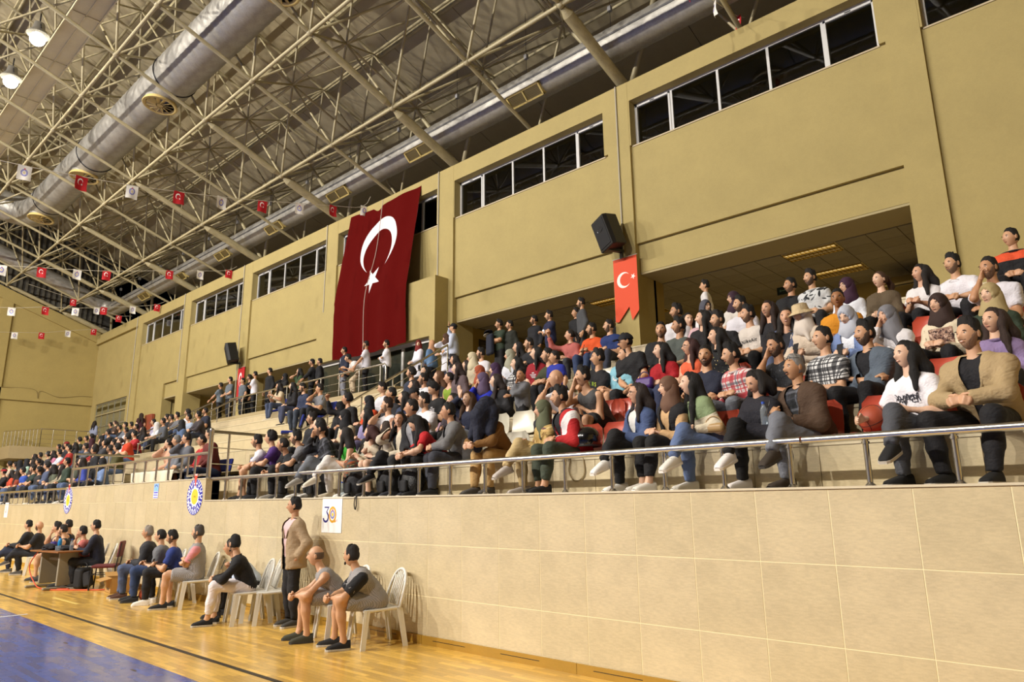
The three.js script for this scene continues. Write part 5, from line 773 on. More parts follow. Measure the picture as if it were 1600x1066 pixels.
  if (P.slc || P.under) for (const A of arms) part(o, 'sleeve', uvMesh(fieldMesh([bone(A.S, lerp(A.S, A.El, .78), .06 * wd + .012, .056 * s + .012, 0, 1)], cell * .9, kf), wa), cloth(P.slc || P.under));
  if (P.pr && lod < 2) { const src = topG, p = src.attributes.position, n = src.attributes.normal, ix = src.index.array, map = new Map(), pp = [], uu = [], ii = [], v = V(0, 0, 0), nn = V(0, 0, 0); const w = .26, y0 = lerp(Hc, N, P.pr[0] === 'r' ? .6 : .62).sub(Hc).dot(t); for (let i = 0; i < ix.length; i += 3) { let ok = true; for (let k = 0; k < 3; k++) { const j = ix[i + k]; v.set(p.getX(j), p.getY(j), p.getZ(j)).sub(Hc); nn.set(n.getX(j), n.getY(j), n.getZ(j)); if (nn.dot(fr) < .12 || Math.abs(v.dot(ax)) > .5 * w + .03 || Math.abs(v.dot(t) - y0) > .5 * w + .03) ok = false; } if (!ok) continue; for (let k = 0; k < 3; k++) { const j = ix[i + k]; if (!map.has(j)) { map.set(j, pp.length / 3); v.set(p.getX(j), p.getY(j), p.getZ(j)); nn.set(n.getX(j), n.getY(j), n.getZ(j)); const q = v.clone().sub(Hc); uu.push(.5 + q.dot(ax) / w, .5 + (q.dot(t) - y0) / w); v.addScaledVector(nn, .004); pp.push(v.x, v.y, v.z); } ii.push(map.get(j)); } } if (ii.length) part(o, 'print', geoOf({ pos: pp, idx: ii, uv: uu }), printMat(P.pr)); }
  const legsB = legB(P.puff ? .012 : .013); for (const d of [-1, 1]) legsB.push(bone(at(Hc, d * .07 * wd, -.02, 0), at(Hc, d * .068 * wd, .05, 0), (fem ? .116 : .11) * wd, (fem ? .104 : .104) * wd));
  part(o, shorts ? 'shorts' : 'trousers', uvMesh(fieldMesh(legsB, P.row === 1 || P.m === 'f' ? cell * 1.1 : cell * 1.7, kf), wa * .9), cloth(P.bt || '#1c1c22', P.tp2 || (P.tp === 'jersey' ? 'jersey' : null)));
  if (P.jk) { const jb = torso(.03).concat(P.jks === 0 ? [] : armB(.024, 2)); if (stand) for (const d of [-1, 1]) jb.push(bone(at(Wst, d * .055 * wd, 0, 0), at(Hc, d * .07 * wd, -.16, 0), .115 * wd + .018, .12 * wd + .03, 0, 1)); else jb.push(bone(at(Hc, -.08, .0, -.02), at(Hc, .08, .0, -.02), .125 * wd, .125 * wd)); const me = fieldMesh(jb, cell, kf), id = [], nv = me.pos.length / 3, ins = new Uint8Array(nv), q = V(0, 0, 0), tl = N.clone().sub(Hc).dot(t); const lim = h => (.03 + .05 * sm(.2, 1.0, h)) * (P.jo || 1); for (let j = 0; j < nv; j++) { q.set(me.pos[3 * j], me.pos[3 * j + 1], me.pos[3 * j + 2]).sub(Hc); const h = q.dot(t) / tl; if (q.dot(fr) > .03 && Math.abs(q.dot(ax)) < lim(h) && h > -.6 && h < 1.2) ins[j] = 1; } const snap = new Set(); for (let i = 0; i < me.idx.length; i += 3) { const [a, b, c] = [me.idx[i], me.idx[i + 1], me.idx[i + 2]]; if (ins[a] && ins[b] && ins[c]) continue; id.push(a, b, c); for (const j of [a, b, c]) if (ins[j]) snap.add(j); } for (const j of snap) { q.set(me.pos[3 * j], me.pos[3 * j + 1], me.pos[3 * j + 2]).sub(Hc); const h = q.dot(t) / tl, c = q.dot(ax), w = lim(h) * (c < 0 ? -1 : 1) - c; me.pos[3 * j] += ax.x * w; me.pos[3 * j + 1] += ax.y * w; me.pos[3 * j + 2] += ax.z * w; } me.idx = id; const jm = part(o, 'jacket', uvMesh(me, wa), cloth(P.jk, P.tpj)); if (lod === 0) for (const d of [-1, 1]) part(jm, 'lapel', (() => { const c1 = at(N, d * .055, .0, .03), c2 = at(Ch, d * .085, .0, .118 * wd), c3 = at(Ch, d * .045, -.12, .138 * wd); return tube([c1.toArray(), c2.toArray(), c3.toArray()], .012, 10, 5); })(), cloth(P.jk, null)); }
  else if (lod < 2 && sl >= 1 && P.hr !== 'hijab' && (P.tp || /polo|shirt/.test(P.label)) && !/T-shirt/.test(P.label)) { const g = new THREE.TorusGeometry(.068 * s, .014, 6, 18).scale(1, 1, 1.1); const m = new THREE.Matrix4().makeBasis(ax, fr, t.clone().negate()); m.setPosition(at(N, 0, .012, -.002)); g.applyMatrix4(m); part(top, 'collar', g, cloth(P.top, null)); }
  // ---- shoes
  const shoeC = P.sh || ['#1a1a1c', '#d8d4cc', '#2a2c34', '#4a4642'][seed % 4];
  if (!(P.child && !stand)) for (const L of legs) { const x = V(0, 1, 0).cross(L.toe).normalize(), y = L.toe.clone().cross(x); const m = part(o, 'shoe', SHOE[P.row > 1 ? 2 : lod].upper, cloth(shoeC, null)); const mt = new THREE.Matrix4().makeBasis(x, y, L.toe).setPosition(L.A.clone().addScaledVector(y, -.083)); if (stand) mt.setPosition(L.A.x, .002, L.A.z); m.applyMatrix4(mt); part(m, 'sole', SHOE[P.row > 1 ? 2 : lod].sole, cloth(new THREE.Color(shoeC).getHSL({}).l > .5 ? '#eeeae2' : (seed % 3 ? '#b9b4aa' : '#3a3836'), null)); if (P.lace || (lod === 0 && (P.row === 1 || P.m !== 's'))) part(m, 'laces', laceGeo, cloth(P.lace || (new THREE.Color(shoeC).getHSL({}).l > .5 ? '#c9c4ba' : '#33333a'), null)); }
  // ---- hair, head wear
  const scaleM = m => { const g = geoOf(m); return g; }; const hl = lod;
  if (P.hr === 'hijab') { const a = new Acc(), W = new THREE.Color(1, 1, 1); a.add(skullMesh(hl, scarfOff), W, hm); const lp = (x, y, z) => V(x, y, z).applyMatrix4(hm); const fB = [...[-1, 1].flatMap(d => [bone(lp(d * .052, .01, -.03), at(N, d * .062, .02, -.012), .046 * s, .056 * s), bone(lp(d * .056, -.062, .022), at(N, d * .045, .03, .028), .024 * s, .046 * s)]), bone(lp(0, -.05, -.03), at(N, 0, .03, -.015), .082 * s, .07 * s), bone(at(N, 0, .04, .01), at(N, 0, -.03, .06), .056 * s, .04 * s), bone(at(N, 0, .0, -.03), at(N, 0, -.06, -.075), .07 * s, .055 * s), bone(at(N, -.06, -.0, 0), at(N, .06, -.0, 0), .058 * s, .058 * s), bone(lp(0, -.122, .035), at(N, 0, .03, .03), .032 * s, .056 * s), bone(at(N, -.05, .01, .02), at(N, -.12, -.05, .03), .05 * s, .03 * s), bone(at(N, .05, .01, .02), at(N, .12, -.05, .03), .05 * s, .03 * s), ...(seed % 2 ? [bone(at(N, .04, -.02, .07), at(N, .075, -.13, .115), .036 * s, .024 * s)] : [])]; a.add(fieldMesh(fB, cell * .85, kf), W); const g = geoOf(a); g.deleteAttribute('color'); wrinkle(g, .0015, seed); metreUV(g); part(o, 'headscarf', g, scarfMat(P.hc)); }
  else if (P.hr !== 'bald') {
    const a = new Acc(), W = new THREE.Color(1, 1, 1), lp = (x, y, z) => V(x, y, z).applyMatrix4(hm); a.add(skullMesh(hl, hairOff[P.hr] || hairOff.short), W, hm);
    const dn = (p, d, ox, oz) => p.clone().add(V(ox, -d, oz)); const L = { long: .27, xlong: .43, bob: .13, pony: .26 }[P.hr];
    if (L) { const fB = [], r = lod === 2 ? 1.15 : 1; const back = V(-Math.sin(hw * rad), 0, -Math.cos(hw * rad));
      if (P.hr === 'pony') { const k0 = lp(0, .03, -.115), k1 = dn(k0, L * .4, back.x * .06, back.z * .06), k2 = dn(k0, L, back.x * .04, back.z * .04); fB.push(bone(lp(0, .04, -.08), k0, .04, .034), bone(k0, k1, .034, .036), bone(k1, k2, .036, .016)); }
      else { for (const d of [-1, 1]) { const p0 = lp(d * .06, .04, -.02), p1 = dn(lp(d * .078, -.04, .004), 0, 0, 0), p2 = dn(p1, L * .5, d * .012, .02), p3 = dn(p2, L * .5, d * .02, .035); fB.push(bone(p0, p1, .034 * r, .03 * r), bone(p1, p2, .03 * r, .032 * r)); if (L > .2) fB.push(bone(p2, p3, .032 * r, .02 * r)); const b0 = lp(d * .045, 0, -.06), b1 = dn(b0, L * .45, d * .02 + back.x * .05, back.z * .05), b2 = dn(b1, L * .5, d * .015, -.02); fB.push(bone(lp(d * .03, .06, -.05), b0, .055, .055), bone(b0, b1, .055, .058), bone(b1, b2, .058, .04)); } }
      a.add(fieldMesh(fB, [.018, .025, .038][lod], .014), W); }
    const g = geoOf(a); g.deleteAttribute('color'); metreUV(g); const hp2 = part(o, 'hair', g, hairMat(hairC)); 
  }
  if (P.beard) { const g = geoOf(skullMesh(lod, beardOff(P.beard))); g.applyMatrix4(hm); part(o, 'beard', metreUV(g), hairMat('#' + skin.clone().lerp(hairCol, .32 + .5 * Math.min(1, P.beard)).getHexString())); }
  if (P.must || P.goat) { const m = new Acc(); m.add(ellip(0, -.041, .096, .025, .007, .007, 10, 6), hairCol, hm); if (P.goat) m.add(ellip(0, -.088, .092, .016, .02, .012, 10, 6), hairCol, hm); const g = geoOf(m); g.deleteAttribute('color'); part(o, P.goat ? 'goatee' : 'moustache', g, hairMat(P.goat ? hairC : '#2a2522')); }
  if (P.glass || P.sung) { const y = P.sung ? .085 : .011, z = P.sung ? .075 : .098, R = [16, 12, 8][lod]; const a = new Acc(), K = new THREE.Color(1, 1, 1); for (const d of [-1, 1]) { a.add(meshOf(new THREE.TorusGeometry(.021, .0022, 5, R).translate(d * .031, y, z)), K, hm); a.add(meshOf(bar([d * .052, y + .004, z], [d * .079, y + .004, -.005], .002, 5)), K, hm); } a.add(meshOf(bar([-.01, y + .006, z], [.01, y + .006, z], .002, 5)), K, hm); const g = geoOf(a); g.deleteAttribute('color'); part(o, 'glasses', g, mat.black); }
  if (P.cap) { const g1 = new THREE.SphereGeometry(.098, 18, 9, 0, Math.PI * 2, 0, Math.PI * .5).scale(.92, 1.0, 1.12).translate(0, .035, -.008), br = new THREE.CylinderGeometry(.085, .085, .008, 18, 1, false, -1.0, 2.0).scale(1, 1, 1.15).translate(0, .045, .085); const a = new Acc(), K = new THREE.Color(1, 1, 1); a.add(meshOf(g1), K, hm).add(meshOf(br), K, hm); const g = geoOf(a); g.deleteAttribute('color'); part(o, 'cap', metreUV(g), cloth(P.cap, null)); }
  if (P.hat) { const g0 = new THREE.LatheGeometry([[0, .135], [.06, .133], [.085, .12], [.098, .045], [.102, .04], [.15, .0], [.148, -.004], [.1, .034]].map(q => new THREE.Vector2(...q)), 28).scale(1, 1, 1.1); g0.applyMatrix4(hm); part(o, 'bucket_hat', metreUV(g0), cloth(P.hat, null)); }
  if (P.watch) { const A = arms[P.watch === 2 ? 0 : 1], q = lerp(A.El, A.Wr, .93), y = A.Wr.clone().sub(A.El).normalize(); const g = new THREE.TorusGeometry(.03 * s, .006, 6, 18); g.applyQuaternion(new THREE.Quaternion().setFromUnitVectors(V(0, 0, 1), y)); g.translate(q.x, q.y, q.z); const wv = part(o, 'wristwatch', g, mat.black); const f = new THREE.CylinderGeometry(.017, .017, .008, 16); f.applyQuaternion(new THREE.Quaternion().setFromUnitVectors(V(0, 1, 0), V(0, 1, .6).normalize())); f.translate(q.x, q.y + .028, q.z + .016); part(wv, 'watch_face', f, M('#c9b06a', .25, { metalness: .7 })); }
  if (P.chain) { const g = new THREE.TorusGeometry(.075, .0025, 5, 30).rotateX(1.25); const c = at(N, 0, -.03, .04); g.translate(c.x, c.y, c.z); part(o, 'neck_chain', g, mat.steel); }
  if (P.num) { const g = rbox(.07, .06, .006, .002, 1); const c = lerp(legs[1].H, legs[1].K, .62).add(V(.085, .03, 0)); g.rotateY(Math.PI / 2); g.translate(c.x, c.y, c.z); part(o, 'number_patch', g, M('#ffffff', .8, { map: canvasTex(64, 64, x => { x.fillStyle = '#8d8b8b'; x.fillRect(0, 0, 64, 64); x.fillStyle = '#9a1c2a'; x.font = 'bold 46px sans-serif'; x.fillText('13', 6, 48); }) })); }
  if (phone) { const w = phone.clone().applyMatrix4(new THREE.Matrix4().makeRotationY(by * rad)).add(V(...P.p)); phoneList.push([w, (by + hw) * rad, P]); }
  return o;
}
const GROUPS = ["spectators in the right-hand block of the stand", "spectators in the middle block of the stand", "people standing along the upper walkway", "people sitting by the blue chairs", "spectators in the far left block", "people sitting beside the court"];
const PEOPLE = [
{m:'s',p:[-.925,2.12,-.72],s:1,fine:1,label:'man in open khaki jacket over black shirt with wristwatch',top:'#17161a',jk:'#a8916a',bt:'#131216',sh:'#121212',hd:-32,arm:'knees',hr:'quiff',beard:.4,watch:1,spread:.21,wd:1.14,smile:1,by:-18,grp:0,lod:0,row:1,h:[-0,.763,.16]},
{m:'s',p:[-1.402,2.12,-.72],s:.94,fine:1,label:'smiling woman with long black hair in white printed T-shirt and grey jeans',g:'f',top:'#e9e6ea',pr:'scrib',bt:'#4a4c52',sh:'#1a1a1c',hr:'long',hd:-38,leg:'x',arm:'ball',smile:1,by:-22,wd:1.1,grp:0,lod:0,row:1,h:[-0,.68,.124]},
{m:'s',p:[-2.311,2.12,-.72],s:1,fine:1,label:'grey-haired man with moustache in brown blazer over dark checked shirt',top:'#23242c',tp:'plaidD',jk:'#4c3828',bt:'#6d7078',sh:'#3a3128',hr:'short',hc:'#8d8a86',must:1,hd:-36,leg:'x',arm:'phone1',by:-22,sk:'#b98a64',sung:1,grp:0,lod:0,row:1,h:[-.035,.699,.104]},
{m:'s',p:[-2.732,2.12,-.72],s:.94,fine:1,label:'girl with bobbed black hair in padded dark coat looking down at a phone',g:'f',top:'#1c1b24',sl:2,puff:1,bt:'#101012',sh:'#e4dfdc',hr:'bob',hd:-30,hp:26,leg:'x',arm:'phone',by:-22,grp:0,lod:0,row:1,h:[.035,.605,.125]},
{m:'s',p:[-3.253,2.12,-.72],s:.94,label:'woman with very long black hair in pink, green and cream blouson and blue jeans',g:'f',top:'#8d9c70',sl:2,tp:'block',bt:'#5b6d92',sh:'#ddd9cf',hr:'xlong',hd:-44,leg:'x',arm:'lap',by:-25,grp:0,lod:0,row:1,h:[-.099,.673,.205]},
{m:'s',p:[-3.659,2.12,-.72],s:.94,label:'woman in brown hijab, black waistcoat and beige blouse',g:'f',top:'#c7a274',sl:2,jk:'#151417',jks:0,bt:'#121214',ank:1,sh:'#e2ddd2',hr:'hijab',hc:'#6b4e3c',hd:-44,arm:'lap',by:-22,smile:1,grp:0,lod:0,row:1,h:[.053,.653,.149]},
{m:'s',p:[-4.075,2.12,-.72],s:.94,label:'young woman with glasses and long brown hair in blue denim jacket',g:'f',top:'#d8d5d0',jk:'#44557c',bt:'#111114',sh:'#e6e3de',hr:'long',hc:'#2c211c',glass:1,hd:-40,leg:'x',arm:'lap',by:-22,grp:0,lod:0,row:1,h:[.048,.642,.113]},
{m:'s',p:[-1.922,2.52,-1.54],s:1,label:'bearded man in grey-blue denim jacket with folded arms',top:'#14141a',jk:'#56616e',bt:'#141418',hr:'quiff',beard:1,hd:-42,arm:'crossed',by:-20,grp:0,lod:0,row:2,h:[-.024,.693,.08]},
{m:'s',p:[-2.345,2.52,-1.54],s:1,label:'clean-shaven man in black and white chequered shirt',top:'#d8d8d8',tp:'plaidBW',sl:1,bt:'#5a5c62',hr:'short',hd:-42,arm:'lap',by:-25,grp:0,lod:0,row:2,h:[.024,.705,.098]},
{m:'s',p:[-2.787,2.52,-1.54],s:1,label:'dark-bearded man in black T-shirt with fist against his mouth',top:'#202226',tp:'speck',bt:'#17171a',hr:'quiff',beard:1,hd:-34,hp:10,arm:'chin',by:-15,grp:0,lod:0,row:2,h:[-0,.693,.16]},
{m:'s',p:[-3.268,2.52,-1.54],s:1,label:'man in red and white plaid shirt leaning towards his neighbour',top:'#d9c9c6',tp:'plaidR',sl:2,bt:'#70757e',hr:'quiff',beard:.5,hd:-48,hp:8,arm:'lap',by:-10,watch:2,grp:0,lod:0,row:2,h:[-.037,.675,.162]},
{m:'s',p:[-3.689,2.52,-1.54],s:1,label:'bearded man in navy T-shirt with arms folded, smiling',top:'#1a1f33',bt:'#17171c',hr:'short',beard:1,hd:12,arm:'crossed',smile:1,by:-15,grp:0,lod:0,row:2,h:[.036,.717,.082]},
{m:'s',p:[-4.273,2.92,-2.36],s:.94,label:'woman with glasses and long reddish-brown hair in orange ruffled top',g:'f',top:'#e2643f',sl:0,bt:'#2a2f48',hr:'long',hc:'#3a1d1a',glass:1,hd:-40,arm:'lap',grp:0,lod:0,row:3,h:[-.057,.663,.037]},
{m:'s',p:[-4.684,2.92,-2.36],s:.94,label:'woman with long black hair in red top, purple bag on her lap',g:'f',top:'#a3121e',sl:1,bt:'#2b3350',hr:'long',hd:-44,arm:'lap',grp:0,lod:0,row:3,h:[-.055,.673,.071]},
{m:'s',p:[-5.447,2.92,-2.36],s:1,label:'young man in light blue printed T-shirt and grey shorts',top:'#7fb6c8',pr:'whale',bt:'#7e8088',bl:0,hr:'quiff',hd:-44,arm:'lap',by:-10,grp:0,lod:0,row:3,h:[.184,.692,.074]},
{m:'s',p:[-5.842,2.92,-2.36],s:1,label:'slim young man in black T-shirt with coloured letters',top:'#15151a',pr:'krs',bt:'#141417',bl:0,hr:'quiff',hd:-46,arm:'knee1',by:-12,grp:0,lod:0,row:3,h:[.136,.712,.1]},
{m:'s',p:[-5.211,2.52,-1.54],s:1,label:'young man in charcoal vest resting his cheek on his hand',top:'#4a4b4c',sl:0,bt:'#131316',bl:0,hr:'quiff',hd:-40,arm:'chin',by:-8,grp:0,lod:0,row:2,h:[0,.657,.325]},
{m:'s',p:[-1.443,2.92,-2.36],s:.94,label:'woman in dark brown hijab and cream sweatshirt with brown print',g:'f',top:'#d9cbb0',pr:'sepia',sl:2,bt:'#17161a',hr:'hijab',hc:'#34231e',hd:-26,arm:'lap',by:-8,grp:0,lod:0,row:3,h:[-.002,.648,.085]},
{m:'s',p:[-1.874,2.92,-2.36],s:.94,label:'woman in grey hijab and white shirt with a hand over her mouth',g:'f',top:'#dcd9dc',sl:2,bt:'#2a2a30',hr:'hijab',hc:'#77777d',hd:-40,arm:'chin',by:-14,grp:0,lod:0,row:3,h:[-.028,.611,.132]},
{m:'s',p:[-2.299,2.92,-2.36],s:.94,label:'woman in pale grey hijab and light blue shirt reading her phone',g:'f',top:'#dfe2ea',sl:2,jk:'#7488b5',bt:'#3a4560',hr:'hijab',hc:'#b3b7c2',hd:-18,hp:22,arm:'phone',by:-10,grp:0,lod:0,row:3,h:[-.017,.687,.129]},
{m:'s',p:[-2.724,2.92,-2.36],s:.94,label:'person in beige bucket hat and scarf holding up a phone',g:'f',top:'#c9b9a6',sl:2,bt:'#b9ab98',hr:'hijab',hc:'#cfc4b8',hat:'#c8b28a',hd:-26,hp:12,arm:'phone',by:-10,grp:0,lod:0,row:3,h:[-.063,.798,.183]},
{m:'s',p:[-3.126,2.92,-2.36],s:.94,label:'smiling woman with curly dark hair in denim jacket',g:'f',top:'#23242c',jk:'#4a5470',bt:'#18181c',hr:'long',hd:12,smile:1,arm:'lap',by:0,grp:0,lod:0,row:3,h:[.112,.8,.106]},
{m:'s',p:[-3.785,3.32,-3.18],s:1,label:'bearded man in off-white T-shirt with black lettering',top:'#cfc6bd',pr:'nike',bt:'#17171b',hr:'quiff',beard:.8,hd:-44,arm:'lap',by:-5,grp:0,lod:0,row:4,h:[-.049,.758,.083]},
{m:'s',p:[-3.851,2.92,-2.36],s:.94,label:'woman with dark hair in black floral dress',g:'f',top:'#18181b',tp:'floral',sl:2,bt:'#18181b',hr:'long',hd:-44,arm:'lap',grp:0,lod:0,row:3,h:[-.059,.725,.114]},
{m:'s',p:[-4.181,3.32,-3.18],s:1,label:'bearded man in black shirt behind the woman in the floral dress',top:'#1a1a1e',bt:'#17171b',hr:'quiff',beard:.8,hd:-38,arm:'lap',grp:0,lod:0,row:4,h:[-.067,.739,.154]},
{m:'s',p:[-4.947,3.32,-3.18],s:1,label:'man in grey-green V-neck T-shirt with stubble',top:'#4d5450',bt:'#1a1a1e',hr:'quiff',beard:.5,hd:-48,arm:'lap',grp:0,lod:0,row:4,h:[.046,.79,.061]},
{m:'s',p:[-5.342,3.32,-3.18],s:1,label:'man in black shirt facing the camera next to the pillar',top:'#16161a',sl:2,bt:'#16161a',hr:'short',beard:.7,hd:20,arm:'lap',grp:0,lod:0,row:4,h:[.138,.776,.06]},
{m:'s',p:[-5.092,2.92,-2.36],s:1,label:'man in black baseball cap and black T-shirt',top:'#141418',bt:'#15151a',hr:'short',cap:'#17181f',hd:-44,hp:8,arm:'lap',grp:0,lod:0,row:3,h:[-.155,.865,.137]},
{m:'s',p:[-1.009,2.92,-2.36],s:.94,label:'woman in straw-coloured hijab and dark green jacket',g:'f',top:'#2f3d2e',sl:2,bt:'#17171a',hr:'hijab',hc:'#a9966a',hd:-30,arm:'lap',grp:0,lod:0,row:3,h:[0,.665,.053]},
{m:'s',p:[-.921,2.52,-1.54],s:.94,label:'girl with long brown hair in lilac shirt behind the khaki jacket',g:'f',top:'#8a77a0',sl:2,bt:'#222',hr:'long',hc:'#33231c',hd:-30,arm:'lap',grp:0,lod:0,row:2,h:[0,.635,.051]},
{m:'s',p:[-1.892,3.72,-4],s:.94,label:'woman with long black hair in white T-shirt, hands clasped on her knee',g:'f',top:'#dedadb',sl:1,bt:'#15151a',hr:'long',hd:-42,arm:'knee1',by:-15,smile:.5,grp:0,lod:0,row:5,h:[.029,.673,.115]},
{m:'s',p:[-2.655,3.32,-3.18],s:1,label:'man in mustard yellow T-shirt staring at the camera',top:'#d18a1c',sl:1,bt:'#222228',hr:'short',hd:8,arm:'lap',sk:'#9a6b48',grp:0,lod:0,row:4,h:[0,.715,.148]},
{m:'s',p:[-1.47,3.72,-4],s:1,label:'man in white T-shirt with thin neck chain, forearms on his knees',top:'#e2dfe6',sl:1,bt:'#15151a',hr:'quiff',beard:.7,hd:-36,arm:'knees',by:-12,smile:.5,chain:1,grp:0,lod:0,row:5,h:[-.03,.697,.149]},
{m:'s',p:[-1.021,3.32,-3.18],s:1,label:'man in white T-shirt propping his chin on his fist',top:'#dad7df',sl:1,bt:'#15151a',hr:'short',beard:.6,hd:-34,arm:'chin',by:-12,grp:0,lod:0,row:4,h:[-0,.719,.208]},
{m:'s',p:[-2.363,3.72,-4],s:.94,label:'woman with light brown ponytail in olive-brown top',g:'f',top:'#5a4c38',sl:2,bt:'#17171a',hr:'pony',hc:'#4d3524',hd:-34,arm:'lap',grp:0,lod:0,row:5,h:[-.016,.711,.057]},
{m:'s',p:[-2.788,3.72,-4],s:.94,label:'woman in plum hijab and white blouse with glasses',g:'f',top:'#d9dce4',sl:2,bt:'#25252b',hr:'hijab',hc:'#3a1d33',glass:1,hd:-40,arm:'lap',grp:0,lod:0,row:5,h:[.016,.697,.11]},
{m:'s',p:[-3.462,4.12,-4.82],s:1,label:'bearded man in black and white palm-print shirt',top:'#c8cacb',tp:'palm',sl:1,bt:'#1a1a1e',hr:'quiff',beard:1,hd:-36,arm:'lap',grp:0,lod:0,row:6,h:[-.045,.769,.12]},
{m:'s',p:[-3.881,4.12,-4.82],s:1,label:'man with short beard in black polo shirt at the back of the right-hand block',top:'#16171b',sl:1,bt:'#16171b',hr:'short',beard:.7,hd:-42,arm:'lap',grp:0,lod:0,row:6,h:[.045,.739,.058]},
{m:'s',p:[-.995,4.12,-4.82],s:1,label:'man in black tracksuit top with orange chest stripe, highest at the right edge',top:'#17161a',sl:2,tp:'trackO',bt:'#17161a',hr:'short',hd:-44,arm:'lap',grp:0,lod:0,row:6,h:[0,.748,.058]},
{m:'s',p:[-3.381,3.32,-3.18],s:.94,label:'pale young woman with long brown hair and dark blouse',g:'f',top:'#1d1b20',sl:2,bt:'#17171a',hr:'long',hc:'#2b1a14',hd:-14,arm:'lap',grp:0,lod:0,row:4,h:[-.15,.753,.16]},
{m:'s',p:[-4.294,3.72,-4],s:1,label:'bearded man in plain white T-shirt behind the lettered shirt',top:'#d5d3dc',sl:1,bt:'#222',hr:'quiff',beard:1,hd:-40,arm:'lap',grp:0,lod:0,row:5,h:[0,.75,.097]},
{m:'s',p:[-4.75,4.12,-4.82],s:.94,label:'woman in violet hijab with glasses and cream blouse',g:'f',top:'#cfc9c2',sl:2,bt:'#222',hr:'hijab',hc:'#35202f',glass:1,hd:-44,smile:.6,arm:'lap',grp:0,lod:0,row:6,h:[0,.707,.111]},
{m:'t',p:[-6.693,4.72,-7.7],H:1.419,s:1,label:'young man in white T-shirt walking behind the top row',top:'#d9d6d6',sl:1,bt:'#2a2d38',hr:'quiff',hd:-62,by:-70,arm:'down',grp:0,lod:0},
{m:'s',p:[-5.264,4.12,-4.82],s:.94,label:'woman in slate grey hijab and glasses turning away',g:'f',top:'#dcdadc',sl:2,bt:'#222',hr:'hijab',hc:'#4b4c58',glass:1,hd:66,arm:'lap',grp:0,lod:0,row:6,h:[0,.669,.105]},
{m:'s',p:[-4.555,3.32,-3.18],s:.94,label:'woman with waist-long black hair in dark top and white sleeve',g:'f',top:'#1e1a1d',sl:2,bt:'#222',hr:'xlong',hd:-46,arm:'lap',grp:0,lod:0,row:4,h:[.082,.809,.152]},
{m:'s',p:[-5.448,3.72,-4],s:1,label:'bearded man in white T-shirt in front of the corridor pillar',top:'#d6d4d8',sl:1,bt:'#222',hr:'quiff',beard:.8,hd:-44,arm:'lap',grp:0,lod:0,row:5,h:[.113,.833,.131]},
{m:'s',p:[-5.046,3.72,-4],s:.94,label:'woman with dark hair in pink top glancing to the right',g:'f',top:'#caa6ad',sl:2,bt:'#222',hr:'long',hd:48,arm:'lap',grp:0,lod:0,row:5,h:[-.113,.667,.104]},
{m:'s',p:[-4.999,2.12,-.72],s:1,label:'man in red, black and white track jacket and green trousers',top:'#17161a',jk:'#b01b1e',tpj:'trackR',sl:2,bt:'#3d4536',ank:1,sh:'#141414',hr:'quiff',beard:.6,hd:-44,arm:'lap',by:-25,grp:1,lod:0,row:1,h:[-.043,.716,.188]},
{m:'s',p:[-5.417,2.12,-.72],s:.94,label:'woman in sage green hijab, yellow blouse and beige trousers',g:'f',top:'#b79a5c',tp:'streak',sl:2,bt:'#bfa878',sh:'#b5aca4',hr:'hijab',hc:'#5d6248',hd:-44,leg:'x',arm:'lap',by:-25,grp:1,lod:0,row:1,h:[.043,.594,.1]},
{m:'s',p:[-6.925,2.12,-.72],s:1,label:'man in grey blazer and black shirt with clasped hands',top:'#121216',jk:'#6b6a6a',bt:'#35373f',sh:'#151515',hr:'short',hd:-44,arm:'knees',by:-28,grp:1,lod:0,row:1,h:[-.056,.728,.201]},
{m:'s',p:[-7.352,2.12,-.72],s:.94,label:'woman in red T-shirt bending forward, black hair falling over her face',g:'f',top:'#b3161f',sl:1,bt:'#121214',ank:1,sh:'#1c1c1e',hr:'xlong',hd:-40,hp:55,arm:'knees',by:-20,grp:1,lod:0,row:1,h:[-.139,.602,.346]},
{m:'s',p:[-8.125,2.12,-.72],s:.94,label:'smiling woman in cream jacket making a hand sign to the camera',g:'f',top:'#16151a',jk:'#c9bda6',bt:'#121216',sh:'#16161a',hr:'long',hc:'#1f1714',hd:34,arm:'wave',smile:1,leg:'x',by:-15,grp:1,lod:0,row:1,h:[-.036,.711,.121]},
{m:'s',p:[-8.493,2.12,-.72],s:.94,label:'woman with wavy brown hair seen from behind holding a phone',g:'f',top:'#c7bba6',sl:2,bt:'#2a2a2e',bl:0,sh:'#1a1a1c',hr:'long',hc:'#33241b',hd:-70,arm:'phone1',by:-20,grp:1,lod:0,row:1,h:[.012,.603,.103]},
{m:'s',p:[-8.846,2.12,-.72],s:.94,label:'woman with dark auburn hair in cream cardigan and patterned trousers',g:'f',top:'#c2b49c',sl:2,bt:'#6a5340',tp2:'ethnic',sh:'#e8e4dc',hr:'bob',hc:'#3a1512',hd:-60,arm:'lap',by:-20,grp:1,lod:0,row:1,h:[.26,.544,.19]},
{m:'s',p:[-9.465,2.12,-.72],s:.94,label:'woman with straight black hair in bright green top and white trousers',g:'f',top:'#2f9a28',sl:0,bt:'#ded9d4',sh:'#d9cfbb',hr:'xlong',hd:-62,arm:'lap',leg:'x',by:-20,grp:1,lod:0,row:1,h:[-0,.591,.15]},
{m:'s',p:[-9.909,2.12,-.72],s:1,label:'man in dark plaid jacket with fingers at his lips and grey jeans',top:'#25262c',tp:'plaidD',sl:2,bt:'#6b7078',sh:'#9a968f',hr:'short',beard:.5,hd:-44,hp:14,arm:'chin',leg:'x',by:-20,grp:1,lod:0,row:1,h:[-.137,.719,.279]},
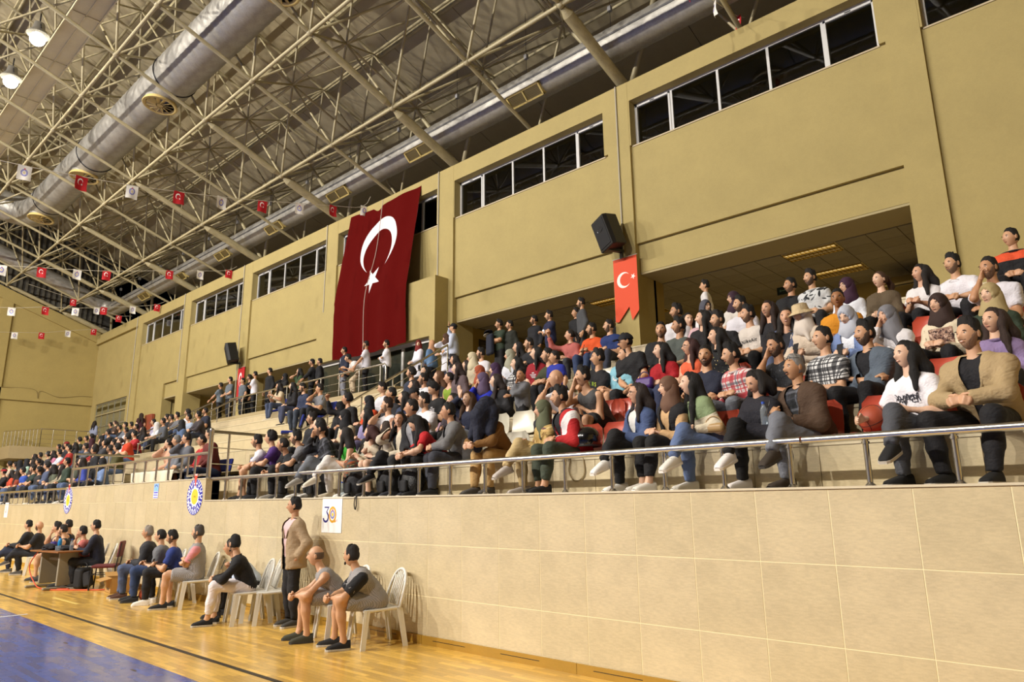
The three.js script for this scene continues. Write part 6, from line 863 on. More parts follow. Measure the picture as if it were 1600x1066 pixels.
{m:'s',p:[-10.715,2.12,-.72],s:1,label:'man in grey V-neck T-shirt resting forearms on his knees',top:'#77777a',sl:1,bt:'#17171b',sh:'#2b2a2a',hr:'quiff',beard:.7,hd:-46,arm:'knees',by:-25,watch:1,grp:1,lod:0,row:1,h:[-.047,.627,.258]},
{m:'s',p:[-11.092,2.12,-.72],s:1,label:'man with cropped hair in black polo shirt leaning forward',top:'#141418',sl:1,bt:'#15151a',sh:'#8f8a82',hr:'buzz',beard:.3,hd:-46,arm:'knees',by:-25,grp:1,lod:0,row:1,h:[.188,.518,.299]},
{m:'s',p:[-11.705,2.12,-.72],s:1,label:'young man in purple T-shirt',top:'#43206a',sl:1,bt:'#141417',sh:'#1b1c22',hr:'curly',hd:-46,arm:'knees',by:-25,grp:1,lod:0,row:1,h:[-.014,.693,.205]},
{m:'s',p:[-12.131,2.12,-.72],s:1,label:'man in white polo shirt and beige shorts, nearest to the guest box',top:'#d9d7de',sl:1,bt:'#b8a783',bl:0,sh:'#151517',hr:'short',beard:.5,hd:-47,arm:'knees',by:-30,grp:1,lod:0,row:1,h:[.013,.657,.234]},
{m:'s',p:[-5.726,2.52,-1.54],s:1,label:'bald man in white T-shirt with a hand at his ear',top:'#d8d6da',bt:'#23242a',hr:'bald',hd:-48,arm:'chin',grp:1,lod:1,row:2,h:[0,.697,.282]},
{m:'s',p:[-7.654,3.32,-3.18],s:.94,label:'woman with dark hair in red T-shirt with white print',g:'f',top:'#8e1220',pr:'white',sl:1,bt:'#cfcac8',hr:'long',hd:-46,arm:'lap',grp:1,lod:1,row:4,h:[.052,.781,.124]},
{m:'s',p:[-7.238,3.32,-3.18],s:1,label:'man in olive T-shirt holding the small boy',top:'#3b3f2a',sl:1,bt:'#1b1b20',hr:'short',beard:.4,hd:-44,arm:'knees',grp:1,lod:1,row:4,h:[-.055,.689,.197]},
{m:'s',p:[-6.936,3.32,-2.83],s:.68,label:'small boy in blue T-shirt on a lap',top:'#23309a',sl:1,bt:'#23242a',hr:'short',hd:-46,arm:'down',child:1,grp:1,lod:1,row:4,h:[0,.568,.096]},
{m:'s',p:[-8.084,3.32,-3.18],s:.94,label:'woman with black wavy hair in black and white checked shirt',g:'f',top:'#3a3a40',tp:'plaidBW',sl:2,bt:'#1a1a1e',hr:'long',hd:-40,arm:'lap',grp:1,lod:1,row:4,h:[.003,.67,.105]},
{m:'t',p:[-6.975,2.52,-1.99],H:.98,s:.68,label:'child in grey jumper standing with arms hugged to the chin',top:'#6a6b70',sl:2,bt:'#1b1b1f',hr:'short',hd:8,arm:'chin',child:1,grp:1,lod:1},
{m:'s',p:[-8.993,3.72,-4],s:.94,label:'woman in pale sage hijab and white shirt',g:'f',top:'#ced1da',sl:2,bt:'#33353d',hr:'hijab',hc:'#9b9a86',hd:-46,arm:'lap',grp:1,lod:1,row:5,h:[0,.673,.105]},
{m:'s',p:[-8.569,3.32,-3.18],s:.94,label:'woman in dark purple hijab and grey top',g:'f',top:'#8b8b98',sl:2,bt:'#2a2a30',hr:'hijab',hc:'#3a2244',hd:-46,arm:'lap',grp:1,lod:1,row:4,h:[-.033,.643,.1]},
{m:'s',p:[-8.993,3.32,-3.18],s:.94,label:'woman in rust orange hijab and mustard coat',g:'f',top:'#8a6c3a',sl:2,bt:'#8a94ab',hr:'hijab',hc:'#9c4a2c',glass:1,hd:-50,arm:'lap',grp:1,lod:1,row:4,h:[-.013,.649,.101]},
{m:'s',p:[-8.1,2.92,-2.36],s:.94,label:'woman in lilac-grey hijab and bright blue jacket, hand at her mouth',g:'f',top:'#1d2cb0',sl:2,bt:'#22232a',hr:'hijab',hc:'#5a4a66',hd:-48,arm:'chin',grp:1,lod:1,row:3,h:[.079,.674,.177]},
{m:'s',p:[-7.69,2.92,-2.36],s:.94,label:'woman with long brown hair in charcoal jacket',g:'f',top:'#26262a',sl:2,bt:'#1b1b1f',hr:'long',hc:'#2a1c18',hd:-48,arm:'lap',grp:1,lod:1,row:3,h:[-.079,.627,.129]},
{m:'s',p:[-10.324,3.72,-4],s:.94,label:'woman with straight dark hair in lilac printed top',g:'f',top:'#a99bb0',pr:'white',sl:2,bt:'#7c87a0',hr:'long',hc:'#241813',hd:-46,arm:'lap',grp:1,lod:1,row:5,h:[.102,.638,.099]},
{m:'s',p:[-11.474,4.12,-4.82],s:.94,label:'woman with black hair and mauve top below the standing group',g:'f',top:'#8d7a90',sl:2,bt:'#333',hr:'long',hd:-46,arm:'lap',grp:1,lod:1,row:6,h:[0,.658,.103]},
{m:'s',p:[-9.425,3.32,-3.18],s:.94,label:'woman with brown hair half hidden behind the strapless green top',g:'f',top:'#5b4c50',sl:2,bt:'#333',hr:'long',hc:'#2a1a16',hd:-42,arm:'lap',grp:1,lod:1,row:4,h:[-.166,.782,.125]},
{m:'s',p:[-10.201,3.32,-3.18],s:.94,label:'woman with long golden-brown hair',g:'f',top:'#2c2b30',sl:2,bt:'#222',hr:'xlong',hc:'#5c3c22',hd:-46,arm:'lap',grp:1,lod:1,row:4,h:[.073,.704,.111]},
{m:'s',p:[-9.814,3.32,-3.18],s:.94,label:'woman with tied-up hair in strapless lime green top',g:'f',top:'#7f9a2e',sl:-1,bt:'#8492ab',hr:'pony',hd:-46,arm:'lap',grp:1,lod:1,row:4,h:[.016,.635,.131]},
{m:'s',p:[-9.23,2.92,-2.36],s:1,label:'man with wild curly hair in black printed T-shirt looking down',top:'#131316',pr:'white',sl:1,bt:'#1c1c20',hr:'curly',hd:-30,hp:30,arm:'lap',grp:1,lod:1,row:3,h:[0,.659,.186]},
{m:'s',p:[-10.606,3.32,-3.18],s:1,label:'man with trimmed beard in white shirt',top:'#d5d5db',sl:2,bt:'#2a2c34',hr:'short',beard:.8,hd:-46,arm:'lap',grp:1,lod:1,row:4,h:[.022,.711,.11]},
{m:'s',p:[-11.979,3.72,-4],s:1,label:'man with curly dark hair in dark denim shirt',top:'#2a3144',sl:2,bt:'#222',hr:'curly',beard:.7,hd:-46,arm:'lap',grp:1,lod:1,row:5,h:[0,.726,.113]},
{m:'s',p:[-11.516,3.72,-4],s:.94,label:'woman with black hair peering from behind the white shirt',g:'f',top:'#1d1d22',sl:2,bt:'#222',hr:'long',hd:-10,arm:'lap',grp:1,lod:1,row:5,h:[0,.694,.109]},
{m:'s',p:[-8.564,2.52,-1.54],s:1,label:'man with glasses in white T-shirt with bare forearm forward',top:'#dddbe0',sl:1,bt:'#23242a',hr:'quiff',beard:.4,glass:1,hd:-44,arm:'knees',grp:1,lod:1,row:2,h:[0,.707,.146]},
{m:'s',p:[-7.746,2.12,-.72],s:1,label:'teenage boy in black jacket over grey shirt',top:'#8d8d90',jk:'#18181c',bt:'#222',hr:'short',hd:-44,arm:'lap',grp:1,lod:1,row:1,h:[-.069,.847,.181]},
{m:'s',p:[-9.775,2.92,-2.36],s:1,label:'person in dark cap looking down at a white collar',top:'#b9bcc6',sl:2,bt:'#222',hr:'short',cap:'#15151a',hd:-24,hp:24,arm:'lap',grp:1,lod:1,row:3,h:[-.085,.653,.1]},
{m:'s',p:[-11.011,3.32,-3.18],s:.94,label:'woman with dark brown hair above the dark cap',g:'f',top:'#26262b',sl:2,bt:'#222',hr:'long',hc:'#231916',hd:-36,arm:'lap',grp:1,lod:1,row:4,h:[.101,.622,.096]},
{m:'s',p:[-7.941,2.52,-1.54],s:.94,label:'woman with dark hair raising a mauve phone to her chin',g:'f',top:'#3a3038',sl:2,bt:'#222',hr:'long',hd:-20,arm:'phone',grp:1,lod:1,row:2,h:[.047,.639,.132]},
{m:'s',p:[-7.524,2.52,-1.54],s:.94,label:'laughing woman with light brown hair and a hand on her forehead',g:'f',top:'#1a2038',sl:2,bt:'#8f99ae',hr:'long',hc:'#4c3421',hd:8,arm:'head',smile:1,grp:1,lod:1,row:2,h:[-.047,.634,.131]},
{m:'s',p:[-6.15,2.12,-.72],s:.94,label:'person in mustard coat bent over with a navy jacket over the head',g:'f',top:'#7a5526',sl:2,bt:'#b08e5a',hr:'hijab',hc:'#141a30',hd:-20,hp:60,arm:'knees',grp:1,lod:1,row:1,h:[0,.652,.378]},
{m:'s',p:[-11.908,2.52,-1.54],s:1,label:'young man with glasses in black leather jacket',top:'#1c1d22',sl:2,bt:'#1a1a1e',hr:'quiff',glass:1,beard:.2,hd:-46,arm:'lap',grp:1,lod:1,row:2,h:[0,.715,.111]},
{m:'s',p:[-10.312,2.12,-.72],s:.94,label:'woman with black hair between glasses-wearing man and plaid jacket',g:'f',top:'#2a2a2f',sl:2,bt:'#222',hr:'long',hd:-46,arm:'lap',grp:1,lod:1,row:1,h:[-.009,.814,.13]},
{m:'s',p:[-11.891,2.92,-2.36],s:1,label:'person with curly dark hair in black hoodie holding a phone up high',top:'#131317',sl:2,bt:'#1a1a1e',hr:'curly',hd:-46,arm:'photo',grp:1,lod:1,row:3,h:[-.074,.779,.122]},
{m:'s',p:[-12.303,2.92,-2.36],s:.94,label:'woman in black headscarf beside the raised phone arm',g:'f',top:'#17171b',sl:2,bt:'#222',hr:'hijab',hc:'#131317',hd:-46,arm:'lap',grp:1,lod:1,row:3,h:[.074,.638,.099]},
{m:'s',p:[-10.766,2.52,-1.54],s:.94,label:'woman in black hijab with cream quilted shoulder cape',g:'f',top:'#c3b598',sl:2,bt:'#222',hr:'hijab',hc:'#151519',hd:-46,arm:'lap',grp:1,lod:1,row:2,h:[0,.657,.137]},
{m:'s',p:[-10.133,2.52,-1.54],s:.94,label:'woman with dark hair in lavender T-shirt',g:'f',top:'#8b83ad',sl:1,bt:'#6a6488',hr:'long',hd:-46,arm:'lap',grp:1,lod:1,row:2,h:[0,.629,.13]},
{m:'s',p:[-11.249,2.92,-2.36],s:.94,label:'woman in black hijab and bright orange jacket',g:'f',top:'#d2471a',sl:2,bt:'#222',hr:'hijab',hc:'#16161a',hd:-46,arm:'lap',grp:1,lod:1,row:3,h:[0,.655,.102]},
{m:'s',p:[-9.558,2.52,-1.54],s:1,label:'man with reddish short hair in white T-shirt',top:'#d5d3d8',sl:1,bt:'#222',hr:'quiff',hc:'#2c1a12',beard:.6,hd:-46,arm:'chin',grp:1,lod:1,row:2,h:[0,.737,.114]},
{m:'s',p:[-10.188,2.92,-2.36],s:.94,label:'woman with long dark hair in denim shirt raising a hand',g:'f',top:'#2c3650',sl:2,bt:'#222',hr:'long',hd:-44,arm:'phone',grp:1,lod:1,row:3,h:[.01,.617,.095]},
{m:'s',p:[-11.916,3.32,-3.18],s:1,label:'man in white shirt filming with a phone held in front',top:'#cfcfd6',sl:2,bt:'#222',hr:'quiff',hd:-40,hp:12,arm:'phone',grp:1,lod:1,row:4,h:[0,.686,.105]},
{m:'s',p:[-10.599,2.92,-2.36],s:1,label:'man with thin moustache and short dark hair',top:'#26262c',sl:2,bt:'#222',hr:'short',must:1,hd:-48,arm:'lap',grp:1,lod:1,row:3,h:[.075,.725,.112]},
{m:'s',p:[-10.62,4.12,-4.82],s:1,label:'man with thick beard in white T-shirt',top:'#d7d5db',sl:1,bt:'#222',hr:'quiff',beard:1,hd:-46,arm:'lap',grp:1,lod:1,row:6,h:[0,.677,.104]},
{m:'s',p:[-9.92,3.72,-4],s:.94,label:'girl in cream headscarf half hidden behind bearded man',g:'f',top:'#b9ad94',sl:2,bt:'#222',hr:'hijab',hc:'#cbbf9f',hd:-46,arm:'lap',grp:1,lod:1,row:5,h:[-.102,.771,.123]},
{m:'s',p:[-9.164,4.12,-4.82],s:1,label:'man with short dark hair in black and white collared top',top:'#1b1c22',sl:2,bt:'#222',hr:'short',beard:.6,hd:-46,arm:'lap',grp:1,lod:1,row:6,h:[-.05,.674,.103]},
{m:'s',p:[-9.582,4.12,-4.82],s:.94,label:'woman with straight black hair in black top',g:'f',top:'#16161a',sl:2,bt:'#222',hr:'xlong',hd:-46,arm:'lap',grp:1,lod:1,row:6,h:[.05,.649,.101]},
{m:'s',p:[-8.146,4.12,-4.82],s:.94,label:'woman in dusty pink shirt holding a phone with a lit flash',g:'f',top:'#b0605a',sl:2,bt:'#33343a',hr:'pony',hd:-50,arm:'photo',grp:1,lod:1,row:6,h:[0,.673,.105]},
{m:'s',p:[-7.631,4.12,-4.82],s:1,label:'bearded man in orange polo shirt filming with both hands',top:'#d1501a',sl:1,bt:'#2a3a5c',hr:'short',beard:1,hd:-46,arm:'phone',grp:1,lod:1,row:6,h:[.015,.698,.108]},
{m:'s',p:[-7.205,4.12,-4.82],s:1,label:'bearded man in royal blue polo shirt',top:'#1b2f66',sl:1,bt:'#2a2f40',hr:'short',beard:1,hd:-46,arm:'lap',grp:1,lod:1,row:6,h:[-.015,.687,.106]},
{m:'t',p:[-9.704,4.72,-8.7],H:1.387,s:1,label:'man in black seen from behind at the corridor pillar',top:'#141418',sl:2,bt:'#15151a',hr:'short',hd:170,by:170,arm:'down',grp:2,lod:1},
{m:'t',p:[-9.812,4.72,-7.4],H:1.605,s:1,label:'tall bearded man in grey hooded sweatshirt',top:'#46484c',sl:2,bt:'#23242a',hr:'quiff',beard:1,hd:-60,by:-40,arm:'down',grp:2,lod:1},
{m:'t',p:[-10.149,4.72,-7.6],H:1.449,s:1,label:'dark-haired man half hidden behind the grey hooded sweatshirt',top:'#1b1c20',sl:2,bt:'#1b1c20',hr:'curly',hd:-30,arm:'down',grp:2,lod:1},
{m:'t',p:[-10.671,4.72,-7.2],H:1.408,s:1,label:'man in navy polo shirt with folded arms',top:'#1c2244',sl:1,bt:'#1f2540',hr:'quiff',beard:.5,hd:-50,by:-20,arm:'crossed',grp:2,lod:1},
{m:'t',p:[-11.257,4.72,-7.3],H:1.419,s:1,label:'bearded man in dark zip jacket next to the navy polo',top:'#17181f',sl:2,bt:'#15151a',hr:'short',beard:1,hd:-55,arm:'down',grp:2,lod:1},
{m:'t',p:[-12.018,4.72,-7.2],H:1.412,s:1,label:'man in dark olive jacket',top:'#23261f',sl:2,bt:'#17171b',hr:'short',beard:.5,hd:-50,arm:'down',grp:2,lod:1},
{m:'t',p:[-12.304,4.72,-7.1],H:1.464,s:1,label:'man in green T-shirt with a jacket and flat cap over his arm',top:'#2c3a2c',sl:1,bt:'#17171b',hr:'quiff',beard:.4,hd:-50,arm:'crossed',grp:2,lod:1},
{m:'t',p:[-13.859,4.72,-6.9],H:1.617,s:1,label:'man in dark cap and light blue shirt covering his face with a hand',top:'#b9c2d6',sl:2,bt:'#15151a',hr:'short',cap:'#16171c',hd:-60,by:-50,arm:'head',grp:2,lod:1},
{m:'t',p:[-14.262,4.72,-7],H:1.42,s:.94,label:'woman in brown hijab and long white blouse eating a snack',g:'f',top:'#d9d9e2',sl:2,tunic:1,bt:'#23283e',hr:'hijab',hc:'#4a3120',hd:-50,hp:16,arm:'chin',grp:2,lod:1},
{m:'t',p:[-15.115,4.72,-7.2],H:1.404,s:.94,label:'woman in peach headscarf and denim jacket seen from the side',g:'f',top:'#5c7ba0',sl:2,bt:'#1d2436',hr:'hijab',hc:'#c39370',hd:-110,by:-90,arm:'lap',grp:2,lod:1},
{m:'t',p:[-15.588,4.72,-7.1],H:1.465,s:.94,label:'woman in red patterned hijab and long white shirt with shoulder strap',g:'f',top:'#dcdce6',sl:2,tunic:1,bt:'#16161c',hr:'hijab',hc:'#6e1a16',hd:40,by:-10,arm:'lap',grp:2,lod:1},
{m:'t',p:[-16.865,4.86,-6.9],H:1.499,s:1,label:'bearded man in white shirt with arms folded by the doorway',top:'#dedde4',sl:2,bt:'#16161a',hr:'short',beard:.8,hd:-50,by:-30,arm:'crossed',grp:2,lod:1},
{m:'t',p:[-17.709,4.86,-6.75],H:1.591,s:1,label:'bearded man in white polo shirt and black trousers at the rail',top:'#d6d5de',sl:1,bt:'#17171b',hr:'short',beard:1,hd:-60,by:-40,arm:'rail',grp:2,lod:1},
{m:'t',p:[-18.094,4.86,-6.55],H:1.172,s:1,label:'man in white T-shirt leaning on the walkway rail',ln:40,top:'#d8d4d2',sl:1,bt:'#b9a78c',hr:'quiff',beard:.5,hd:-50,by:-20,arm:'rail',grp:2,lod:1},
{m:'t',p:[-19.037,4.86,-6.85],H:1.617,s:1,label:'man in navy jacket over white shirt and grey trousers',top:'#d8d8de',jk:'#1c2338',bt:'#7c7e88',hr:'short',beard:.5,hd:-50,by:-20,arm:'down',grp:2,lod:1},
{m:'t',p:[-20.474,4.86,-6.85],H:1.451,s:1,label:'man in black jacket and white shirt',top:'#d8d8de',jk:'#141419',bt:'#15151a',hr:'short',beard:.6,hd:-55,by:-30,arm:'down',grp:2,lod:1},
{m:'t',p:[-20.789,4.86,-6.75],H:1.46,s:1,label:'man with dark cap-like hair all in black holding the rail',top:'#141418',sl:2,bt:'#141418',hr:'short',beard:.5,hd:-50,by:-20,arm:'rail',grp:2,lod:1},
{m:'t',p:[-22.617,4.86,-7.35],H:1.48,s:.94,label:'woman with long dark hair in green top, hand on her cheek',g:'f',top:'#2f4528',sl:1,bt:'#1b1b20',hr:'long',hd:-50,arm:'chin',grp:2,lod:1},
{m:'t',p:[-23.609,4.86,-7.35],H:1.414,s:.94,label:'woman in black hijab and black dress at the rail',g:'f',top:'#141418',sl:2,bt:'#141418',hr:'hijab',hc:'#131317',hd:-50,arm:'chin',grp:2,lod:1},
{m:'t',p:[-24.116,4.86,-7],H:1.636,s:1,label:'tall man in black long-sleeved shirt and black trousers',top:'#15161b',sl:2,bt:'#15161b',hr:'short',hd:-50,arm:'down',grp:2,lod:1},
{m:'t',p:[-25.243,4.86,-7],H:1.659,s:1,label:'man in white T-shirt with folded arms beside the uniformed guards',top:'#e0dee6',sl:1,bt:'#17181d',hr:'short',hd:-60,by:-40,arm:'crossed',grp:2,lod:1},
{m:'t',p:[-26.089,4.86,-7.2],H:1.655,s:1,label:'bearded man in black behind the folded arms',top:'#17181c',sl:2,bt:'#17181c',hr:'quiff',beard:.8,hd:-55,arm:'down',grp:2,lod:1},
{m:'t',p:[-26.015,4.86,-6.9],H:1.482,s:1,label:'guard in grey polo shirt under the small red flag',top:'#5f666e',sl:1,bt:'#181a22',hr:'short',hd:-20,arm:'down',grp:2,lod:1},
{m:'t',p:[-26.883,4.86,-6.8],H:1.63,s:1,label:'guard in grey polo shirt with hands folded in front',top:'#656d75',sl:1,bt:'#181a22',hr:'short',hd:-40,arm:'lap',grp:2,lod:1},
{m:'t',p:[-27.475,4.86,-6.7],H:1.457,s:1,label:'guard in grey polo shirt resting a hand on the stair rail',top:'#667079',sl:1,bt:'#181a22',hr:'short',hd:-60,by:-50,arm:'rail',grp:2,lod:1},
{m:'t',p:[-38.768,4.86,-7.75],H:1.368,s:.94,label:'woman with long brown hair in maroon dress seen from the back',g:'f',top:'#3a1420',sl:1,tunic:1,bt:'#3a1420',hr:'xlong',hc:'#2a1a10',hd:-110,by:-110,arm:'down',grp:4,lod:2},
{m:'t',p:[-44.992,4.86,-7.45],H:1.461,s:.94,label:'woman with dark hair in pale denim jacket standing with her back to us',g:'f',top:'#8b93ad',sl:2,bt:'#2a3040',hr:'xlong',hc:'#1f140e',hd:-150,by:-150,arm:'down',grp:4,lod:2},
{m:'s',p:[-20.735,4.64,-5.64],s:.94,label:'woman in cream top sitting behind the upper rail',g:'f',top:'#c9b99b',sl:1,bt:'#3f4a64',hr:'long',hd:-46,arm:'rail2',grp:3,lod:1,chair:1,row:7,h:[0,.723,.114]},
{m:'s',p:[-18.446,4.24,-4.82],s:.94,label:'woman with dark hair in black top on an upper blue chair',g:'f',top:'#1d1c20',sl:2,bt:'#3a4058',hr:'long',hd:-46,arm:'lap',grp:3,lod:1,chair:1,row:6,h:[0,.76,.121]},
{m:'s',p:[-16.355,3.84,-4],s:1,label:'bearded man in dark blue shirt and jeans looking at his lap',top:'#27314c',sl:2,bt:'#3b4350',hr:'short',beard:1,hd:-36,hp:18,arm:'lap',sh:'#1a1a1c',grp:3,lod:1,chair:1,row:5,h:[0,.781,.186]},
{m:'s',p:[-15.694,3.84,-4],s:1,label:'man in grey T-shirt with his hand on his cheek on a blue chair',top:'#77787c',sl:1,bt:'#16161b',hr:'quiff',hd:-46,arm:'chin',grp:3,lod:1,chair:1,row:5,h:[0,.681,.087]},
{m:'s',p:[-15.004,2.24,-1],s:1,label:'man in dark red pullover on the front blue chair',top:'#5c1a14',sl:2,bt:'#1f2a44',hr:'short',hd:-60,arm:'lap',grp:3,lod:1,chair:1,row:1,h:[-.014,.892,.142]},
{m:'s',p:[-15.431,2.24,-1],s:1,label:'man in red zip jacket with glasses leaning back in the guest box',top:'#a3171c',sl:2,bt:'#232c44',hr:'short',glass:1,hd:-30,arm:'lap',grp:3,lod:1,chair:1,row:1,h:[.014,.776,.121]},
{m:'s',p:[-16.183,2.24,-1],s:1,label:'man in grey suit with a fist at his mouth',top:'#5d6068',sl:2,bt:'#3d4048',hr:'short',hd:-46,arm:'chin',grp:3,lod:1,chair:1,row:1,h:[0,.882,.14]},
{m:'s',p:[-16.744,2.24,-1],s:1,label:'grey-haired man in grey jacket in the guest box',top:'#6d7078',sl:2,bt:'#43464d',hr:'short',hc:'#77736e',hd:-46,arm:'lap',grp:3,lod:1,chair:1,row:1,h:[0,.862,.136]},
{m:'s',p:[-17.18,2.24,-1],s:.94,label:'woman with dark hair in peach blouse resting her chin on her hands',g:'f',top:'#c79a7e',sl:2,bt:'#2a2a3a',hr:'pony',hd:-44,arm:'chin',grp:3,lod:1,chair:1,row:1,h:[0,.83,.133]},
{m:'s',p:[-24.23,4.12,-4.82],s:1,label:'man in navy shirt nearest the guards',top:'#1a2033',sl:1,bt:'#1b1c22',hd:-44,arm:'lap',hr:'short',grp:4,lod:2,beard:.7,row:6,h:[0,.692,.089]},
{m:'s',p:[-22.689,3.72,-4],s:1,label:'man with brown hair beside the navy shirt',top:'#3a3438',sl:2,bt:'#39435c',hd:-50,arm:'knees',hr:'quiff',grp:4,lod:2,row:5,h:[0,.748,.156]},
{m:'s',p:[-23.332,3.72,-4],s:1,label:'man in pale blue shirt holding the stair rail',top:'#9aa7bb',sl:2,bt:'#2a2a2e',hd:-36,arm:'lap',hr:'short',grp:4,lod:2,row:5,h:[0,.72,.188]},
{m:'s',p:[-25.63,4.12,-4.82],s:1,label:'man with dark hair behind the pale blue shirt',top:'#c9c9cf',sl:1,bt:'#50607f',hd:-46,arm:'crossed',hr:'curly',grp:4,lod:2,beard:.7,row:6,h:[0,.774,.121]},
{m:'s',p:[-22.031,3.32,-3.18],s:.94,label:'woman in black hijab and denim jacket by the left stair',top:'#4f6384',sl:2,bt:'#1b1c22',hd:-55,arm:'lap',hr:'hijab',grp:4,lod:2,g:'f',hc:'#17171b',row:4,h:[0,.772,.102]},
{m:'s',p:[-26.431,4.12,-4.82],s:1,label:'man in grey T-shirt below the small doorway',top:'#66676c',sl:2,bt:'#39435c',hd:-44,arm:'knees',hr:'quiff',grp:4,lod:2,row:6,h:[0,.728,.151]},
{m:'s',p:[-26.867,4.12,-4.82],s:1,label:'man in brown pullover left of the grey T-shirt',top:'#3a2f2a',sl:1,bt:'#2a2a2e',hd:-50,arm:'lap',hr:'short',grp:4,lod:2,beard:.7,row:6,h:[0,.693,.179]},
{m:'s',p:[-27.448,4.12,-4.82],s:1,label:'man with dark hair in black left of the brown pullover',top:'#1a1a1f',sl:2,bt:'#50607f',hd:-36,arm:'crossed',hr:'curly',grp:4,lod:2,row:6,h:[0,.749,.117]},
{m:'s',p:[-25.649,3.72,-4],s:1,label:'man in grey check shirt with thick dark hair',top:'#50545c',sl:2,bt:'#1b1c22',hd:-46,arm:'lap',hr:'short',grp:4,lod:2,row:5,h:[0,.794,.103]},
{m:'s',p:[-26.079,3.72,-4],s:.94,label:'woman in white headscarf and white blouse',top:'#c9cdd4',sl:1,bt:'#39435c',hd:-55,arm:'knees',hr:'hijab',grp:4,lod:2,g:'f',hc:'#c6c4c0',row:5,h:[0,.691,.145]},
{m:'s',p:[-28.568,4.12,-4.82],s:1,label:'man in lilac shirt beside the red cabinet',top:'#a7a3bd',sl:2,bt:'#2a2a2e',hd:-44,arm:'lap',hr:'short',grp:4,lod:2,row:6,h:[0,.669,.172]},
{m:'s',p:[-27.489,3.72,-4],s:.94,label:'woman with dark hair in black below the maroon dress',top:'#1c1b20',sl:2,bt:'#50607f',hd:-50,arm:'crossed',hr:'xlong',grp:4,lod:2,g:'f',hc:'#241812',row:5,h:[0,.642,.1]},
{m:'s',p:[-28.146,3.72,-4],s:1,label:'man with dark hair in black in front of the maroon dress',top:'#1b1b20',sl:1,bt:'#1b1c22',hd:-36,arm:'lap',hr:'short',grp:4,lod:2,beard:.7,row:5,h:[0,.787,.102]},
{m:'s',p:[-25.756,3.32,-3.18],s:1,label:'man in red polo shirt beside the left stair rail',top:'#a3202a',sl:2,bt:'#39435c',hd:-46,arm:'knees',hr:'quiff',grp:4,lod:2,row:4,h:[0,.702,.145]},
{m:'s',p:[-30.839,4.12,-4.82],s:1,label:'man in dark jacket at the feet of the maroon dress',top:'#222228',sl:2,bt:'#2a2a2e',hd:-55,arm:'lap',hr:'short',grp:4,lod:2,row:6,h:[0,.751,.198]},
{m:'s',p:[-23.968,2.92,-2.36],s:1,label:'man in bright orange jacket by the left stair foot',top:'#c23a17',sl:1,bt:'#50607f',hd:-44,arm:'crossed',hr:'curly',grp:4,lod:2,beard:.7,row:3,h:[-.018,.827,.13]},
{m:'s',p:[-29.191,3.72,-4],s:1,label:'man with dark hair in white T-shirt at mid height',top:'#c9c9d2',sl:2,bt:'#1b1c22',hd:-50,arm:'lap',hr:'short',grp:4,lod:2,row:5,h:[0,.747,.097]},
{m:'s',p:[-31.585,4.12,-4.82],s:1,label:'man in grey shirt with his back turned',top:'#6d727c',sl:2,bt:'#39435c',hd:-36,arm:'knees',hr:'quiff',grp:4,lod:2,row:6,h:[0,.787,.166]},
{m:'s',p:[-32.157,4.12,-4.82],s:1,label:'man in black jacket and white collar',top:'#16171d',sl:1,bt:'#2a2a2e',hd:-46,arm:'lap',hr:'short',grp:4,lod:2,beard:.7,row:6,h:[0,.723,.189]},
{m:'s',p:[-38.129,4.92,-6.46],s:.94,label:'person with bushy brown hair below the glazed screen',top:'#4a3a32',sl:2,bt:'#50607f',hd:-55,arm:'crossed',hr:'pony',grp:4,lod:2,g:'f',hc:'#33221a',row:8,h:[0,.755,.12]},
{m:'s',p:[-38.83,4.92,-6.46],s:1,label:'man with black hair at the foot of the glazed screen',top:'#2a2b31',sl:2,bt:'#1b1c22',hd:-44,arm:'lap',hr:'short',grp:4,lod:2,row:8,h:[0,.718,.093]},
{m:'s',p:[-30.956,3.72,-4],s:1,label:'bearded man in black with folded arms',top:'#14151a',sl:1,bt:'#39435c',hd:-50,arm:'knees',hr:'quiff',grp:4,lod:2,beard:.7,row:5,h:[0,.773,.162]},
{m:'s',p:[-24.393,2.92,-2.36],s:.94,label:'woman in white shirt leaning on the stair',top:'#cfd2da',sl:2,bt:'#2a2a2e',hd:-36,arm:'lap',hr:'pony',grp:4,lod:2,g:'f',hc:'#33221a',row:3,h:[.018,.728,.195]},
{m:'s',p:[-22.302,2.52,-1.54],s:1,label:'person in olive green coat seen from behind',top:'#474420',sl:2,bt:'#50607f',hd:-46,arm:'crossed',hr:'curly',grp:4,lod:2,row:2,h:[0,.771,.12]},
{m:'s',p:[-22.943,2.52,-1.54],s:1,label:'man with black hair and grey jacket above the white cloth',top:'#5d5f64',sl:1,bt:'#1b1c22',hd:-55,arm:'lap',hr:'short',grp:4,lod:2,beard:.7,row:2,h:[0,.772,.1]},
{m:'s',p:[-25.085,2.92,-2.36],s:1,label:'man with dark hair looking at his phone',top:'#23242a',sl:2,bt:'#39435c',hd:-44,arm:'knees',hr:'quiff',grp:4,lod:2,row:3,h:[0,.715,.148]},
{m:'s',p:[-26.575,2.92,-2.36],s:1,label:'man reclining with his head tilted back',top:'#35363c',sl:2,bt:'#2a2a2e',hd:-50,arm:'lap',hr:'short',grp:4,lod:2,hp:-25,row:3,h:[-.061,.823,-.067]},
{m:'s',p:[-29.165,3.32,-3.18],s:.94,label:'woman with brown hair in dark cardigan',top:'#2e2a2c',sl:1,bt:'#50607f',hd:-36,arm:'crossed',hr:'long',grp:4,lod:2,g:'f',hc:'#1c1512',row:4,h:[0,.686,.108]},
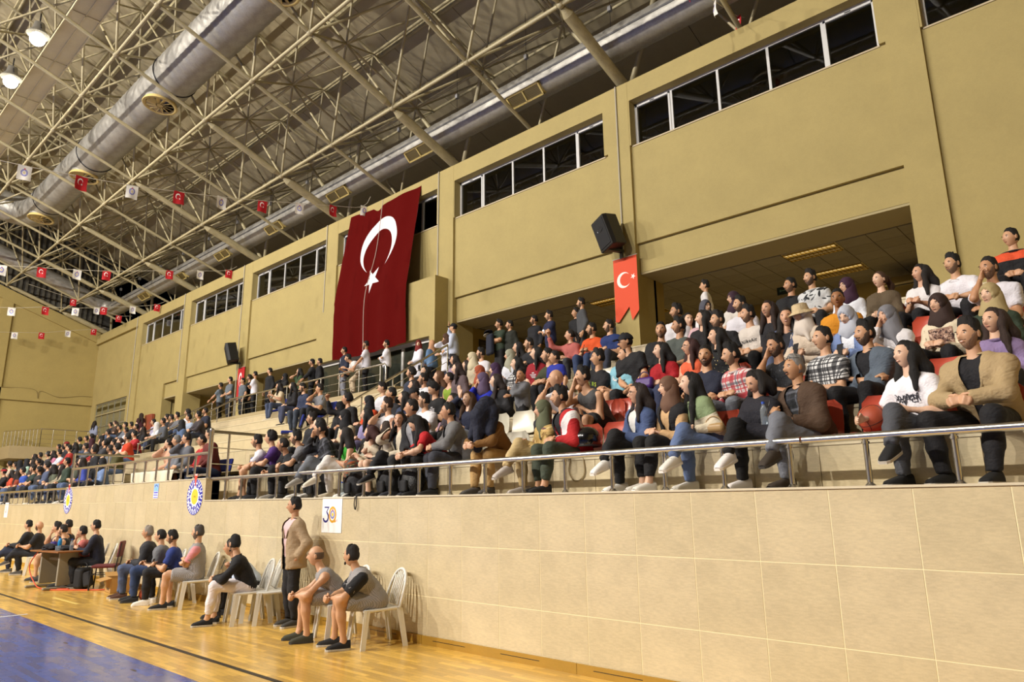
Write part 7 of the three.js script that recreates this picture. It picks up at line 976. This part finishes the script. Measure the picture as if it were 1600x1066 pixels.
{m:'s',p:[-20.868,2.12,-.72],s:.94,label:'woman in black hijab and pale jeans at the box rail',top:'#6f86b0',sl:2,bt:'#1b1c22',hd:-46,arm:'lap',hr:'hijab',grp:4,lod:2,g:'f',hc:'#17171b',row:1,h:[0,.661,.086]},
{m:'s',p:[-26.989,2.92,-2.36],s:.94,label:'woman with dark ponytail and red shirt',top:'#8e1f1f',sl:2,bt:'#39435c',hd:-55,arm:'knees',hr:'xlong',grp:4,lod:2,g:'f',hc:'#241812',row:3,h:[.061,.7,.147]},
{m:'s',p:[-29.96,3.32,-3.18],s:.94,label:'woman in maroon headscarf',top:'#2c2228',sl:1,bt:'#2a2a2e',hd:-44,arm:'lap',hr:'hijab',grp:4,lod:2,g:'f',hc:'#3c1420',row:4,h:[0,.732,.196]},
{m:'s',p:[-33.079,3.72,-4],s:1,label:'man in dark sweater under the pale denim jacket',top:'#33343a',sl:2,bt:'#50607f',hd:-50,arm:'crossed',hr:'curly',grp:4,lod:2,row:5,h:[0,.768,.12]},
{m:'s',p:[-33.802,3.72,-4],s:1,label:'man with brown hair at the left of the pale denim jacket',top:'#4b4a50',sl:2,bt:'#1b1c22',hd:-36,arm:'lap',hr:'short',grp:4,lod:2,row:5,h:[0,.738,.095]},
{m:'s',p:[-27.844,2.92,-2.36],s:1,label:'man in grey hooded top looking up',top:'#5a5c60',sl:1,bt:'#39435c',hd:-46,arm:'knees',hr:'quiff',grp:4,lod:2,beard:.7,row:3,h:[0,.753,.157]},
{m:'s',p:[-23.991,2.52,-1.54],s:1,label:'man with black hair and white cup',top:'#1f2026',sl:2,bt:'#2a2a2e',hd:-55,arm:'lap',hr:'short',grp:4,lod:2,row:2,h:[0,.788,.21]},
{m:'s',p:[-34.664,3.72,-4],s:1,label:'man in dark green jacket with cropped hair',top:'#2a332c',sl:2,bt:'#50607f',hd:-44,arm:'crossed',hr:'curly',grp:4,lod:2,row:5,h:[0,.739,.115]},
{m:'s',p:[-32.291,3.32,-3.18],s:.94,label:'woman with wavy brown hair in black jacket',top:'#1d1d22',sl:1,bt:'#1b1c22',hd:-50,arm:'lap',hr:'long',grp:4,lod:2,g:'f',hc:'#1c1512',row:4,h:[0,.734,.097]},
{m:'s',p:[-29.674,2.92,-2.36],s:1,label:'man in red shirt under brown hair',top:'#a02a24',sl:2,bt:'#39435c',hd:-36,arm:'knees',hr:'quiff',grp:4,lod:2,row:3,h:[0,.814,.173]},
{m:'s',p:[-32.97,3.32,-3.18],s:1,label:'person in dark red beret',top:'#2b2b31',sl:2,bt:'#2a2a2e',hd:-46,arm:'lap',hr:'short',grp:4,lod:2,cap:'#7a1a1c',row:4,h:[0,.796,.213]},
{m:'s',p:[-33.737,3.32,-3.18],s:1,label:'man in black behind the white T-shirt',top:'#1f2026',sl:1,bt:'#50607f',hd:-55,arm:'crossed',hr:'curly',grp:4,lod:2,beard:.7,row:4,h:[0,.715,.111]},
{m:'s',p:[-34.413,3.32,-3.18],s:1,label:'man with brown hair on the second-highest bench',top:'#3a3b42',sl:2,bt:'#1b1c22',hd:-44,arm:'lap',hr:'short',grp:4,lod:2,row:4,h:[0,.782,.102]},
{m:'s',p:[-30.882,2.92,-2.36],s:1,label:'man in white T-shirt with raised chin',top:'#c5cad6',sl:2,bt:'#39435c',hd:-50,arm:'knees',hr:'quiff',grp:4,lod:2,row:3,h:[0,.716,.148]},
{m:'s',p:[-31.525,2.92,-2.36],s:.94,label:'woman with dark hair in pink cardigan',top:'#b5708a',sl:1,bt:'#2a2a2e',hd:-36,arm:'lap',hr:'long',grp:4,lod:2,g:'f',hc:'#1c1512',row:3,h:[0,.724,.193]},
{m:'s',p:[-32.513,2.92,-2.36],s:1,label:'man in grey knitted cap',top:'#3a3a40',sl:2,bt:'#50607f',hd:-46,arm:'crossed',hr:'curly',grp:4,lod:2,cap:'#8f8b86',row:3,h:[0,.73,.113]},
{m:'s',p:[-33.645,2.92,-2.36],s:1,label:'man with black hair and dark coat near the far rail',top:'#24252b',sl:2,bt:'#1b1c22',hd:-55,arm:'lap',hr:'short',grp:4,lod:2,row:3,h:[0,.763,.099]},
{m:'s',p:[-34.225,2.92,-2.36],s:.94,label:'woman with brown bun',top:'#4a3a34',sl:1,bt:'#39435c',hd:-44,arm:'knees',hr:'long',grp:4,lod:2,g:'f',hc:'#1c1512',row:3,h:[0,.738,.157]},
{m:'s',p:[-30.003,2.52,-1.54],s:1,label:'man with dark hair and maroon scarf',top:'#2a1e22',sl:2,bt:'#2a2a2e',hd:-50,arm:'lap',hr:'short',grp:4,lod:2,row:2,h:[0,.713,.186]},
{m:'s',p:[-31.049,2.52,-1.54],s:.94,label:'woman with brown hair and glasses',top:'#33302f',sl:2,bt:'#50607f',hd:-36,arm:'crossed',hr:'xlong',grp:4,lod:2,g:'f',hc:'#241812',row:2,h:[0,.739,.117]},
{m:'s',p:[-31.909,2.52,-1.54],s:.94,label:'woman in black headscarf and mint coat',top:'#a9c7b4',sl:1,bt:'#1b1c22',hd:-46,arm:'lap',hr:'hijab',grp:4,lod:2,g:'f',hc:'#1a1a1f',row:2,h:[0,.801,.106]},
{m:'s',p:[-32.627,2.52,-1.54],s:.94,label:'woman in black headscarf at the far left',top:'#2a2a30',sl:2,bt:'#39435c',hd:-55,arm:'knees',hr:'hijab',grp:4,lod:2,g:'f',hc:'#15151a',row:2,h:[0,.783,.168]},
{m:'s',p:[-33.147,2.52,-1.54],s:1,label:'man in grey T-shirt beside the black headscarf',top:'#6f7780',sl:2,bt:'#2a2a2e',hd:-44,arm:'lap',hr:'short',grp:4,lod:2,row:2,h:[0,.731,.192]},
{m:'s',p:[-34.364,2.52,-1.54],s:1,label:'man in cream shirt at the top left of the far block',top:'#b8ad98',sl:1,bt:'#50607f',hd:-50,arm:'crossed',hr:'curly',grp:4,lod:2,beard:.7,row:2,h:[0,.809,.127]},
{m:'s',p:[-23.814,2.12,-.72],s:1,label:'man with cropped hair in green jacket with white badge',top:'#2b3a2c',sl:2,bt:'#1b1c22',hd:-36,arm:'lap',hr:'short',grp:4,lod:2,row:1,h:[-.048,.813,.106]},
{m:'s',p:[-24.231,2.12,-.72],s:.94,label:'woman with glasses in beige scarf',top:'#9a8f78',sl:2,bt:'#39435c',hd:-46,arm:'knees',hr:'xlong',grp:4,lod:2,g:'f',hc:'#241812',row:1,h:[.048,.638,.132]},
{m:'s',p:[-24.922,2.12,-.72],s:.94,label:'woman with dark hair in grey-green parka',top:'#5a604e',sl:1,bt:'#2a2a2e',hd:-55,arm:'lap',hr:'long',grp:4,lod:2,g:'f',hc:'#1c1512',row:1,h:[0,.666,.175]},
{m:'s',p:[-25.777,2.12,-.72],s:1,label:'man in blue-grey shirt behind the corner post',top:'#46506a',sl:2,bt:'#50607f',hd:-44,arm:'crossed',hr:'curly',grp:4,lod:2,row:1,h:[0,.78,.122]},
{m:'s',p:[-26.774,2.12,-.72],s:1,label:'person with light brown hair in dark jacket',top:'#2c2a2c',sl:2,bt:'#1b1c22',hd:-50,arm:'lap',hr:'short',grp:4,lod:2,row:1,h:[-.006,.68,.087]},
{m:'s',p:[-27.203,2.12,-.72],s:1,label:'bearded man in dark green jacket',top:'#20302a',sl:1,bt:'#39435c',hd:-36,arm:'knees',hr:'quiff',grp:4,lod:2,beard:.7,row:1,h:[.006,.735,.153]},
{m:'s',p:[-28.274,2.12,-.72],s:1,label:'man in blue T-shirt',top:'#2f4fa6',sl:2,bt:'#2a2a2e',hd:-46,arm:'lap',hr:'short',grp:4,lod:2,row:1,h:[0,.712,.186]},
{m:'s',p:[-29.347,2.12,-.72],s:.94,label:'girl with brown hair in the orange jacket row',top:'#8a3a22',sl:2,bt:'#50607f',hd:-55,arm:'crossed',hr:'xlong',grp:4,lod:2,g:'f',hc:'#241812',row:1,h:[0,.644,.1]},
{m:'s',p:[-30.185,2.12,-.72],s:.94,label:'woman with blonde-brown hair in orange jacket',top:'#c2482a',sl:1,bt:'#1b1c22',hd:-44,arm:'lap',hr:'long',grp:4,lod:2,g:'f',hc:'#1c1512',row:1,h:[0,.694,.091]},
{m:'s',p:[-30.974,2.12,-.72],s:1,label:'man in red cap and black top',top:'#1a1a1e',sl:2,bt:'#39435c',hd:-50,arm:'knees',hr:'quiff',grp:4,lod:2,cap:'#9a1a20',row:1,h:[0,.766,.161]},
{m:'s',p:[-22.19,2.12,-.72],s:.94,label:'woman with dark hair in blue top behind the rail corner',top:'#3a49a0',sl:2,bt:'#2a2a2e',hd:-36,arm:'lap',hr:'xlong',grp:4,lod:2,g:'f',hc:'#241812',row:1,h:[0,.734,.197]},
{m:'s',p:[-22.867,2.12,-.72],s:1,label:'man in olive jacket at the rail corner',top:'#3a4030',sl:1,bt:'#50607f',hd:-46,arm:'crossed',hr:'curly',grp:4,lod:2,beard:.7,row:1,h:[0,.731,.113]},
{m:'t',p:[-9.257,0,.36],H:1.617,s:1,label:'man in beige blazer and pink shirt standing beside the white poster',top:'#d3b3b4',jk:'#a08a6c',jo:1.9,bt:'#17161a',sh:'#3b3833',hr:'short',hd:-44,by:-8,arm:'pocket',grp:5,lod:0},
{m:'f',p:[-7.937,.43,.45],s:1,label:'player in grey sleeveless jersey with yellow-laced shoes and clasped hands',top:'#8f8c8c',tp:'jersey',pr:'red1',sl:0,bt:'#85827f',bl:0,sh:'#3a3a2c',lace:'#c9a81c',hr:'bald2',hc:'#64503f',hd:-44,arm:'knees',by:-30,grp:5,lod:0,row:0,h:[-0,.573,.327]},
{m:'f',p:[-7.242,.43,.42],s:1,label:'player with goatee in grey jersey numbered 13 with black sleeves',top:'#8d8b8b',tp:'jersey',pr:'red2',sl:1,under:'#141418',bt:'#858381',bl:0,sh:'#131315',hr:'short',goat:1,hd:-70,arm:'knees',by:-30,wd:1.15,num:1,grp:5,lod:0,row:0,h:[0,.599,.306]},
{m:'f',p:[-10.024,.43,.62],s:1,label:'man in black shirt and white trousers turning his head away',top:'#131317',sl:2,bt:'#ded6d8',ank:1,sh:'#121214',hr:'short',beard:.5,hd:-85,arm:'knees',by:-30,grp:5,lod:0,row:0,h:[-0,.662,.224]},
{m:'f',p:[-10.676,.43,.22],s:1,label:'man in pale blue shirt mostly hidden behind the black shirt',top:'#b9c6da',sl:2,bt:'#1a1b22',sh:'#1a1a1e',hr:'short',hd:-46,arm:'phone1',by:-30,grp:5,lod:0,row:0,h:[-0,.568,.344]},
{m:'f',p:[-12.219,.43,.42],s:1,label:'bearded grey-haired player in pink and grey jersey with folded arms',top:'#8b898a',tp:'jersey',pr:'red3',slc:'#d58c92',sl:1,bt:'#8b8987',bl:0,sh:'#1a1a1c',hr:'short',hc:'#4a4542',beard:1,hd:-48,arm:'crossed',by:-30,wd:1.1,grp:5,lod:0,row:0,h:[-0,.76,.02]},
{m:'f',p:[-12.989,.43,.42],s:1,label:'man in royal blue T-shirt looking at his wrist',top:'#1f3378',sl:1,bt:'#15161b',sh:'#e2ddd2',hr:'short',beard:.8,hd:-40,hp:14,arm:'phone',by:-30,watch:1,grp:5,lod:0,row:0,h:[-0,.669,.119]},
{m:'f',p:[-13.555,.43,.42],s:1,label:'man in grey T-shirt and jeans',top:'#63656a',sl:1,bt:'#2b3d63',sh:'#1a1a1c',hr:'buzz',hd:-46,arm:'lap',by:-30,wd:1.1,grp:5,lod:0,row:0,h:[0,.677,.104]},
{m:'f',p:[-14.181,.43,.42],s:1,label:'grey-haired man in dark blazer, white shirt and brown boots',top:'#d5d8de',jk:'#26272d',bt:'#4a5675',sh:'#4a2c1c',hr:'short',hc:'#8d8479',hd:-46,arm:'lap',by:-30,grp:5,lod:0,row:0,h:[0,.722,.093]},
{m:'f',p:[-16.941,.43,.45],s:1,label:'official in navy jacket and glasses seated at the desk',top:'#191c2e',sl:2,bt:'#24262c',sh:'#3a3630',hr:'short',glass:1,hd:-46,arm:'desk',by:-30,grp:5,lod:1,row:0,h:[-0,.8,.104]},
{m:'f',p:[-17.299,.43,.5],s:1,label:'young man in salmon T-shirt with hand at his mouth',top:'#b0605a',sl:1,bt:'#2a3c58',sh:'#222',hr:'short',hd:-46,arm:'chin',by:-30,grp:5,lod:1,row:0,h:[-0,.675,.192]},
{m:'f',p:[-18.833,.43,.45],s:1,label:'player in black vest with arms raised to his face',top:'#16171d',sl:0,bt:'#1d2236',bl:1,sh:'#16161a',hr:'short',beard:.6,hd:-46,arm:'chin',by:-30,grp:5,lod:1,row:0,h:[-0,.682,.194]},
{m:'f',p:[-19.656,.43,.22],s:1,label:'player behind the black vest',top:'#1a1c26',sl:0,bt:'#23284a',bl:0,hr:'short',hd:-46,arm:'lap',by:-30,grp:5,lod:1,row:0,h:[-0,.775,.101]},
{m:'f',p:[-19.467,.43,.45],s:1,label:'player with fair skin and bare legs beside the blue bottle',top:'#23284a',sl:0,bt:'#23284a',bl:0,sh:'#4a4a4c',hr:'quiff',hd:-40,arm:'chin',by:-30,grp:5,lod:1,row:0,h:[0,.728,.151]},
{m:'f',p:[-21.322,.43,.45],s:1,label:'bald bearded man in black T-shirt and dark jeans',top:'#15161b',sl:1,bt:'#16181f',sh:'#4d4b48',hr:'bald',beard:1,hd:-46,arm:'knee1',leg:'x',by:-30,grp:5,lod:1,row:0,h:[0,.736,.058]},
{m:'f',p:[-22.316,.43,.45],s:1,label:'man in black jacket with yellow trim holding his knee',top:'#17181d',sl:2,bt:'#222a40',sh:'#4d4b48',hr:'short',hd:-46,arm:'knee1',leg:'x',by:-30,grp:5,lod:1,row:0,h:[0,.749,.059]}
];
const short = l => { const w = l.split(' '); return w.length > 10 ? w.slice(0, 10).join(' ').replace(/[, ]+(and|with|in|of|the|a|at|on|his|her|over|over black|leaning|holding|looking)?$/, '') : l; };
for (const P of PEOPLE) {
  makePerson(P);
  if (P.m === 's' && !P.child && !P.chair && P.grp < 2 && (P.row === 1 || P.grp === 0)) stadiumSeat(P.p[0], P.row, P.p[0] > -5.6, (P.p[0] > -5.6 ? 'red' : 'white') + ' plastic seat under the ' + short(P.label));
  if (P.m === 's' && P.chair) blueChair(P.p[0], P.p[1] - .48, P.p[2] - .02, (P.by || 0) * Math.PI / 180, 'blue chair under the ' + short(P.label));
  if (P.m === 'f') { plasticChair(P.p[0], P.p[2] - .02, -.27, 'white plastic chair under the ' + short(P.label)); }
}
plasticChair(-10.15, .38, -.35, 'empty white plastic chair left of the man in beige blazer, nearer the black shirt'); plasticChair(-9.78, .36, -.38, 'empty white plastic chair just left of the man in beige blazer');
// phones in hands
for (const [p, ry, P] of phoneList) { const flash = /lit flash/.test(P.label), o = thing('phone', 'phone held by the ' + short(P.label), 'phone', p.toArray(), ry, 'phones in hands'); part(o, 'case', rbox(.075, .15, .009, .008, 2).rotateX(-.35), /mauve/.test(P.label) ? M('#8a6a80', .4) : M('#1b1b1f', .3)); part(o, 'screen', rbox(.068, .14, .002, .004, 1).translate(0, 0, -.005).rotateX(-.35), M('#26282e', .15)); if (flash) { part(o, 'flash', new THREE.SphereGeometry(.016, 10, 8).translate(.02, .05, .012), new THREE.MeshStandardMaterial({ color: '#fff', emissive: '#dfe6ff', emissiveIntensity: 9 })); const l = new THREE.PointLight('#dfe6ff', 1.2, 6, 2); l.position.set(.02, .05, .05); l.castShadow = true; o.add(l); } }
// things held or lying with people
{ const q = PEOPLE.find(p => /purple bag/.test(p.label)); const o = thing('handbag', 'purple handbag on the lap of the woman in red top', 'bag', [q.p[0] - .12, q.p[1] + .2, q.p[2] + .42]); part(o, 'bag', rbox(.26, .16, .1, .045, 3).rotateX(-.3), M('#43206e', .5)); part(o, 'handle', new THREE.TorusGeometry(.07, .008, 6, 18, Math.PI).translate(0, .08, 0), M('#33184f', .5)); }
{ const q = PEOPLE.find(p => /very long black hair/.test(p.label)); const o = thing('handbag', 'small beige shoulder bag on the blue jeans', 'bag', [q.p[0] + .1, q.p[1] + .2, q.p[2] + .24]); part(o, 'bag', rbox(.22, .09, .08, .04, 3), M('#a8895c', .45)); part(o, 'strap', new THREE.TorusGeometry(.09, .006, 6, 18, Math.PI).translate(0, .02, 0), M('#a8895c', .5)); }
{ const q = PEOPLE.find(p => /padded dark coat/.test(p.label)); const o = thing('water_bottle', 'small water bottle with blue cap beside the padded dark coat', 'bottle', [q.p[0] + .16, q.p[1] + .17, q.p[2] + .42]); part(o, 'bottle', new THREE.LatheGeometry([[0, 0], [.032, 0], [.033, .13], [.013, .18], [.013, .19]].map(z => new THREE.Vector2(...z)), 16), new THREE.MeshPhysicalMaterial({ color: '#dfe8ee', roughness: .08, transmission: .85, thickness: 0 })); part(o, 'cap', new THREE.CylinderGeometry(.016, .016, .02, 12).translate(0, .195, 0), M('#2a50b0', .4)); }
{ const q = PEOPLE.find(p => /flat cap over/.test(p.label)); const o = thing('held_jacket', 'dark jacket and flat cap draped over the arm of the green T-shirt', 'clothing', [q.p[0] - .16, q.p[1] + 1.02, q.p[2] + .22], -.3); const g = rbox(.3, .55, .12, .05, 4); wrinkle(g, .02, 3); part(o, 'jacket', g.translate(0, -.1, 0), M('#1a1f30', .85)); part(o, 'cap_crown', new THREE.SphereGeometry(.12, 16, 8, 0, Math.PI * 2, 0, 1.5).scale(1.2, .5, 1).rotateZ(.3).translate(-.05, .22, .02), M('#161a26', .85)); part(o, 'cap_brim', new THREE.CylinderGeometry(.1, .1, .012, 16).scale(1.1, 1, .8).rotateZ(.3).translate(-.14, .18, .02), M('#b9b3a0', .8)); }
{ const q = PEOPLE.find(p => /navy jacket over the head/.test(p.label)); const hw = V(q.h[0], q.h[1], q.h[2]); const B = []; const c = V(...q.p).add(hw); const g = geoOf(fieldMesh([bone(c.clone().add(V(0, .06, -.04)), c.clone().add(V(.02, -.1, .12)), .115, .1), bone(c.clone().add(V(.02, -.1, .1)), c.clone().add(V(.04, -.5, .16)), .09, .05), bone(c.clone().add(V(-.1, 0, 0)), c.clone().add(V(-.13, -.35, .1)), .07, .05), bone(c.clone().add(V(.12, -.02, -.05)), c.clone().add(V(.16, -.3, .05)), .07, .06)], .02, .02)); wrinkle(g, .012, 5); solo('draped_jacket', metreUV(g), cloth('#12172b', null), 'navy jacket draped over the bent head of the person in mustard coat', 'clothing'); }
{ const o = thing('water_bottle', 'clear bottle standing on the ledge by the patterned trousers', 'bottle', [-8.98, 1.735, -.2]); part(o, 'bottle', new THREE.LatheGeometry([[0, 0], [.033, 0], [.035, .15], [.013, .2], [.013, .21]].map(z => new THREE.Vector2(...z)), 16), new THREE.MeshPhysicalMaterial({ color: '#dfe8ee', roughness: .08, transmission: .85, thickness: 0 })); part(o, 'cap', new THREE.CylinderGeometry(.016, .016, .02, 12).translate(0, .215, 0), M('#2a50b0', .4)); }
shade(scene);
renderer.render(scene, camera);
